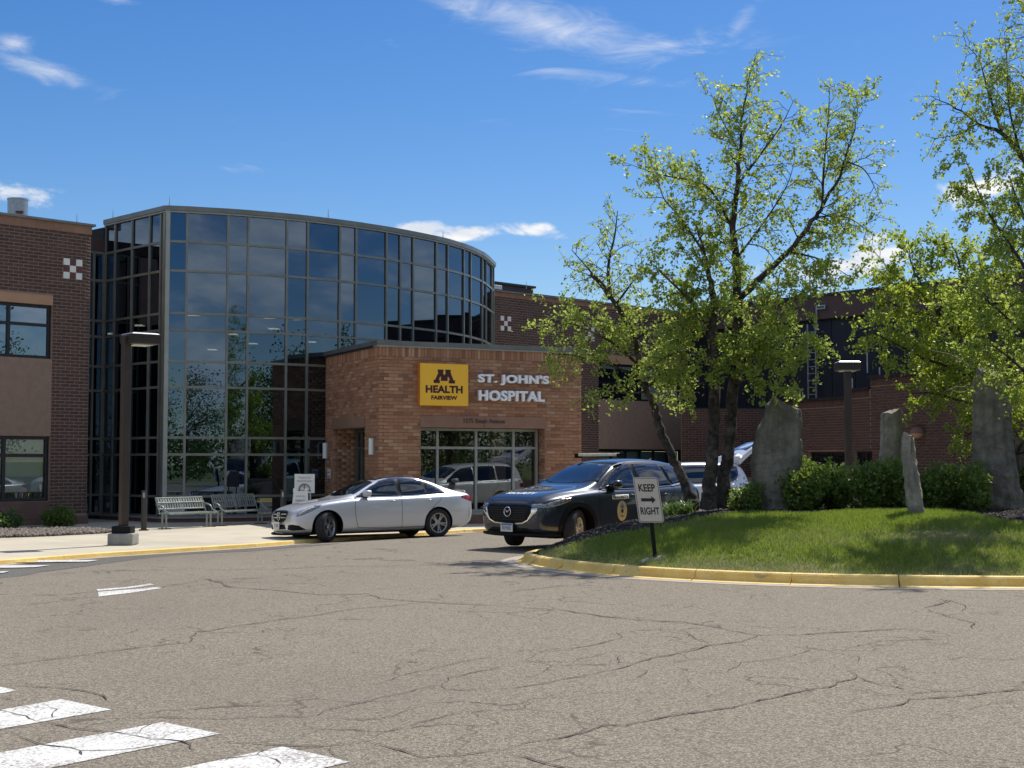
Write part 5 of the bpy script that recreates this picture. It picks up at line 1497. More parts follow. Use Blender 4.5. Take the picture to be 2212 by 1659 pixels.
def emblem_ring(root, c, r, kind):
    c = Vector(c); mb = MB(); n = 28
    for rr, tr in ((r, r * .11),):
        pts = [c + Vector((-.004, math.cos(2 * PI * k / n) * rr, math.sin(2 * PI * k / n) * rr)) for k in range(n + 1)]
        mb.tube(pts, tr, 6, caps=False)
    if kind == 'star':
        for a in (90, 210, 330):
            a = math.radians(a); e = c + Vector((-.004, math.cos(a) * r * .93, math.sin(a) * r * .93)); mb.tube([c + Vector((-.010, 0, 0)), e], [r * .17, r * .05], 6)
    else:
        pts = [c + Vector((-.006, u * r, v * r)) for u, v in ((-.88, .42), (-.5, .36), (-.22, .12), (0, -.16), (.22, .12), (.5, .36), (.88, .42))]
        mb.tube(pts, [r * .04, r * .10, r * .13, r * .15, r * .13, r * .10, r * .04], 6)
    return mb.build('emblem', M['chrome'], root, smooth=True, local=True)
def bothsides(f):
    for s_ in (-1, 1): f(s_)
# ---------------------------------------------------------------- silver saloon
TS = dict(
 x=[-.01, .03, .12, .30, .55, .80, 1.10, 1.36, 1.62, 1.95, 2.30, 2.70, 3.10, 3.50, 3.85, 4.12, 4.36, 4.55, 4.66, 4.70],
 w=[.50, .66, .765, .84, .88, .895, .90, .90, .905, .905, .905, .905, .905, .905, .90, .89, .865, .82, .74, .60],
 zt=[.60, .70, .755, .815, .868, .905, .945, .985, 1.11, 1.29, 1.405, 1.44, 1.435, 1.375, 1.25, 1.125, 1.055, 1.04, .98, .80],
 zs=[.56, .655, .70, .755, .81, .855, .89, .915, .93, .938, .943, .948, .955, .965, .975, .98, .985, .985, .93, .76],
 zb=[.30, .22, .20, .185, .18, .18, .18, .18, .18, .18, .18, .18, .18, .18, .18, .18, .20, .26, .36, .42],
 w7=[.40, .56, .66, .74, .78, .80, .80, .795, .79, .785, .785, .785, .785, .78, .775, .77, .76, .72, .62, .48],
 w9=[.28, .42, .50, .57, .61, .64, .66, .665, .64, .595, .565, .56, .56, .555, .555, .57, .60, .58, .50, .36],
 tuck=.06)
h, left, ang, sc_, o2, zc_ = place_car('s', (697, 1172.5), (937, 1160.5), 2.84, .83, .77, '')
h0 = h
yaw_ = math.radians(30); h = Vector((-math.cos(yaw_), -math.sin(yaw_))); left = Vector((-h.y, h.x)); print('SEDAN', h0, h, sc_, o2)
sc_ = 1.045
SD = thing('parked_car', label='silver four-door saloon turning by the kerb with its front wheels turned', cat='car')
pose(SD, h, left, o2, sc_, (.83, 3.67), .77)
SD.scale.z *= 1.035
body, bv = car_shell(TS, [(.83, .335, .375), (3.67, .335, .375)], M['silver_paint'], SD)
sym = lambda L: L + [(-a, b) for a, b in reversed(L)]
symx = lambda L: L + [(a, -b) for a, b in reversed(L)]
def sedan_side(s_):
    P_ = lambda n_, o_, m_, **k: patch(n_, o_, 'side', bv, m_, SD, side=s_, **k)
    P_('window_surround', [(1.50, .955), (1.62, 1.0), (1.95, 1.185), (2.25, 1.325), (2.55, 1.385), (2.85, 1.392), (3.15, 1.37), (3.42, 1.305), (3.68, 1.185), (3.88, 1.065), (3.97, .995), (3.85, .985), (2.7, .962)], M['black_plastic'], lift=.003) if False else strip_on('window_trim', [(1.52, .955), (1.66, 1.012), (1.97, 1.186), (2.26, 1.322), (2.55, 1.381), (2.85, 1.388), (3.14, 1.365), (3.40, 1.302), (3.67, 1.182), (3.87, 1.064), (3.95, .998), (3.84, .988), (2.7, .965), (1.52, .953)], 'side', bv, M['chrome'], SD, w=.016, lift=.009, side=s_)
    P_('window_surround', [(1.56, .967), (1.66, 1.005), (1.97, 1.178), (2.26, 1.314), (2.55, 1.373), (2.85, 1.38), (3.14, 1.357), (3.40, 1.294), (3.66, 1.176), (3.85, 1.06), (3.92, 1.003), (3.84, .997), (2.7, .974)], M['black_plastic'], lift=.011, step=.05)
    P_('side_window', [(1.70, .985), (1.72, 1.012), (2.0, 1.17), (2.27, 1.292), (2.5, 1.345), (2.64, 1.355), (2.66, .99)], M['car_glass'], lift=.018, step=.05)
    P_('side_window', [(2.75, .992), (2.74, 1.357), (2.95, 1.35), (3.14, 1.33), (3.36, 1.28), (3.40, 1.003)], M['car_glass'], lift=.018, step=.05)
    P_('quarter_window', [(3.46, 1.005), (3.43, 1.25), (3.62, 1.165), (3.79, 1.06), (3.85, 1.01)], M['car_glass'], lift=.018, step=.05)
    P_('headlamp', [(.10, .575), (.135, .64), (.22, .705), (.38, .765), (.56, .815), (.70, .825), (.64, .775), (.50, .71), (.34, .64), (.20, .585)], M['lens_clear'], lift=.006, step=.04)
    P_('lamp_blade', [(.14, .60), (.18, .66), (.30, .72), (.50, .783), (.50, .768), (.32, .70), (.20, .64)], M['white_sign'], lift=.012, step=.03)
    P_('tail_lamp', [(4.30, .90), (4.32, .955), (4.45, .962), (4.60, .935), (4.66, .86), (4.64, .80), (4.52, .83)], M['lens_red'], lift=.007, step=.04)
    for x0 in (1.60, 2.70):
        pass
    strip_on('door_gap', [(1.58, .30), (1.52, .50), (1.50, .80), (1.56, .95)], 'side', bv, M['black_plastic'], SD, w=.009, side=s_)
    strip_on('door_gap', [(2.70, .26), (2.70, .60), (2.705, .97)], 'side', bv, M['black_plastic'], SD, w=.009, side=s_)
    strip_on('door_gap', [(3.30, .28), (3.36, .50), (3.55, .72), (3.72, .86), (3.80, .97)], 'side', bv, M['black_plastic'], SD, w=.009, side=s_)
    strip_on('door_gap', [(1.58, .295), (2.3, .26), (3.30, .275)], 'side', bv, M['black_plastic'], SD, w=.008, side=s_)
    strip_on('side_crease', [(4.0, .60), (4.3, .585), (4.6, .60)], 'side', bv, M['alloy'], SD, w=.006, side=s_)
    for x_ in (2.45, 3.42):
        l_, nm = onbody(bv, 'side', x_, .865, s_); nm = Vector((0, s_, 0))
        mb = MB(); mb.tube([l_ + nm * .012 + Vector((-.10, 0, 0)), l_ + nm * .035 + Vector((-.05, 0, .006)), l_ + nm * .038 + Vector((.05, 0, .006)), l_ + nm * .012 + Vector((.10, 0, 0))], [.010, .017, .017, .010], 8)
        mb.build('door_handle', M['chrome'], SD, smooth=True, local=True)
    l_, _ = onbody(bv, 'side', 1.78, .99, s_)
    mirror(SD, 1.80, l_.y + s_ * .02, .985, M['silver_paint'], s_)
    for x_, st in ((.83, .52), (3.67, 0)):
        wheel(SD, x_, s_ * .775, .335, .235, .225, 'split5', st * 1.2, M['alloy'], rot=.3 + x_)
bothsides(sedan_side)
patch('windscreen', [(1.38, 0), (1.42, -.4), (1.56, -.69), (2.10, -.555), (2.16, 0), (2.10, .555), (1.56, .69), (1.42, .4)], 'top', bv, M['car_glass'], SD, lift=.006)
patch('rear_window', [(3.40, 0), (3.38, -.50), (4.02, -.60), (4.08, 0), (4.02, .60), (3.38, .50)], 'top', bv, M['car_glass'], SD, lift=.006)
patch('roof_glass', [(2.20, -.46), (3.15, -.46), (3.18, 0), (3.15, .46), (2.20, .46), (2.18, 0)], 'top', bv, M['car_glass'], SD, lift=.004)
for s_ in (-1, 1):
    strip_on('bonnet_gap', [(.12, s_ * .56), (.5, s_ * .70), (1.0, s_ * .765), (1.5, s_ * .78)], 'top', bv, M['black_plastic'], SD, w=.008)
patch('grille', sym([(.0, .70), (-.22, .70), (-.43, .685), (-.455, .62), (-.38, .52), (-.27, .465), (-.02, .455)]), 'front', bv, M['black_plastic'], SD, lift=.008, step=.05)
strip_on('grille_frame', [(a, b) for a, b in sym([(.0, .706), (-.22, .706), (-.44, .69), (-.465, .62), (-.39, .515), (-.275, .458), (-.02, .448)])], 'front', bv, M['chrome'], SD, w=.012, lift=.012)
for z_ in (.63, .555):
    for s_ in (-1, 1): patch('grille_bar', [(s_ * .12, z_ - .012), (s_ * .40, z_ - .008), (s_ * .40, z_ + .012), (s_ * .12, z_ + .016)], 'front', bv, M['alloy'], SD, lift=.022, step=.05)
l_, _ = onbody(bv, 'front', 0, .585)
emblem_ring(SD, l_ + Vector((-.025, 0, .002)), .088, 'star')
patch('lower_intake', sym([(.0, .40), (-.30, .40), (-.36, .30), (-.02, .29)]), 'front', bv, M['black_plastic'], SD, lift=.008, step=.05)
for s_ in (-1, 1):
    patch('fog_intake', [(s_ * .46, .30), (s_ * .53, .395), (s_ * .66, .405), (s_ * .765, .38), (s_ * .80, .29), (s_ * .66, .275)], 'front', bv, M['black_plastic'], SD, lift=.008, step=.05)
mb = MB(); mb.tube([(.42, -.86, .205), (.16, -.80, .20), (.03, -.60, .195), (-.045, -.3, .19), (-.06, 0, .19), (-.045, .3, .19), (.03, .60, .195), (.16, .80, .20), (.42, .86, .205)], .026, 8); mb.build('front_splitter', M['black_plastic'], SD, smooth=True, local=True)
plate(SD, (-.062, .03, .385), (-1, 0, 0), (0, 0, 1), .31, .16, '1X')
mb = MB(); mb.tube([(4.54, -.60, 1.035), (4.62, -.40, 1.062), (4.66, 0, 1.07), (4.62, .40, 1.062), (4.54, .60, 1.035)], [.010, .018, .02, .018, .010], 8); mb.build('boot_spoiler', M['silver_paint'], SD, smooth=True, local=True)
mb = MB(); mb.box((2.3, 0, .20), (3.6, 1.3, .08)); mb.build('underbody', M['black_plastic'], SD, local=True)
# ---------------------------------------------------------------- dark security sport utility
TU = dict(
 x=[-.01, .04, .13, .32, .58, .88, 1.18, 1.42, 1.68, 1.98, 2.30, 2.70, 3.10, 3.50, 3.88, 4.14, 4.36, 4.50, 4.575],
 w=[.66, .76, .83, .885, .91, .92, .92, .92, .92, .92, .92, .92, .92, .92, .915, .90, .87, .83, .74],
 zt=[.80, .90, .965, 1.02, 1.065, 1.10, 1.135, 1.185, 1.33, 1.50, 1.615, 1.665, 1.675, 1.655, 1.61, 1.55, 1.42, 1.22, 1.02],
 zs=[.74, .84, .89, .94, .98, 1.01, 1.03, 1.045, 1.055, 1.06, 1.065, 1.075, 1.09, 1.105, 1.12, 1.13, 1.12, 1.06, .92],
 zb=[.40, .31, .28, .26, .24, .23, .23, .23, .23, .23, .23, .23, .23, .23, .24, .26, .32, .40, .48],
 w7=[.54, .66, .73, .78, .80, .81, .81, .81, .81, .81, .81, .81, .81, .805, .795, .785, .765, .73, .62],
 w9=[.42, .52, .58, .62, .65, .67, .675, .675, .645, .61, .595, .59, .59, .585, .58, .57, .555, .53, .44],
 tuck=.05)
nf = Vector((1.14, 26.95)); hS = Vector((-.72, -.69)).normalized(); lS = Vector((-hS.y, hS.x))
o2 = nf - lS * .79 + hS * .90
SU = thing('parked_car', label='dark blue-grey security patrol vehicle with a door badge behind the keep right sign', cat='car')
scu = 1.035
pose(SU, hS, lS, o2, scu, (.90, 3.60), .79)
SU.location.z += 0.02
body, bu = car_shell(TU, [(.90, .365, .42), (3.60, .365, .42)], M['navy_paint'], SU)
def suv_side(s_):
    P_ = lambda n_, o_, m_, **k: patch(n_, o_, 'side', bu, m_, SU, side=s_, **k)
    P_('window_surround', [(1.52, 1.075), (1.66, 1.16), (2.0, 1.40), (2.22, 1.515), (2.5, 1.575), (2.9, 1.59), (3.3, 1.575), (3.65, 1.51), (3.92, 1.39), (4.06, 1.27), (4.03, 1.195), (3.6, 1.13), (2.6, 1.09)], M['black_plastic'], lift=.010, step=.05)
    P_('side_window', [(1.72, 1.10), (1.73, 1.17), (2.02, 1.375), (2.24, 1.487), (2.45, 1.535), (2.56, 1.545), (2.61, 1.115)], M['car_glass'], lift=.017, step=.05)
    P_('side_window', [(2.72, 1.12), (2.67, 1.548), (2.95, 1.555), (3.28, 1.54), (3.42, 1.52), (3.58, 1.155)], M['car_glass'], lift=.017, step=.05)
    P_('quarter_window', [(3.66, 1.165), (3.50, 1.505), (3.66, 1.47), (3.88, 1.37), (3.97, 1.27), (3.95, 1.215)], M['car_glass'], lift=.017, step=.05)
    strip_on('window_trim', [(3.60, 1.125), (3.90, 1.165), (4.05, 1.20), (4.09, 1.28)], 'side', bu, M['chrome'], SU, w=.03, lift=.014, side=s_)
    strip_on('window_trim', [(1.60, 1.072), (2.6, 1.09), (3.60, 1.125)], 'side', bu, M['chrome'], SU, w=.012, lift=.012, side=s_)
    P_('headlamp', [(.10, .775), (.11, .83), (.30, .885), (.52, .935), (.74, .955), (.68, .895), (.50, .835), (.28, .785)], M['lens_clear'], lift=.007, step=.04)
    P_('side_marker', [(.50, .845), (.55, .92), (.73, .95), (.67, .895)], M['lens_amber'], lift=.012, step=.03)
    for ax_ in (.90, 3.60):
        pts = [(ax_ + math.cos(a) * .455, .365 + math.sin(a) * .455) for a in np.linspace(math.radians(-18), math.radians(198), 22)]
        strip_on('arch_trim', pts, 'side', bu, M['black_plastic'], SU, w=.085, lift=.014, side=s_, step=.06)
    P_('sill_cladding', [(1.36, .24), (3.16, .24), (3.14, .40), (1.38, .40)], M['black_plastic'], lift=.012)
    P_('sill_strip', [(1.50, .40), (3.10, .42), (3.06, .47), (1.56, .45)], M['alloy_dark'], lift=.016)
    strip_on('door_gap', [(1.48, .46), (1.44, .70), (1.46, 1.0), (1.52, 1.07)], 'side', bu, M['black_plastic'], SU, w=.010, side=s_)
    strip_on('door_gap', [(2.62, .42), (2.65, .8), (2.64, 1.09)], 'side', bu, M['black_plastic'], SU, w=.010, side=s_)
    strip_on('door_gap', [(3.18, .42), (3.26, .62), (3.46, .86), (3.60, 1.0), (3.63, 1.12)], 'side', bu, M['black_plastic'], SU, w=.010, side=s_)
    for x_ in (2.38, 3.34):
        l_, _ = onbody(bu, 'side', x_, .965, s_); nm = Vector((0, s_, 0))
        mb = MB(); mb.tube([l_ + nm * .012 + Vector((-.11, 0, 0)), l_ + nm * .036 + Vector((-.05, 0, .006)), l_ + nm * .036 + Vector((.05, 0, .006)), l_ + nm * .012 + Vector((.11, 0, 0))], [.010, .018, .018, .010], 8)
        mb.build('door_handle', M['navy_paint'], SU, smooth=True, local=True)
    l_, _ = onbody(bu, 'side', 1.84, 1.13, s_)
    mirror(SU, 1.86, l_.y + s_ * .03, 1.10, M['navy_paint'], s_, 1.12)
    for x_, st in ((.90, .42), (3.60, 0)):
        wheel(SU, x_, s_ * .785, .365, .225, .23, 'split5', st, M['alloy_bronze'], rot=.2 + x_)
bothsides(suv_side)
patch('windscreen', [(1.40, 0), (1.44, -.4), (1.60, -.715), (2.12, -.58), (2.17, 0), (2.12, .58), (1.60, .715), (1.44, .4)], 'top', bu, M['car_glass'], SU, lift=.006)
patch('rear_window', sym([(0, 1.50), (-.50, 1.47), (-.62, 1.20), (0, 1.18)]), 'rear', bu, M['car_glass'], SU, lift=.006)
for s_ in (-1, 1):
    strip_on('bonnet_gap', [(.14, s_ * .62), (.5, s_ * .74), (1.0, s_ * .79), (1.5, s_ * .80)], 'top', bu, M['black_plastic'], SU, w=.009)
    patch('headlamp', [(s_ * .56, .775), (s_ * .57, .83), (s_ * .74, .842), (s_ * .82, .83), (s_ * .80, .775)], 'front', bu, M['lens_clear'], SU, lift=.007, step=.04)
    patch('grille_wing', [(s_ * .585, .765), (s_ * .72, .762), (s_ * .655, .66), (s_ * .54, .555), (s_ * .505, .54), (s_ * .565, .66)], 'front', bu, M['chrome'], SU, lift=.018, step=.03)
    pts = [(.13, .80), (.33, .86), (.60, .93)]
patch('grille', sym([(0, .815), (-.50, .812), (-.585, .78), (-.57, .68), (-.48, .56), (-.36, .505), (-.02, .485)]), 'front', bu, M['black_plastic'], SU, lift=.012, step=.05)
strip_on('grille_frame', sym([(-.585, .66), (-.50, .545), (-.36, .488), (-.001, .468)]), 'front', bu, M['chrome'], SU, w=.022, lift=.022)
for r_ in range(6):
    strip_on('grille_bar', [(-.50 + .03 * (5 - r_) * .5, .55 + r_ * .042), (.50 - .03 * (5 - r_) * .5, .55 + r_ * .042)], 'front', bu, M['alloy_dark'], SU, w=.006, lift=.018)
l_, _ = onbody(bu, 'front', 0, .68)
emblem_ring(SU, l_ + Vector((-.03, 0, .01)), .085, 'wing')
patch('lower_bumper', sym([(0, .40), (-.45, .40), (-.72, .30), (-.70, .27), (0, .275)]), 'front', bu, M['black_plastic'], SU, lift=.012, step=.05)
mb = MB(); mb.tube([(.45, -.88, .275), (.16, -.83, .28), (.04, -.62, .28), (-.04, -.3, .275), (-.055, 0, .275), (-.04, .3, .275), (.04, .62, .28), (.16, .83, .28), (.45, .88, .275)], .03, 8); mb.build('front_splitter', M['black_plastic'], SU, smooth=True, local=True)
plate(SU, (-.055, 0, .405), (-1, 0, 0), (0, 0, 1), .31, .155, 'TKF·HOU', pmat('plate_blue', (.10, .22, .36)))
body_text('bonnet_lettering', 'SECURITY', bu, 'top', .32, 0, .74, .12, M['letter_white'], SU, flip=-1)
# door markings on the near side
patch('door_decal', [(1.80, .895), (2.26, .905), (2.26, .985), (1.80, .975)], 'side', bu, M['white_sign'], SU, side=-1, lift=.006, thick=.002)
body_text('door_lettering', 'SECURITY', bu, 'side', 2.03, .938, .42, .055, M['black_print'], SU, side=-1, lift=.010)
oval = [(2.06 + math.cos(a) * .135, .68 + math.sin(a) * .19) for a in np.linspace(0, 2 * PI, 28)[:-1]]
gold = pmat('badge_gold', (.55, .42, .17), (.62, .50, .26), 30, .5)
patch('door_badge', oval, 'side', bu, gold, SU, side=-1, lift=.006, thick=.002)
patch('badge_seal', [(2.06 + math.cos(a) * .035, .675 + math.sin(a) * .04) for a in np.linspace(0, 2 * PI, 16)[:-1]], 'side', bu, M['black_print'], SU, side=-1, lift=.009, thick=.002, step=.03)
patch('badge_crest', [(2.00, .74), (2.03, .79), (2.06, .815), (2.09, .79), (2.12, .74), (2.09, .725), (2.03, .725)], 'side', bu, M['grey_print'], SU, side=-1, lift=.009, thick=.002, step=.03)
patch('badge_crest', [(2.01, .585), (2.06, .60), (2.11, .585), (2.10, .565), (2.02, .565)], 'side', bu, M['grey_print'], SU, side=-1, lift=.009, thick=.002, step=.03)
mb = MB(); mb.box((2.42, 0, 1.735), (.13, 1.0, .06)); lb_ = mb.build('light_bar', pmat('light_bar_lens', (.9, .84, .6), (.8, .7, .45), 12, .3), SU, local=True, bevel=.015)
for s_ in (-1, 1):
    mb = MB(); mb.box((2.42, s_ * .56, 1.715), (.16, .05, .09)); mb.build('bar_bracket', M['black_plastic'], lb_, local=True)
mb = MB(); mb.tube([(3.9, 0, 1.61), (3.98, 0, 1.66)], [.035, .012], 8); mb.build('roof_antenna', M['black_plastic'], SU, local=True)
mb = MB(); mb.box((2.3, 0, .25), (3.5, 1.3, .10)); mb.build('underbody', M['black_plastic'], SU, local=True)
# ---------------------------------------------------------------- white sport utility with raised tailgate
TW = dict(
 x=[-.01, .04, .13, .32, .60, .92, 1.22, 1.46, 1.70, 2.00, 2.35, 2.80, 3.30, 3.80, 4.30, 4.62, 4.76, 4.86, 4.90],
 w=[.70, .80, .87, .92, .94, .95, .95, .95, .95, .95, .95, .95, .95, .95, .945, .93, .90, .86, .78],
 zt=[.84, .94, 1.0, 1.06, 1.10, 1.13, 1.16, 1.21, 1.36, 1.54, 1.67, 1.73, 1.745, 1.74, 1.73, 1.70, 1.52, 1.25, 1.02],
 zs=[.78, .87, .92, .97, 1.01, 1.04, 1.06, 1.075, 1.085, 1.09, 1.095, 1.10, 1.11, 1.12, 1.14, 1.15, 1.13, 1.05, .92],
 zb=[.38, .28, .25, .24, .24, .24, .24, .24, .24, .24, .24, .24, .24, .24, .25, .27, .33, .40, .48],
 w7=[.56, .68, .75, .80, .83, .84, .84, .84, .84, .84, .84, .84, .84, .84, .835, .82, .79, .75, .66],
 w9=[.44, .54, .60, .64, .67, .69, .70, .70, .68, .65, .64, .64, .64, .635, .63, .62, .60, .57, .48],
 tuck=.05)
WS_ = thing('parked_car', label='white sport utility with its tailgate raised, behind the birch trunks', cat='car')
hW = Vector((-.955, -.295)).normalized(); lW = Vector((-hW.y, hW.x))
rear = Vector(((1624 - 1106) / FPX * 38.0, 38.0))
pose(WS_, hW, lW, rear + hW * 4.9 - lW * .7, 1.0, (.95, 3.85), .8)
body, bw = car_shell(TW, [(.95, .37, .42), (3.85, .37, .42)], M['pearl_paint'], WS_)
def w_side(s_):
    P_ = lambda n_, o_, m_, **k: patch(n_, o_, 'side', bw, m_, WS_, side=s_, **k)
    P_('side_window', [(1.66, 1.12), (1.70, 1.19), (2.05, 1.45), (2.35, 1.58), (2.75, 1.635), (2.80, 1.13)], M['car_glass'], lift=.008)
    P_('side_window', [(2.86, 1.13), (2.81, 1.637), (3.3, 1.645), (3.66, 1.64), (3.70, 1.15)], M['car_glass'], lift=.008)
    P_('quarter_window', [(3.76, 1.15), (3.72, 1.64), (4.30, 1.62), (4.52, 1.58), (4.50, 1.36), (4.40, 1.22), (4.22, 1.165)], M['car_glass'], lift=.008)
    strip_on('window_trim', [(1.62, 1.105), (2.8, 1.115), (4.2, 1.145), (4.42, 1.20), (4.54, 1.36)], 'side', bw, M['chrome'], WS_, w=.02, lift=.012, side=s_)
    strip_on('door_gap', [(2.84, .42), (2.86, 1.12)], 'side', bw, M['black_plastic'], WS_, w=.01, side=s_)
    strip_on('door_gap', [(3.40, .42), (3.5, .7), (3.72, .95), (3.74, 1.13)], 'side', bw, M['black_plastic'], WS_, w=.01, side=s_)
    P_('sill_cladding', [(1.42, .25), (3.40, .25), (3.38, .38), (1.44, .38)], M['black_plastic'], lift=.010)
    P_('tail_lamp', [(4.66, .88), (4.64, 1.0), (4.74, 1.04), (4.84, 1.0), (4.86, .88)], M['lens_red'], lift=.008, step=.04)
    P_('headlamp', [(.12, .80), (.13, .88), (.40, .95), (.70, .98), (.50, .87)], M['lens_clear'], lift=.008, step=.05)
    l_, _ = onbody(bw, 'side', 1.9, 1.14, s_); mirror(WS_, 1.9, l_.y + s_ * .03, 1.12, M['pearl_paint'], s_, 1.1)
    for x_ in (.95, 3.85): wheel(WS_, x_, s_ * .81, .37, .24, .23, 'split5', 0, M['alloy'], rot=x_)
    P_('trim_badge', [(4.60, 1.075), (4.69, 1.075), (4.69, 1.12), (4.60, 1.12)], M['grey_print'], lift=.008, step=.05)
bothsides(w_side)
patch('windscreen', [(1.44, 0), (1.48, -.4), (1.62, -.74), (2.15, -.62), (2.2, 0), (2.15, .62), (1.62, .74), (1.48, .4)], 'top', bw, M['car_glass'], WS_, lift=.006)
patch('boot_opening', sym([(0, 1.58), (-.58, 1.56), (-.70, 1.1), (-.66, .72), (-.02, .70)]), 'rear', bw, M['black_plastic'], WS_, lift=.006)
# tailgate hinged at the roof end
def gate_pt(u, v, o): # u 0..1 from the hinge to the free edge, v -1..1 across, o thickness
    ang_ = math.radians(24) + u * .35; L_ = 1.02 * u
    x = 4.58 + L_ * math.cos(math.radians(30)) ; z = 1.74 + L_ * math.sin(math.radians(30)) + .08 * math.sin(PI * u)
    return (x - o * .45, v * (.64 - .06 * u), z + o * .9)
mb = MB(); vs = []; fs = []
nu, nv = 8, 8
for side_o in (0.0, -.11):
    for i in range(nu + 1):
        for j in range(nv + 1):
            u, v = i / nu, -1 + 2 * j / nv
            vs.append(gate_pt(u, v, side_o + (.05 * (1 - v * v) if side_o == 0 else 0)))
k = (nu + 1) * (nv + 1)
for i in range(nu):
    for j in range(nv):
        a = i * (nv + 1) + j; fs.append((a, a + 1, a + nv + 2, a + nv + 1)); fs.append((k + a, k + a + nv + 1, k + a + nv + 2, k + a + 1))
for i in range(nu):
    for j in (0, nv):
        a = i * (nv + 1) + j; fs.append((a, a + nv + 1, a + nv + 1 + k, a + k))
for j in range(nv):
    for i in (0, nu):
        a = i * (nv + 1) + j; fs.append((a, a + 1, a + 1 + k, a + k))
mb.add(vs, fs); tg = mb.build('tailgate', M['pearl_paint'], WS_, smooth=False, local=True)
mb = MB(); mb.add([gate_pt(u, v, .058) for u, v in ((.42, -.8), (.42, .8), (.95, .72), (.95, -.72))] + [gate_pt(u, v, -.118) for u, v in ((.30, -.8), (.30, .8), (.95, .72), (.95, -.72))], [(0, 1, 2, 3), (7, 6, 5, 4)])
mb.build('rear_window', M['car_glass'], tg, local=True)
mb = MB(); mb.tube([(4.42, -.60, 1.76), (4.52, -.62, 1.80), (4.66, -.5, 1.845), (4.72, 0, 1.86), (4.66, .5, 1.845), (4.52, .62, 1.80), (4.42, .60, 1.76)], [.05, .09, .10, .10, .10, .09, .05], 10); mb.build('roof_spoiler', M['pearl_paint'], WS_, smooth=True, local=True)
mb = MB(); mb.tube([(4.70, -.62, 1.25), (5.15, -.56, 1.95)], .012, 8); mb.build('gas_strut', M['black_plastic'], WS_, local=True)
mb = MB(); mb.box((2.4, 0, .26), (3.8, 1.3, .10)); mb.build('underbody', M['black_plastic'], WS_, local=True)
# ================================================================ street furniture
def lamp_post(loc, ztop, rotz, label, seen_base=True, arm=.30, head=.66):
    r = thing('street_lamp', loc, label=label, cat='street lamp', group='square-headed car park lamps')
    z0 = loc[2]
    if seen_base:
        MB().box((loc[0], loc[1], z0 + .13), (.56, .56, .26)).build('concrete_footing', M['concrete'], r, bevel=.03)
        MB().box((loc[0], loc[1], z0 + .34), (.42, .42, .16)).build('base_cover', M['black_plastic'], r, bevel=.02)
    else:
        MB().box((loc[0], loc[1], z0 + .1), (.5, .5, .2)).build('concrete_footing', M['concrete'], r)
    pw = .175
    zb = z0 + .42 if seen_base else z0 + .2
    MB().box((loc[0], loc[1], (zb + ztop - .06) / 2), (pw, pw, ztop - .06 - zb), ((math.cos(rotz), math.sin(rotz), 0), (-math.sin(rotz), math.cos(rotz), 0), (0, 0, 1))).build('pole', M['metal_bronze'], r, bevel=.012)
    X = Vector((math.cos(rotz), math.sin(rotz), 0)); Y = Vector((-math.sin(rotz), math.cos(rotz), 0)); Z = Vector((0, 0, 1))
    c = Vector((loc[0], loc[1], ztop)) + X * arm
    hd = MB(); hd.box(c - Z * .13, (head, head, .20), (X, Y, Z)); h = hd.build('lamp_head', M['metal_bronze'], r)
    tp = MB()
    a = head / 2; vs = [c + X * (i * a) + Y * (j * a) - Z * .03 for i, j in ((-1, -1), (1, -1), (1, 1), (-1, 1))] + [c + X * (i * a * .86) + Y * (j * a * .86) for i, j in ((-1, -1), (1, -1), (1, 1), (-1, 1))]
    tp.add(vs, [(4, 5, 6, 7), (0, 1, 5, 4), (1, 2, 6, 5), (2, 3, 7, 6), (3, 0, 4, 7)]); tp.build('lamp_lid', M['galv'], h)
    MB().box(c - Z * .245, (head * .94, head * .94, .02), (X, Y, Z)).build('lens_frame', M['metal_cap'], h)
    MB().box(c - Z * .262, (head * .66, head * .66, .02), (X, Y, Z)).build('lamp_lens', M['white_sign'], h)
    for k in range(3):
        MB().box(c - Z * (.075 + k * .048) + X * 0, (head + .03, head * .99 + .03, .018), (X, Y, Z)).build('cooling_fin', M['metal_bronze'], h)
    return r
lp = hit(266, 1177, zsw); zt1 = at(303, 719, lp.y).z
lamp_post((lp.x, lp.y, ZSW), zt1, math.radians(38), 'tall bronze lamp post with a square head on the pavement at left', True, .33, .66)
Yl = 38.7; Xl = (1832 - 1106) / FPX * Yl
lamp_post((Xl, Yl, float(zg(Xl, Yl))), at(1832, 781, Yl).z, math.radians(90), 'bronze lamp post with a square head rising behind the shrubs', False, .0, .60)
def bollard(px, py, h, label, Y=None):
    p = hit(px, py, zsw) if Y is None else Vector((at(px, py, Y).x, Y, ZSW))
    r = thing('bollard_light', (p.x, p.y, ZSW), label=label, cat='bollard', group='slim bollard lights on the pavement')
    MB().tube([(p.x, p.y, ZSW), (p.x, p.y, ZSW + .03)], .13, 16).build('base_plate', M['bollard'], r)
    MB().tube([(p.x, p.y, ZSW + .03), (p.x, p.y, ZSW + h - .20)], .078, 20).build('shaft', M['bollard'], r, smooth=False)
    MB().tube([(p.x, p.y, ZSW + h - .20), (p.x, p.y, ZSW + h - .06)], .052, 16).build('lens', M['galv'], r)
    for k in range(4):
        a = PI / 4 + k * PI / 2; MB().box((p.x + math.cos(a) * .068, p.y + math.sin(a) * .068, ZSW + h - .13), (.012, .012, .14)).build('guard', M['bollard'], r)
    MB().tube([(p.x, p.y, ZSW + h - .06), (p.x, p.y, ZSW + h)], .078, 20).build('cap', M['bollard'], r)
bollard(310.5, 1146, 1.08, 'dark slim bollard light on the pavement just right of the lamp post')
bollard(611, 1118, 1.05, 'dark slim bollard light beside the welcome sign', Y=40.6)
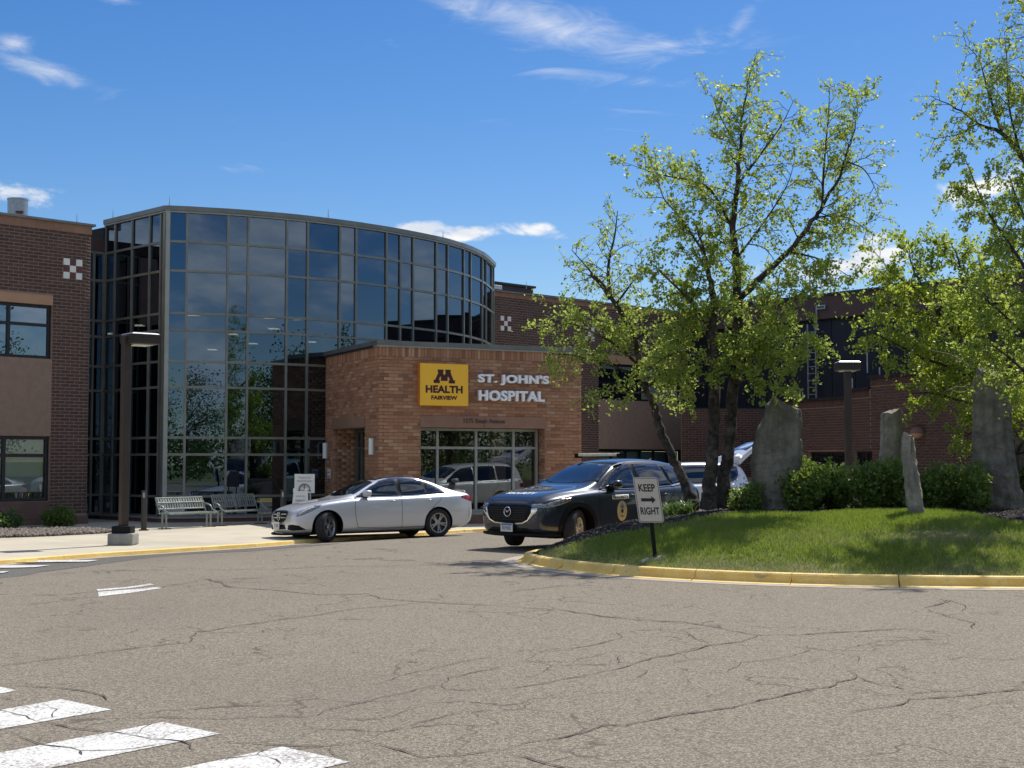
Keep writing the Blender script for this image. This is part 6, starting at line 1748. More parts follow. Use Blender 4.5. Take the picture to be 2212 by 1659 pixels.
# benches
def bench(pl, pr, ytop, label):
    a = hit(pl[0], pl[1], zsw); b = hit(pr[0], pr[1], zsw)
    d = Vector((b.x - a.x, b.y - a.y)); L = d.length; w = Wall((a.x, a.y), d)
    z1 = w.z(pl[0], ytop) - ZSW
    r = thing('bench', (a.x, a.y, ZSW), label=label, cat='bench', group='grey steel benches below the glass wall')
    H = max(.80, min(.95, z1)); sh = .44; n = 18
    mat = M['steel_bench']
    # frames
    back0, back1 = -.20, -.34            # o is towards the camera; backrest stands behind the seat
    for s_ in (.02, L / 2, L - .02):
        mb = MB(); mb.tube([w.P(s_, ZSW + sh + .02, back0 + .02), w.P(s_, ZSW + sh + .16, back0 - .04), w.P(s_, ZSW + H, back1)], .018, 8); mb.build('back_post', mat, r)
    for (z_, o_) in ((sh + .10, back0 - .015), (sh + .27, back0 - .065), (H, back1)):
        mb = MB(); mb.tube([w.P(.02, ZSW + z_, o_), w.P(L - .02, ZSW + z_, o_)], .02, 8); mb.build('back_rail', mat, r)
    for k in range(n):
        s_ = .05 + (L - .10) * (k + .5) / n
        mb = MB()
        for (za, oa, zb, ob) in ((sh + .10, back0 - .01, sh + .27, back0 - .062), (sh + .27, back0 - .062, H, back1 + .003)):
            p, q = w.P(s_, ZSW + za, oa), w.P(s_, ZSW + zb, ob); c = (p + q) / 2; dz = (q - p)
            U = dz.normalized(); X = Vector((w.d.x, w.d.y, 0)); N = X.cross(U)
            mb.box(c, ((L - .1) / n * .60, .006, dz.length), (X, N, U))
        mb.build('back_slat', mat, r)
        mb = MB(); w.box(mb, s_ - (L - .1) / n * .33, s_ + (L - .1) / n * .33, ZSW + sh - .004, ZSW + sh + .004, back0, .24); 
        w.box(mb, s_ - (L - .1) / n * .33, s_ + (L - .1) / n * .33, ZSW + sh - .055, ZSW + sh - .005, .236, .244)
        mb.build('seat_slat', mat, r)
    for (z_, o_) in ((sh - .02, .23), (sh - .02, back0)):
        mb = MB(); mb.tube([w.P(.02, ZSW + z_, o_), w.P(L - .02, ZSW + z_, o_)], .018, 8); mb.build('seat_rail', mat, r)
    for s_ in (.0, L):
        mb = MB(); pts = []
        for t in np.linspace(0, 1, 9):
            pts.append(w.P(s_, ZSW + sh + .01 + .21 * math.sin(PI * (.5 - .5 * math.cos(PI * t)) * .5 + PI / 2 * 0) * (1 if t < 1 else 1) if False else ZSW + sh + .22 * math.cos(PI / 2 * t) ** .8, back0 - .02 + .27 * math.sin(PI / 2 * t)))
        pts[-1] = w.P(s_, ZSW + sh - .02, .24)
        mb.tube([w.P(s_, ZSW + sh + .22, back0 - .08)] + pts, .022, 8); mb.build('armrest', mat, r, smooth=True)
        sl = s_ + (.06 if s_ == 0 else -.06)
        MB().tube([w.P(sl, ZSW + .02, .05), w.P(sl, ZSW + sh - .03, .05)], .028, 8).build('leg', mat, r)
        MB().tube([w.P(sl, ZSW + .02, -.10), w.P(sl, ZSW + sh - .03, -.10)], .028, 8).build('leg', mat, r)
        mb = MB(); w.box(mb, sl - .04, sl + .04, ZSW, ZSW + .02, -.22, .22); mb.build('foot', M['metal_bronze'], r)
bench((352.5, 1143), (455, 1137.5), 1077, 'grey steel slatted bench nearest the left corner of the glass')
bench((473, 1136), (566, 1131), 1070, 'grey steel slatted bench nearer to the welcome sign')
# welcome sign and A-frame
c8 = lambda x, y: sc(600 + x / 2.37, 1450 + y / 2.37)
Yw = 40.3; WW = Wall((at(660, 1100, Yw).x, Yw), (.995, -.06))
sA, zA = WW.sz(*c8(1327, 987)); sB, zB = WW.sz(*c8(1513, 1165))
WSN = thing('welcome_sign', WW.P((sA + sB) / 2, ZSW, 0), label='tall pale welcome sign with grey text in front of the glass', cat='sign')
WW.part('sign_board', sA, sB, zB, zA, -.03, 0, M['white_sign'], WSN, bevel=.006)
for s_ in (sA + .12, sB - .12): WW.part('leg', s_ - .02, s_ + .02, ZSW, zB, -.03, -.005, M['galv'], WSN)
WW.part('foot', sA + .05, sB - .05, ZSW, ZSW + .03, -.25, .22, M['galv'], WSN)
for k, (t, wd_) in enumerate((('Welcome to our', .62), ('tobacco-free campus', .76), ('Thank you', .40), ('for not smoking', .64))):
    zz = zA - (.10 + .10 * k + (.06 if k > 1 else 0))
    place_text('sign_text', t, WW.P((sA + sB) / 2, zz, .001), (WW.d.x, WW.d.y, 0), (0, 0, 1), .055, M['grey_print'], WSN, width=(sB - sA) * wd_, depth=.002, lift=0)
mb = MB(); cc = WW.P((sA + sB) / 2, zB + .10, .004)
for r_ in (.15,):
    pts = [cc + Vector((math.cos(a) * r_, 0, math.sin(a) * r_)) for a in np.linspace(0.1, PI - .1, 12)]; mb.tube(pts, .02, 6)
mb.tube([cc + Vector((-.15, 0, 0)), cc + Vector((-.15, 0, -.06))], .03, 6); mb.tube([cc + Vector((.15, 0, 0)), cc + Vector((.15, 0, -.06))], .03, 6); mb.tube([cc + Vector((0, 0, .02)), cc + Vector((0, 0, .13))], .02, 6)
mb.build('sign_symbol', M['grey_print'], WSN)
Yf = 39.4; WA = Wall((at(650, 1100, Yf).x, Yf), (.97, .24))
sa_, _ = WA.sz(*c8(1300, 1255)); sb_, _ = WA.sz(*c8(1455, 1255)); st_a, zta = WA.sz(*c8(1345, 1120)); st_b, _ = WA.sz(*c8(1475, 1120))
AF = thing('sandwich_board', WA.P((sa_ + sb_) / 2, ZSW, 0), label='white plastic A-frame notice board standing before the tall welcome sign', cat='sandwich board')
zt_ = zta; 
def board(name, o_bot, o_top, parent, mat=M['white_sign']):
    mb = MB(); s0b, s1b, s0t, s1t = sa_ - .03, sb_ + .02, sa_ + .05, sb_ - .02
    d_ = .03 if o_bot > 0 else -.03
    q = [(s0b, ZSW, o_bot), (s1b, ZSW, o_bot), (s1t, zt_ - .08, o_top), (s0t, zt_ - .08, o_top)]
    vs = [WA.P(a, b, c) for a, b, c in q] + [WA.P(a, b, c - d_) for a, b, c in q]
    mb.add(vs, [(0, 1, 2, 3), (7, 6, 5, 4), (0, 4, 5, 1), (1, 5, 6, 2), (2, 6, 7, 3), (3, 7, 4, 0)])
    return mb.build(name, mat, parent)
bf = board('front_panel', .28, .02, AF); board('rear_panel', -.28, -.02, AF)
for s_ in (sa_ + .07, sb_ - .06): WA.part('top_grip', s_ - .03, s_ + .03, zt_ - .12, zt_, -.025, .025, M['white_sign'], AF)
for k, (t, hh, y_) in enumerate((('VISITOR', .05, .22), ('MASKING', .09, .34), ('UPDATE', .06, .44))):
    f = (zt_ - .08 - (zt_ - y_)) / (zt_ - .08 - ZSW)
    zz = zt_ - y_; o_ = .02 + .26 * ((zt_ - .08 - zz) / (zt_ - .08 - ZSW)) + .004
    U = (WA.P(0, zt_ - .08, .02) - WA.P(0, ZSW, .28)).normalized()
    place_text('panel_text', t, WA.P((sa_ + sb_) / 2, zz, o_), (WA.d.x, WA.d.y, 0), U, hh * .7, M['grey_print'], AF, width=(sb_ - sa_) * .55, depth=.002, lift=.002)
# keep right sign
base = hit(1417, 1206, zi)
KR = thing('road_sign', base, label='leaning white KEEP RIGHT road sign on a black post in the lawn', cat='road sign')
c9 = lambda x, y: sc(2300 + x / 4.1475, 1850 + y / 4.1475)
Yk = base.y
BLp, BR, TR, TL = [at(*c9(*p), Yk) for p in ((903, 858), (1305, 862), (1205, 122), (787, 120))]
Ux = ((BR - BLp) + (TR - TL)).normalized(); Uy = ((TL - BLp) + (TR - BR)); Uy = (Uy - Ux * Uy.dot(Ux)).normalized(); Nn = Ux.cross(Uy)
cK = (BLp + BR + TR + TL) / 4; wK = ((BR - BLp).length + (TR - TL).length) / 2; hK = ((TL - BLp).length + (TR - BR).length) / 2
Uyr = ((TL - BLp) + (TR - BR)).normalized()
def rr(w, h, r, n=5):
    out = []
    for cx, cy, a0 in ((w / 2 - r, h / 2 - r, 0), (-w / 2 + r, h / 2 - r, 90), (-w / 2 + r, -h / 2 + r, 180), (w / 2 - r, -h / 2 + r, 270)):
        for k in range(n + 1):
            a = math.radians(a0 + 90 * k / n); out.append((cx + r * math.cos(a), cy + r * math.sin(a)))
    return out
kp_ = lambda a, b, o: cK + Ux * a + Uyr * b + Nn * o
def slab(name, poly, o0, o1, mat, parent):
    n = len(poly); mb = MB(); mb.add([kp_(a, b, o0) for a, b in poly] + [kp_(a, b, o1) for a, b in poly], [tuple(range(n - 1, -1, -1)), tuple(range(n, 2 * n))] + [(i, (i + 1) % n, (i + 1) % n + n, i + n) for i in range(n)])
    return mb.build(name, mat, parent)
pl_ = slab('sign_plate', rr(wK, hK, .04), .0, .004, M['sign_cream'], KR)
ou, inn = rr(wK - .022, hK - .022, .034), rr(wK - .036, hK - .036, .028); n = len(ou)
mb = MB(); mb.add([kp_(a, b, .0052) for a, b in ou] + [kp_(a, b, .0052) for a, b in inn], [(i, (i + 1) % n, (i + 1) % n + n, i + n) for i in range(n)]); mb.build('border_line', M['black_print'], pl_)
place_text('sign_text', 'KEEP', kp_(.0, hK * .265, .004), Ux, Uyr, hK * .165, M['black_print'], pl_, width=wK * .66, bold=.028, depth=.002, lift=.0, height_full=True)
place_text('sign_text', 'RIGHT', kp_(.0, -hK * .245, .004), Ux, Uyr, hK * .165, M['black_print'], pl_, width=wK * .76, bold=.028, depth=.002, lift=.0, height_full=True)
aw, ah = wK * .58, hK * .17
arr = [(-aw / 2, -ah * .21), (aw * .22, -ah * .21), (aw * .22, -ah / 2), (aw / 2, 0), (aw * .22, ah / 2), (aw * .22, ah * .21), (-aw / 2, ah * .21)]
slab('arrow', arr, .004, .006, M['black_print'], pl_)
for b in (.405, -.36):
    mb = MB(); q = kp_(0, hK * b, .004); mb.tube([q, q + Nn * .006], .008, 8); mb.build('bolt', M['galv'], pl_)
tp = kp_(0, hK * .45, -.03)
pdir = (kp_(.02, -hK / 2, -.03) - base); 
mb = MB(); mb.tube([base - Vector((0, 0, .1)), kp_(.0, -hK * .5, -.045), kp_(0, hK * .42, -.045)], .040, 4); mb.build('post', M['black_plastic'], KR)
mb = MB(); vs = []; fs = []
for i, (r_, z_) in enumerate(((.22, -.03), (.19, .01), (.11, .02), (.0, .025))):
    for k in range(16):
        a = 2 * PI * k / 16; rrn = r_ * (1 + .18 * math.sin(a * 2 + 1) + .08 * math.sin(a * 5)); x_ = base.x - .04 + rrn * math.cos(a); y_ = base.y - .02 + rrn * .7 * math.sin(a)
        vs.append((x_, y_, float(zi(x_, y_)) + z_))
for i in range(3):
    for k in range(16): fs.append((i * 16 + k, i * 16 + (k + 1) % 16, (i + 1) * 16 + (k + 1) % 16, (i + 1) * 16 + k))
mb.add(vs, fs); mb.build('concrete_footing', M['concrete'], KR, smooth=True)
# ================================================================ standing stones
def standing_stone(name, L, Y, mat, label, depth=.42, seed=1, flute=.03, ragged=.05):
    """L: list of (py, px_left, px_right) from the top down, at distance Y"""
    rs = random.Random(seed); NP = 14
    colo = [rs.uniform(-1, 1) for _ in range(NP)]
    rings = []
    rows = []
    for (a, b) in zip(L[:-1], L[1:]):
        k = max(1, int(abs(b[0] - a[0]) / 9))
        for i in range(k):
            t = i / k; rows.append(tuple(a[j] + (b[j] - a[j]) * t for j in range(3)))
    rows.append(L[-1])
    base = at((L[-1][1] + L[-1][2]) / 2, L[-1][0], Y)
    vs = []; fs = []
    step_ = [0] * NP
    for i, (py, pl, pr) in enumerate(rows):
        a, b = at(pl, py, Y), at(pr, py, Y); c = (a + b) / 2; hw = (b - a).length / 2
        for k in range(NP):
            th = 2 * PI * k / NP
            cx, cy = math.cos(th), math.sin(th)
            q = (abs(cx) ** 2.6 + abs(cy) ** 2.6) ** (-1 / 2.6)
            step_[k] = step_[k] * .75 + rs.uniform(-1, 1) * .35
            rad = 1 + colo[k] * flute / max(hw, .1) + step_[k] * flute * .5 / max(hw, .1)
            x = c.x + cx * q * hw * (1 + (rad - 1) * .6); y = Y + .1 + cy * q * depth / 2 * (1 + (rad - 1) * 1.6)
            z = c.z + (rs.uniform(-ragged, ragged) * .5 if i else rs.uniform(-ragged, ragged) + .04 * math.sin(seed + th))
            vs.append((x, y, z))
    nr = len(rows)
    for i in range(nr - 1):
        for k in range(NP):
            a = i * NP + k; b = i * NP + (k + 1) % NP; fs.append((a, a + NP, b + NP, b))
    c0 = len(vs); vs.append((sum(v[0] for v in vs[:NP]) / NP, sum(v[1] for v in vs[:NP]) / NP, sum(v[2] for v in vs[:NP]) / NP + .03))
    for k in range(NP): fs.append((k, (k + 1) % NP, c0))
    mb = MB(); mb.add(vs, fs); o = mb.build(name, mat, None, label=label, cat='standing stone', group='rough standing stones on the island')
    sb = o.modifiers.new('s', 'SUBSURF'); sb.subdivision_type = 'SIMPLE'; sb.levels = 2; sb.render_levels = 2
    tx = bpy.data.textures.new('rough', 'CLOUDS'); tx.noise_scale = .22
    d = o.modifiers.new('d', 'DISPLACE'); d.texture = tx; d.strength = .05; d.mid_level = .5
    tx2 = bpy.data.textures.new('chips', 'VORONOI'); tx2.noise_scale = .16
    d2 = o.modifiers.new('d2', 'DISPLACE'); d2.texture = tx2; d2.strength = .03; d2.mid_level = .3
    return o
standing_stone('standing_stone', [(864, 1668, 1675), (870, 1664, 1692), (877, 1660, 1712), (884, 1657, 1731), (900, 1651, 1733), (928, 1639, 1734), (960, 1630, 1736), (1000, 1625, 1738), (1044, 1630, 1740), (1080, 1639, 1738), (1115, 1646, 1732)], 25.6, M['stone_grey'], 'broad dark grey standing slab right of the birch trunks', .40, 3, .02, .018)
standing_stone('standing_stone', [(890, 1909, 1950), (896, 1908, 1951), (930, 1908, 1950), (960, 1907, 1948), (1000, 1904, 1947), (1060, 1900, 1946), (1110, 1900, 1946)], 28.6, M['stone_light'], 'pale squared standing stone rising behind the shrubs', .35, 8, .025)
standing_stone('standing_stone', [(944, 1957, 1972), (948, 1955, 1977), (975, 1953, 1980), (1000, 1955, 1983), (1035, 1958, 1988), (1070, 1961, 1994), (1100, 1965, 2000), (1136, 1969, 2004)], 23.2, M['stone_light'], 'slender leaning pale stone standing alone in the grass', .26, 5, .03)
standing_stone('standing_stone', [(802, 2118, 2163), (815, 2112, 2170), (850, 2109, 2180), (900, 2108, 2186), (950, 2107, 2190), (1000, 2107, 2196), (1040, 2110, 2204), (1080, 2118, 2214), (1112, 2124, 2218)], 25.2, M['stone_grey'], 'tallest grey standing stone near the right edge', .5, 12, .04)
standing_stone('standing_stone', [(948, 2196, 2232), (955, 2194, 2236), (1000, 2194, 2238), (1090, 2192, 2240)], 27.6, M['stone_light'], 'partly cropped stone at the very right edge', .4, 21, .03)
# ================================================================ vegetation
def leaves_np(C, size, rng, asp=.62, up=0.0, fold=0.0):
    """one four-cornered leaf per centre"""
    n = len(C)
    u = rng.normal(size=(n, 3)); u[:, 2] += up; u /= np.linalg.norm(u, axis=1)[:, None]
    w = rng.normal(size=(n, 3)); w -= (w * u).sum(1)[:, None] * u; w /= np.linalg.norm(w, axis=1)[:, None]
    s = size * rng.uniform(.65, 1.25, n)[:, None]
    V = np.stack([C - u * s * .5, C + w * s * asp * .5 - u * s * .05, C + u * s * .5, C - w * s * asp * .5 - u * s * .05], 1).reshape(-1, 3)
    F = np.arange(4 * n).reshape(n, 4)
    return V, F
def cr_path(P, n=5):
    P = [np.array(p, float) for p in P]
    P = [2 * P[0] - P[1]] + P + [2 * P[-1] - P[-2]]
    out = []
    for i in range(1, len(P) - 2):
        for k in range(n):
            t = k / n; p0, p1, p2, p3 = P[i - 1], P[i], P[i + 1], P[i + 2]
            out.append(.5 * ((2 * p1) + (-p0 + p2) * t + (2 * p0 - 5 * p1 + 4 * p2 - p3) * t * t + (-p0 + 3 * p1 - 3 * p2 + p3) * t ** 3))
    out.append(P[-2]); return np.array(out)
def tube_np(lst, ns):
    """many tubes in one go: lst of (points (m,3), radii (m,))"""
    VV = []; FF = []; k0 = 0
    for P, R in lst:
        m = len(P); T = np.gradient(P, axis=0); T /= np.linalg.norm(T, axis=1)[:, None] + 1e-9
        ref = np.array([.31, .95, .05]) if abs(T[0][0]) < .9 else np.array([0, 1., .2])
        U = ref - (T * ref).sum(1)[:, None] * T; U /= np.linalg.norm(U, axis=1)[:, None] + 1e-9
        Wv = np.cross(T, U)
        a = 2 * PI * np.arange(ns) / ns
        ring = P[:, None, :] + (U[:, None, :] * np.cos(a)[None, :, None] + Wv[:, None, :] * np.sin(a)[None, :, None]) * R[:, None, None]
        VV.append(ring.reshape(-1, 3))
        i = np.arange(m - 1)[:, None] * ns + k0; j = np.arange(ns)[None, :]; j2 = (np.arange(ns) + 1) % ns
        f = np.stack([i + j, i + j2[None, :], i + ns + j2[None, :], i + ns + j], -1).reshape(-1, 4)
        FF.append(f); k0 += m * ns
    return np.concatenate(VV), np.concatenate(FF)
def tree(label, limbs, seed, leafmat, leaf=.062, Lb=1.3, step=.14, tw_step=.11, tw_len=.42, per_twig=30, droop=.25, group=None, bark='bark', cat='tree', start=.25, spread=.11, thin=1.0, name='birch_tree', lscale=None):
    rng = np.random.default_rng(seed)
    main = []; br = []; tw = []; C = []
    base = None
    for L in limbs:
        pts = L['p']; W_ = [tuple(at(px, py, Y)) for px, py, Y, r in pts]
        P = cr_path(W_, 6); R = .80 * np.interp(np.linspace(0, 1, len(P)), np.linspace(0, 1, len(pts)), [r for *_, r in pts])
        if base is None: base = P[0].copy()
        # gnarls
        if R[0] > .05: P[1:] += rng.normal(size=P[1:].shape) * .012
        main.append((P, R))
        seglen = np.linalg.norm(np.diff(P, axis=0), axis=1); S = np.concatenate([[0], np.cumsum(seglen)]); tot = S[-1]
        s0 = tot * L.get('s', start); st = step * L.get('st', 1.0)
        lb = L.get('L', Lb)
        s_ = s0
        while s_ < tot:
            t = s_ / tot; i = min(len(P) - 2, int(np.searchsorted(S, s_)) - 1); i = max(i, 0)
            p = P[i] + (P[i + 1] - P[i]) * ((s_ - S[i]) / max(1e-6, seglen[i])); d = (P[i + 1] - P[i]) / max(1e-6, seglen[i])
            v = rng.normal(size=3); v -= v.dot(d) * d; v /= np.linalg.norm(v)
            dirn = d * rng.uniform(.25, .75) + v; dirn[2] += L.get('up', .18); dirn /= np.linalg.norm(dirn)
            bl = lb * (1.05 - t * .72) * rng.uniform(.55, 1.15)
            br_pts = [p]; q = p.copy(); dd = dirn.copy(); ns = 7
            for k in range(ns):
                dd = dd + rng.normal(size=3) * .13; dd[2] -= droop * .10 * k / ns; dd /= np.linalg.norm(dd)
                q = q + dd * bl / ns; br_pts.append(q.copy())
            Bp = np.array(br_pts); r0 = max(.006, min(.03, bl * .016)); br.append((Bp, np.linspace(r0, .004, len(Bp))))
            nt = max(2, int(bl / tw_step))
            for j in range(nt):
                f = (j + rng.uniform(.2, 1)) / nt; f = .15 + .85 * f; f = min(f, .999)
                k = int(f * ns); a = Bp[k] + (Bp[k + 1] - Bp[k]) * (f * ns - k); d2 = Bp[k + 1] - Bp[k]; d2 /= np.linalg.norm(d2)
                v = rng.normal(size=3); v -= v.dot(d2) * d2; v /= np.linalg.norm(v)
                e = d2 * .6 + v * .8; e[2] -= droop * rng.uniform(0, 1); e /= np.linalg.norm(e)
                tl = tw_len * rng.uniform(.5, 1.2)
                m = np.array([a, a + e * tl * .5 + rng.normal(size=3) * .02, a + e * tl + np.array([0, 0, -droop * tl * .3]) + rng.normal(size=3) * .03])
                tw.append((m, np.array([.0045, .0035, .002])))
                nl = rng.poisson(per_twig * L.get('den', 1.0))
                if nl:
                    ff = rng.uniform(.1, 1.08, nl); cc = m[0] + (m[2] - m[0]) * ff[:, None] + rng.normal(size=(nl, 3)) * spread * tl
                    C.append(cc)
            s_ += st * rng.uniform(.6, 1.4)
    root = thing(name, tuple(base), label=label, cat=cat, group=group)
    V, F = tube_np(main, 9); npmesh('trunk', V, F, M[bark], root, smooth=True)
    V, F = tube_np(br, 4); npmesh('branches', V, F, M['twig'], root, kind='stuff')
    V, F = tube_np(tw, 3); npmesh('twigs', V, F, M['twig'], root, kind='stuff')
    C = np.concatenate(C); V, F = leaves_np(C, leaf, rng)
    npmesh('foliage', V, F, leafmat, root, kind='stuff')
    print(label, 'leaves', len(C))
    return root
Y1 = 26.0
tree('slim birch leaning left, nearest the brick pavilion', [
    dict(p=[(1497, 1094, 25.9, .17), (1484, 1060, 25.9, .125), (1462, 1005, Y1, .105), (1441, 960, Y1, .10), (1421, 910, Y1, .095), (1412, 870, Y1, .09), (1397, 845, Y1, .085), (1383, 794, Y1, .08), (1372, 735, Y1, .075), (1345, 680, Y1, .065), (1319, 646, Y1, .05)], s=.52, L=1.0, den=.75),
    dict(p=[(1319, 646, Y1, .05), (1314, 600, Y1, .04), (1316, 560, Y1, .03), (1328, 508, Y1, .02), (1334, 455, Y1, .008)], s=.0, L=.85, den=.55, st=.75),
    dict(p=[(1319, 646, Y1, .06), (1300, 615, Y1, .06), (1276, 592, Y1, .05)], s=.2, L=.6, den=.3),
    dict(p=[(1330, 658, Y1, .03), (1365, 610, 25.6, .02), (1392, 560, 25.5, .008)], s=.1, L=.65, den=.55),
    dict(p=[(1300, 615, Y1, .03), (1270, 580, 26.2, .02), (1235, 540, 26.3, .008)], s=.1, L=.6, den=.55),
    dict(p=[(1383, 794, Y1, .04), (1330, 745, 25.8, .03), (1250, 705, 25.6, .02), (1180, 690, 25.5, .006)], s=.15, L=.52, den=1.1*1.35, st=.7, up=.0),
    dict(p=[(1376, 760, Y1, .03), (1310, 700, 26.2, .02), (1240, 675, 26.3, .012), (1195, 655, 26.3, .006)], s=.15, L=.55, den=1.0*1.35, st=.8, up=.0),
    dict(p=[(1390, 820, Y1, .03), (1320, 790, 25.6, .02), (1240, 768, 25.4, .012), (1185, 765, 25.3, .005)], s=.2, L=.36, den=1.0*1.35, st=.75, up=-.1),
    dict(p=[(1396, 845, Y1, .03), (1360, 850, 25.6, .018), (1310, 845, 25.4, .01), (1270, 852, 25.3, .005)], s=.25, L=.34, den=.9*1.35, st=.9, up=-.2),
    dict(p=[(1372, 735, Y1, .03), (1420, 700, 25.5, .02), (1460, 680, 25.3, .008)], s=.1, L=.8, den=.8),
    dict(p=[(1395, 840, Y1, .02), (1440, 800, 25.5, .015), (1470, 790, 25.3, .006)], s=.2, L=.6, den=.8, up=-.1),
], 3, M['leaf'], per_twig=24, leaf=.064, group='trees on the planted island')
Y2 = 25.4
tree('tall twin-stemmed birch in the middle of the island', [
    dict(p=[(1530, 1097, Y2, .20), (1533, 1040, Y2, .155), (1540, 960, Y2, .14), (1543, 880, Y2, .135), (1541, 800, Y2, .125), (1539, 720, Y2, .11), (1540, 654, Y2, .09), (1532, 600, Y2, .06), (1520, 545, Y2, .035), (1505, 490, Y2, .01)], s=.45, L=1.25, den=.9*1.35),
    dict(p=[(1556, 1094, 25.7, .19), (1563, 1030, 25.7, .15), (1576, 940, 25.7, .14), (1582, 860, 25.7, .135), (1590, 760, 25.6, .125), (1594, 690, 25.6, .115), (1594, 649, 25.6, .105), (1589, 559, 25.6, .085), (1584, 483, 25.6, .07), (1594, 383, 25.6, .055), (1601, 297, 25.6, .035), (1607, 231, 25.6, .022), (1624, 128, 25.6, .006)], s=.38, L=1.25, den=.75),
    dict(p=[(1594, 649, 25.6, .085), (1641, 599, 25.7, .075), (1702, 544, 25.8, .062), (1762, 468, 25.9, .048), (1783, 433, 25.9, .04), (1813, 382, 25.9, .03), (1828, 337, 25.9, .022), (1845, 281, 25.9, .015), (1856, 205, 25.9, .005)], s=.30, L=1.0, den=.65),
    dict(p=[(1776, 445, 25.9, .03), (1780, 357, 26.0, .024), (1789, 256, 26.1, .014), (1793, 180, 26.1, .005)], s=.1, L=.85, den=.6),
    dict(p=[(1585, 500, 25.6, .035), (1541, 418, 25.5, .028), (1500, 392, 25.4, .02), (1425, 377, 25.3, .012), (1352, 352, 25.2, .004)], s=.15, L=.85, den=.7),
    dict(p=[(1593, 400, 25.6, .03), (1651, 322, 25.6, .022), (1687, 272, 25.6, .014), (1712, 222, 25.6, .005)], s=.1, L=.75, den=.6),
    dict(p=[(1598, 330, 25.6, .02), (1560, 260, 25.6, .014), (1535, 200, 25.6, .004)], s=.1, L=.65, den=.7),
    dict(p=[(1520, 545, Y2, .03), (1470, 470, Y2, .02), (1430, 420, Y2, .012), (1415, 330, Y2, .004)], s=.1, L=.75, den=.65),
    dict(p=[(1590, 560, 25.6, .03), (1650, 480, 25.5, .02), (1700, 400, 25.4, .012), (1720, 330, 25.4, .004)], s=.1, L=.8, den=.5),
    dict(p=[(1539, 720, Y2, .04), (1490, 650, 25.1, .03), (1440, 600, 24.9, .02), (1400, 560, 24.8, .006)], s=.1, L=1.0, den=1.0*1.35),
    dict(p=[(1541, 790, Y2, .03), (1490, 760, 25.0, .02), (1440, 770, 24.8, .012), (1400, 800, 24.7, .005)], s=.15, L=.75, den=.9*1.35, up=-.1),
    dict(p=[(1541, 820, Y2, .03), (1510, 830, 25.0, .02), (1478, 850, 24.8, .006)], s=.15, L=.6, den=.9*1.35, up=-.2),
    dict(p=[(1590, 740, 25.6, .04), (1650, 680, 25.3, .03), (1720, 640, 25.1, .02), (1800, 610, 25.0, .006)], s=.12, L=1.0, den=.95*1.35),
    dict(p=[(1588, 790, 25.6, .04), (1640, 750, 25.2, .03), (1700, 730, 24.9, .02), (1775, 725, 24.7, .006)], s=.12, L=.85, den=1.1*1.35, up=-.05),
    dict(p=[(1585, 830, 25.6, .03), (1630, 815, 25.1, .02), (1680, 810, 24.8, .012), (1730, 815, 24.6, .005)], s=.15, L=.72, den=1.1*1.35, up=-.15),
    dict(p=[(1830, 350, 25.9, .02), (1870, 370, 25.9, .014), (1905, 440, 25.9, .004)], s=.1, L=.6, den=.5, up=-.2),
    dict(p=[(1762, 468, 25.9, .02), (1830, 470, 25.8, .014), (1890, 510, 25.8, .004)], s=.1, L=.8, den=.6, up=-.1),
    dict(p=[(1702, 544, 25.8, .025), (1770, 560, 25.7, .018), (1840, 600, 25.6, .005)], s=.15, L=.75, den=.9*1.35, up=-.1),
], 5, M['leaf'], leaf=.072, Lb=1.2, step=.125, group='trees on the planted island')
Y4 = 27.4
tree('dense leafy tree between the small stones and the right edge', [
    dict(p=[(2195, 1100, Y4, .16), (2188, 1000, Y4, .13), (2160, 880, Y4, .11), (2120, 800, Y4, .09), (2071, 729, Y4, .07), (2030, 680, Y4, .05), (1997, 636, Y4, .035), (1970, 570, Y4, .02), (1962, 515, Y4, .006)], s=.25, L=1.25),
    dict(p=[(2140, 840, Y4, .05), (2070, 800, 27.0, .04), (2000, 775, 26.7, .03), (1930, 740, 26.5, .02), (1860, 705, 26.3, .006)], s=.12, L=.95, up=-.02),
    dict(p=[(2160, 880, Y4, .05), (2090, 870, 27.0, .03), (2020, 850, 26.8, .02), (1965, 850, 26.7, .006)], s=.12, L=.7, up=-.1),
    dict(p=[(2030, 680, Y4, .03), (1960, 670, 27.0, .02), (1900, 640, 26.8, .006)], s=.1, L=.9),
    dict(p=[(1997, 636, Y4, .03), (1930, 590, 27.2, .02), (1890, 545, 27.2, .006)], s=.1, L=.7),
    dict(p=[(2071, 729, Y4, .04), (2080, 640, 27.4, .03), (2070, 560, 27.4, .02), (2050, 520, 27.4, .006)], s=.1, L=1.1),
    dict(p=[(2120, 800, Y4, .04), (2150, 700, 27.6, .03), (2170, 600, 27.6, .02), (2175, 520, 27.6, .008)], s=.1, L=1.2),
    dict(p=[(2188, 1000, Y4, .04), (2230, 900, 27.8, .03), (2260, 800, 27.9, .01)], s=.1, L=1.2),
    dict(p=[(2170, 930, Y4, .03), (2120, 930, 27.1, .02), (2060, 950, 26.9, .006)], s=.3, L=.55, up=-.2),
], 9, M['leaf_dense'], leaf=.074, Lb=1.1, step=.115, tw_step=.10, per_twig=33, group='trees on the planted island', name='leafy_tree')
Y3 = 24.3
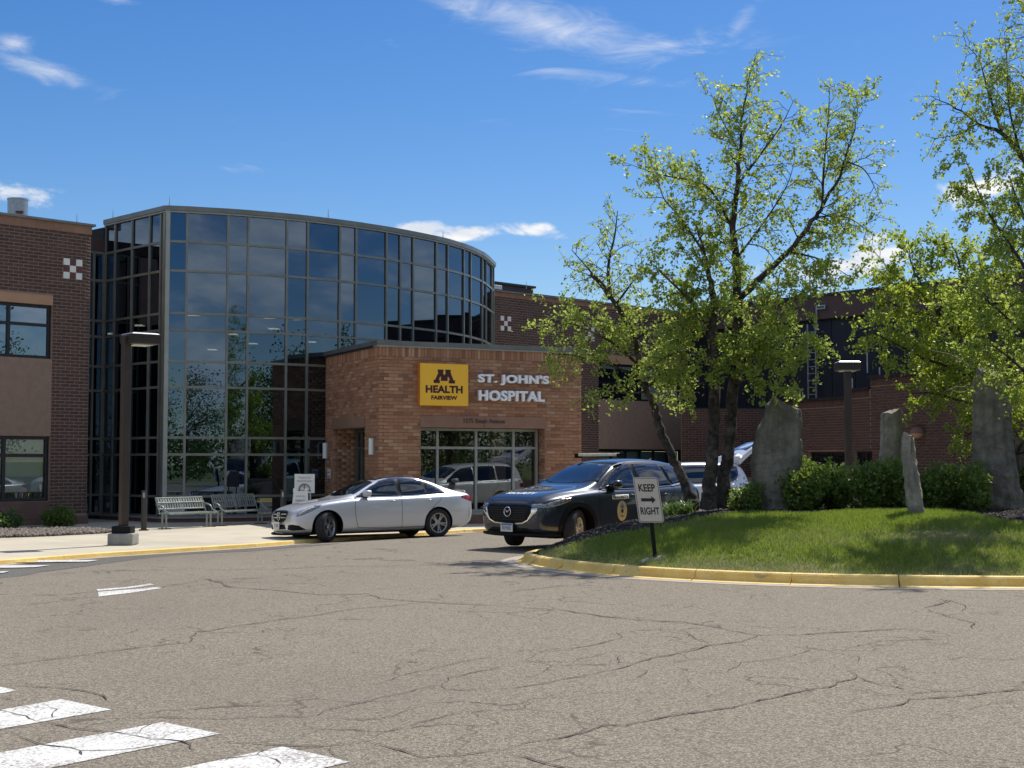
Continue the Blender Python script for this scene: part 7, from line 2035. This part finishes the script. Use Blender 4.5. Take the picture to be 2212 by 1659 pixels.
tree('tall sparse birch reaching in from the right edge', [
    dict(p=[(2262, 1120, Y3, .18), (2258, 900, Y3, .15), (2252, 700, Y3, .13), (2246, 500, Y3, .10), (2236, 400, Y3, .085), (2205, 335, Y3, .06), (2165, 290, Y3, .045), (2112, 266, Y3, .03), (2075, 240, Y3, .02), (2010, 205, Y3, .005)], s=.42, L=.95, den=.6),
    dict(p=[(2246, 500, Y3, .08), (2248, 300, Y3, .06), (2240, 150, Y3, .04), (2220, 20, Y3, .02), (2200, -80, Y3, .006)], s=.1, L=1.1, den=.75),
    dict(p=[(2165, 290, Y3, .03), (2135, 200, Y3, .02), (2115, 130, Y3, .012), (2085, 95, Y3, .004)], s=.1, L=.7, den=.6),
    dict(p=[(2205, 335, Y3, .03), (2180, 230, Y3, .02), (2175, 130, Y3, .012), (2170, 70, Y3, .004)], s=.1, L=.75, den=.65),
    dict(p=[(2112, 266, Y3, .02), (2070, 290, Y3, .014), (2010, 300, Y3, .004)], s=.1, L=.45, den=.6),
    dict(p=[(2252, 640, Y3, .05), (2190, 540, 24.0, .03), (2130, 450, 23.8, .02), (2080, 330, 23.8, .006)], s=.15, L=.95, den=1.0*1.35),
    dict(p=[(2254, 760, Y3, .05), (2190, 700, 24.0, .03), (2120, 640, 23.8, .02), (2060, 610, 23.7, .006)], s=.15, L=1.0, den=1.0*1.35),
    dict(p=[(2256, 860, Y3, .05), (2210, 800, 24.0, .03), (2150, 750, 23.8, .02), (2100, 720, 23.7, .006)], s=.15, L=.85, den=1.0*1.35),
    dict(p=[(2250, 560, Y3, .04), (2200, 440, 24.4, .03), (2180, 380, 24.4, .01)], s=.15, L=.9, den=.9*1.35),
], 12, M['leaf'], leaf=.070, Lb=1.0, step=.125, group='trees on the planted island')
# dead twigs around the tall stone
rng = np.random.default_rng(4)
db = []
for (a, b) in (((2105, 795), (2005, 755)), ((2095, 790), (2040, 762)), ((2112, 842), (2040, 836)), ((2104, 838), (2030, 850)), ((2075, 784), (2060, 760)), ((2090, 790), (2075, 772)), ((2170, 870), (2205, 880)), ((2168, 880), (2200, 862))):
    p, q = np.array(at(*a, 25.5)), np.array(at(*b, 25.6)); m = (p + q) / 2 + rng.normal(size=3) * .05
    db.append((np.array([p, m, q]), np.array([.012, .008, .003])))
V, F = tube_np(db, 5); npmesh('dead_branches', V, F, M['twig_pale'], kind='stuff', label='pale bare twigs poking out beside the tallest stone', cat='branches')
# ---------------------------------------------------------------- shrubs
def bush(name, px0, px1, ytop, ybot, Y, n, mat, label, leaf=.075, depth=1.2, seed=1, group=None, zfun=None, lumps=9, cat='shrub'):
    rng = np.random.default_rng(seed)
    a, b = at(px0, ybot, Y), at(px1, ybot, Y); zt = at((px0 + px1) / 2, ytop, Y).z
    w = (b - a).length; cx = (a.x + b.x) / 2; zb = a.z if zfun is None else float(zfun(cx, Y)); h = zt - zb
    C = []
    stems = []
    for k in range(lumps):
        u = rng.uniform(-.5, .5); v = rng.uniform(-.5, .5); r = rng.uniform(.26, .42)
        lx, ly = cx + u * w * .72, Y + v * depth * .7; lz = zb + h * rng.uniform(.42, .72) * (1 - .35 * abs(u))
        m = int(n / lumps)
        d = rng.normal(size=(m, 3)); d /= np.linalg.norm(d, axis=1)[:, None]; rad = rng.uniform(.72, 1.08, m) ** .6
        p = np.array([lx, ly, lz]) + d * rad[:, None] * np.array([w * r * .75, depth * r * .8, h * .46])
        C.append(p)
        stems.append((np.array([[cx + u * w * .2, Y, zb - .05], [lx, ly, lz], [lx + rng.normal() * .05, ly, lz + h * .3]]), np.array([.015, .01, .004])))
        for _ in range(10):
            j = rng.integers(m); stems.append((np.array([[lx, ly, lz], (np.array([lx, ly, lz]) + p[j]) / 2, p[j]]), np.array([.006, .005, .003])))
            q = p[j] + (p[j] - np.array([lx, ly, lz])) * .25 + np.array([0, 0, .05]); C.append(q + rng.normal(size=(14, 3)) * .05)
    C = np.concatenate(C); C = C[C[:, 2] > zb + .02]
    root = thing(name, (cx, Y, zb), label=label, cat=cat, group=group)
    V, F = tube_np(stems, 4); npmesh('stems', V, F, M['twig'], root)
    V, F = leaves_np(C, leaf, rng, .7, .3); npmesh('foliage', V, F, mat, root, kind='stuff')
    return root
G_ = 'rounded shrubs in the mulch bed'
bush('shrub', 1676, 1812, 1010, 1114, 25.7, 6400, M['leaf_bush'], 'rounded green shrub just right of the broad standing slab', seed=2, group=G_, zfun=zi)
bush('shrub', 1790, 1850, 1020, 1110, 25.9, 2600, M['leaf_bush'], 'rounded green shrub below the far lamp post', seed=3, group=G_, zfun=zi)
bush('shrub', 1842, 1966, 1006, 1112, 25.6, 6000, M['leaf_bush'], 'rounded green shrub in front of the pale squared stone', seed=4, group=G_, zfun=zi)
bush('shrub', 1990, 2100, 1020, 1112, 25.4, 5200, M['leaf_bush'], 'rounded green shrub right of the slender leaning stone', seed=6, group=G_, zfun=zi)
bush('shrub', 2090, 2138, 1024, 1112, 24.5, 1700, M['leaf_bush'], 'dark low shrub against the foot of the tallest stone', seed=7, group=G_, zfun=zi, depth=.7)
bush('shrub', 2190, 2290, 1010, 1112, 27.5, 3600, M['leaf_bush'], 'green shrub cropped by the right edge', seed=8, group=G_, zfun=zi)
bush('shrub', 1562, 1640, 1056, 1108, 25.6, 2400, M['leaf_bush'], 'low dark spreading shrub between the birch trunks and the slab', seed=9, group=G_, zfun=zi, depth=.8, leaf=.06)
bush('shrub', -40, 27, 1108, 1145, 38.6, 1500, M['daylily'], 'bright green shrub cut off by the left edge', seed=10, depth=.7, leaf=.09, zfun=zsw)
bush('shrub', 95, 160, 1103, 1132, 41.2, 900, M['leaf_bush'], 'small dark shrub against the left brick wing', seed=11, depth=.6, leaf=.09, zfun=zsw)
def strap_plant(px, py, Y, zf, n, L, label, seed, group, mat='daylily', spread=1.0):
    rng = np.random.default_rng(seed); p = at(px, py, Y); z = float(zf(p.x, Y)); V = []; F = []
    for k in range(n):
        a = rng.uniform(0, 2 * PI); l = L * rng.uniform(.6, 1.1); o = np.array([p.x + rng.normal() * .08 * spread, Y + rng.normal() * .08, z])
        d = np.array([math.cos(a), math.sin(a), 0]); s_ = np.array([-d[1], d[0], 0]); e = rng.uniform(.35, .9)
        prev = None
        for i in range(6):
            t = i / 5; c = o + d * l * e * t + np.array([0, 0, l * (t * 1.25 - t * t * .75)]); w = .011 * (1 - t) ** .6
            V += [c - s_ * w, c + s_ * w]
            if i: b = len(V) - 4; F.append((b, b + 1, b + 3, b + 2))
    root = npmesh('strap_leaf_plant', np.array(V), np.array(F), M[mat], label=label, cat='plant', group=group)
    return root
for i, (px, py, Y) in enumerate(((1445, 1120, 25.2), (1482, 1112, 25.4))):
    lab = ['arching strap-leaved plant just right of the keep right sign', 'arching strap-leaved plant at the foot of the leaning birch', 'arching strap-leaved plant showing at the left rim of the keep right sign', 'arching strap-leaved plant hidden behind the keep right sign plate'][i]
    strap_plant(px, py, Y, zi, 90, .48, lab, i, 'strap-leaved plants along the mulch edge')
def planter():
    p = WF.P(6.8, 0, .9); V = None
    r = thing('ornamental_grass', (p.x, p.y, ZSW), label='feathery green ornamental grass by the entrance door behind the saloon', cat='plant')
    MB().tube([(p.x, p.y, ZSW), (p.x, p.y, ZSW + .45)], [.22, .28], 16).build('pot', M['bollard'], r)
    rng = np.random.default_rng(3); V = []; F = []
    for k in range(260):
        a = rng.uniform(0, 2 * PI); l = rng.uniform(.5, .95); o = np.array([p.x + rng.normal() * .08, p.y + rng.normal() * .08, ZSW + .44]); d = np.array([math.cos(a), math.sin(a), 0]); s_ = np.array([-d[1], d[0], 0]); e = rng.uniform(.2, .7)
        for i in range(5):
            t = i / 4; c = o + d * l * e * t + np.array([0, 0, l * (t * 1.3 - t * t * .6)]); w = .009 * (1 - t * .8)
            V += [c - s_ * w, c + s_ * w]
            if i: b = len(V) - 4; F.append((b, b + 1, b + 3, b + 2))
    npmesh('foliage', np.array(V), np.array(F), M['daylily'], r, kind='stuff')
planter()
# ---------------------------------------------------------------- turf, mulch chips, landscape rock
def grass(n, x0, x1, y0, y1, hgt, wid, mat, label, seed, test):
    rng = np.random.default_rng(seed)
    x = rng.uniform(x0, x1, n); y = rng.uniform(y0, y1, n)
    k = (poly_d(x, y) > .17) & (~is_mulch(x, y)) & test(x, y, rng.random(n)); x, y = x[k], y[k]; z = zi(x, y); n = len(x)
    a = rng.uniform(0, 2 * PI, n); h = hgt * rng.uniform(.5, 1.2, n); lean = rng.uniform(.1, .7, n) * h; b = rng.uniform(0, 2 * PI, n)
    B = np.stack([x, y, z - .01], 1); s_ = np.stack([np.cos(a), np.sin(a), 0 * a], 1) * wid / 2
    T = B + np.stack([np.cos(b) * lean, np.sin(b) * lean, h + .01], 1)
    V = np.stack([B - s_, B + s_, T], 1).reshape(-1, 3); F = np.arange(3 * n).reshape(n, 3)
    return npmesh('grass', V, F, mat, kind='stuff', label=label, cat='grass')
def nz(x, y, f, s): return np.sin(x * f + 1.3 * np.sin(y * f * .7 + s)) * np.sin(y * f * 1.1 + 1.7 * np.sin(x * f * .6 + s * 2))
dryness = lambda x, y: np.clip(.16 + .55 * np.exp(-((poly_d(x, y) - .2) / .5) ** 2) + .35 * nz(x, y, 1.6, 2) + .55 * np.exp(-(((x - 6.2) / 1.0) ** 2 + ((y - 21.2) / .35) ** 2)) + .35 * np.exp(-((x - 7.6) / 1.5) ** 2 - ((y - 20.2) / 1.2) ** 2), 0, .95)
bald = lambda x, y: np.exp(-(((x - 6.25) / .75) ** 2 + ((y - 21.5) / .22) ** 2)) + .7 * np.exp(-(((x - 8.2) / .6) ** 2 + ((y - 19.6) / .3) ** 2)) + .8 * np.exp(-(((x - 1.6) / .5) ** 2 + ((y - 22.2) / .12) ** 2))
grass(230000, .1, 9.6, 18.9, 28, .072, .013, M['grass'], 'short green turf on the sloping island lawn', 1, lambda x, y, r: (r > dryness(x, y)) & (r * .999 > bald(x, y) - .1))
grass(120000, .1, 9.6, 18.9, 26, .055, .012, M['dry_grass'], 'straw coloured dry blades thinning towards the kerb', 2, lambda x, y, r: (r < dryness(x, y) * .9) & (r * .9 > bald(x, y) - .4))
def chips(n, poly_test, xr, yr, zf, size, mat, name, label, seed, flat=.35, cat='ground cover'):
    rng = np.random.default_rng(seed); x = rng.uniform(*xr, n); y = rng.uniform(*yr, n); k = poly_test(x, y); x, y = x[k], y[k]; z = zf(x, y) * np.ones_like(x); n = len(x)
    s_ = size * rng.uniform(.5, 1.4, n)
    V0 = np.array([[1, 0, 0], [0, 1, 0], [-1, 0, 0], [0, -1, 0], [0, 0, 1], [0, 0, -1.]]) 
    a = rng.uniform(0, 2 * PI, n); ca, sa_ = np.cos(a), np.sin(a)
    tilt = rng.uniform(-.5, .5, n)
    P = V0[None] * (s_[:, None, None] * .5) * np.stack([rng.uniform(.7, 1.3, n), rng.uniform(.45, 1, n), flat * rng.uniform(.6, 1.3, n)], 1)[:, None, :]
    P = P * (1 + rng.uniform(-.2, .2, P.shape))
    X = P[..., 0] * ca[:, None] - P[..., 1] * sa_[:, None]; Yv = P[..., 0] * sa_[:, None] + P[..., 1] * ca[:, None]; Z = P[..., 2] + X * tilt[:, None]
    V = np.stack([X + x[:, None], Yv + y[:, None], Z + z[:, None] + s_[:, None] * .12], -1).reshape(-1, 3)
    f = np.array([[0, 1, 4], [1, 2, 4], [2, 3, 4], [3, 0, 4], [1, 0, 5], [2, 1, 5], [3, 2, 5], [0, 3, 5]])
    F = (f[None] + (np.arange(n) * 6)[:, None, None]).reshape(-1, 3)
    return npmesh(name, V, F, mat, kind='stuff', label=label, cat=cat)
chips(26000, lambda x, y: (poly_d(x, y) > .16) & is_mulch(x, y), (.1, 10), (21, 30), zi, .075, M['chip'], 'mulch_chips', 'dark shredded mulch round the trees and stones', 5)
chips(260, lambda x, y: (poly_d(x, y) > .16) & is_mulch(x, y), (.5, 10), (22, 27), zi, .07, M['twig_pale'], 'fallen_leaves', 'scattered pale dry leaves on the dark mulch', 6, .1)
gb = [hit(px, py, zsw) for px, py in ((-120, 1170), (0, 1162), (60, 1160.5), (130, 1157.5), (231, 1152), (245, 1149), (205, 1145.5), (100, 1143.5), (0, 1143), (-120, 1143))]
gp = np.array([(p.x, p.y) for p in gb])
mb = MB(); mb.prism([tuple(p) for p in gp], ZSW - .02, ZSW + .012); mb.build('rock_bed', M['rock_bed'], kind='structure', label='rock mulch strip below the left brick wing')
chips(9000, lambda x, y: poly_d(x, y, gp) > -.02, (gp[:, 0].min(), gp[:, 0].max()), (gp[:, 1].min(), gp[:, 1].max()), lambda x, y: ZSW + .01, .13, M['rock'], 'landscape_rock', 'grey-brown landscape rock below the left brick wing', 7, .75)
# ---------------------------------------------------------------- trees across the drive, mirrored in the glass
def far_tree(x, y, h, r, seed, label):
    rng = np.random.default_rng(seed); root = thing('shade_tree', (x, y, 0), label=label, cat='tree', group='trees across the drive')
    tr = [(np.array([[x, y, -.1], [x + .1, y, h * .3], [x, y + .1, h * .62]]), np.array([.22, .16, .06]))]
    C = []
    for k in range(26):
        a = rng.uniform(0, 2 * PI); e = rng.uniform(.28, .98); rr_ = r * math.sqrt(max(.05, 1 - ((e - .55) / .5) ** 2)) * rng.uniform(.35, .95)
        c = np.array([x + math.cos(a) * rr_, y + math.sin(a) * rr_, h * e])
        tr.append((np.array([[x, y, h * (.25 + .3 * e)], (np.array([x, y, h * .5]) + c) / 2, c]), np.array([.07, .05, .015])))
        C.append(c + rng.normal(size=(260, 3)) * r * .17)
    V, F = tube_np(tr, 6); npmesh('trunk', V, F, M['bark'], root)
    C = np.concatenate(C); V, F = leaves_np(C, .20, rng); npmesh('foliage', V, F, M['leaf_back'], root, kind='stuff')
rng = np.random.default_rng(77)
TB = []
for k in range(150):
    x = -95 + k * 1.35 + rng.normal() * .5; y = -46 + rng.normal() * 3; h = rng.uniform(3.2, 7.5)
    c = np.array([x, y, h * .5]); TB.append(c + rng.normal(size=(330, 3)) * np.array([1.1, 1.4, h * .26]))
C = np.concatenate(TB); C = C[C[:, 2] > 0]; V, F = leaves_np(C, .42, rng)
npmesh('tree_belt', V, F, M['leaf_back'], kind='stuff', label='dark belt of trees far across the drive, seen mirrored in the glass', cat='trees')
desc = ['broad', 'tall', 'spreading', 'slim', 'low bushy', 'tall leaning', 'wide', 'ragged', 'young']
desc += ['dense', 'dark', 'thick', 'round', 'full', 'heavy', 'leafy', 'old', 'large', 'stout']
for i, (x, y, h, r) in enumerate(((13, -13, 8.5, 4), (21, -6, 9.5, 4.5), (9, -19, 7.5, 3.5), (27, -14, 9, 4), (33, 1, 9, 4.2), (28, 12, 8, 3.8), (16, 27, 8.5, 3.4), (31, 22, 9, 4.2), (38, 33, 10, 4.5), (40, 14, 9, 4.2), (-34, -18, 9.5, 4.2), (-24, -24, 7.5, 3.4), (-15, -30, 8.5, 3.8), (-5, -26, 6.5, 3.0), (5, -34, 9, 4), (16, -27, 8, 3.6), (26, -34, 10, 4.4), (-44, -30, 11, 5), (38, -24, 9, 4))):
    far_tree(x, y, h, r, 30 + i, desc[i] + ' tree across the drive, seen only mirrored in the glass')
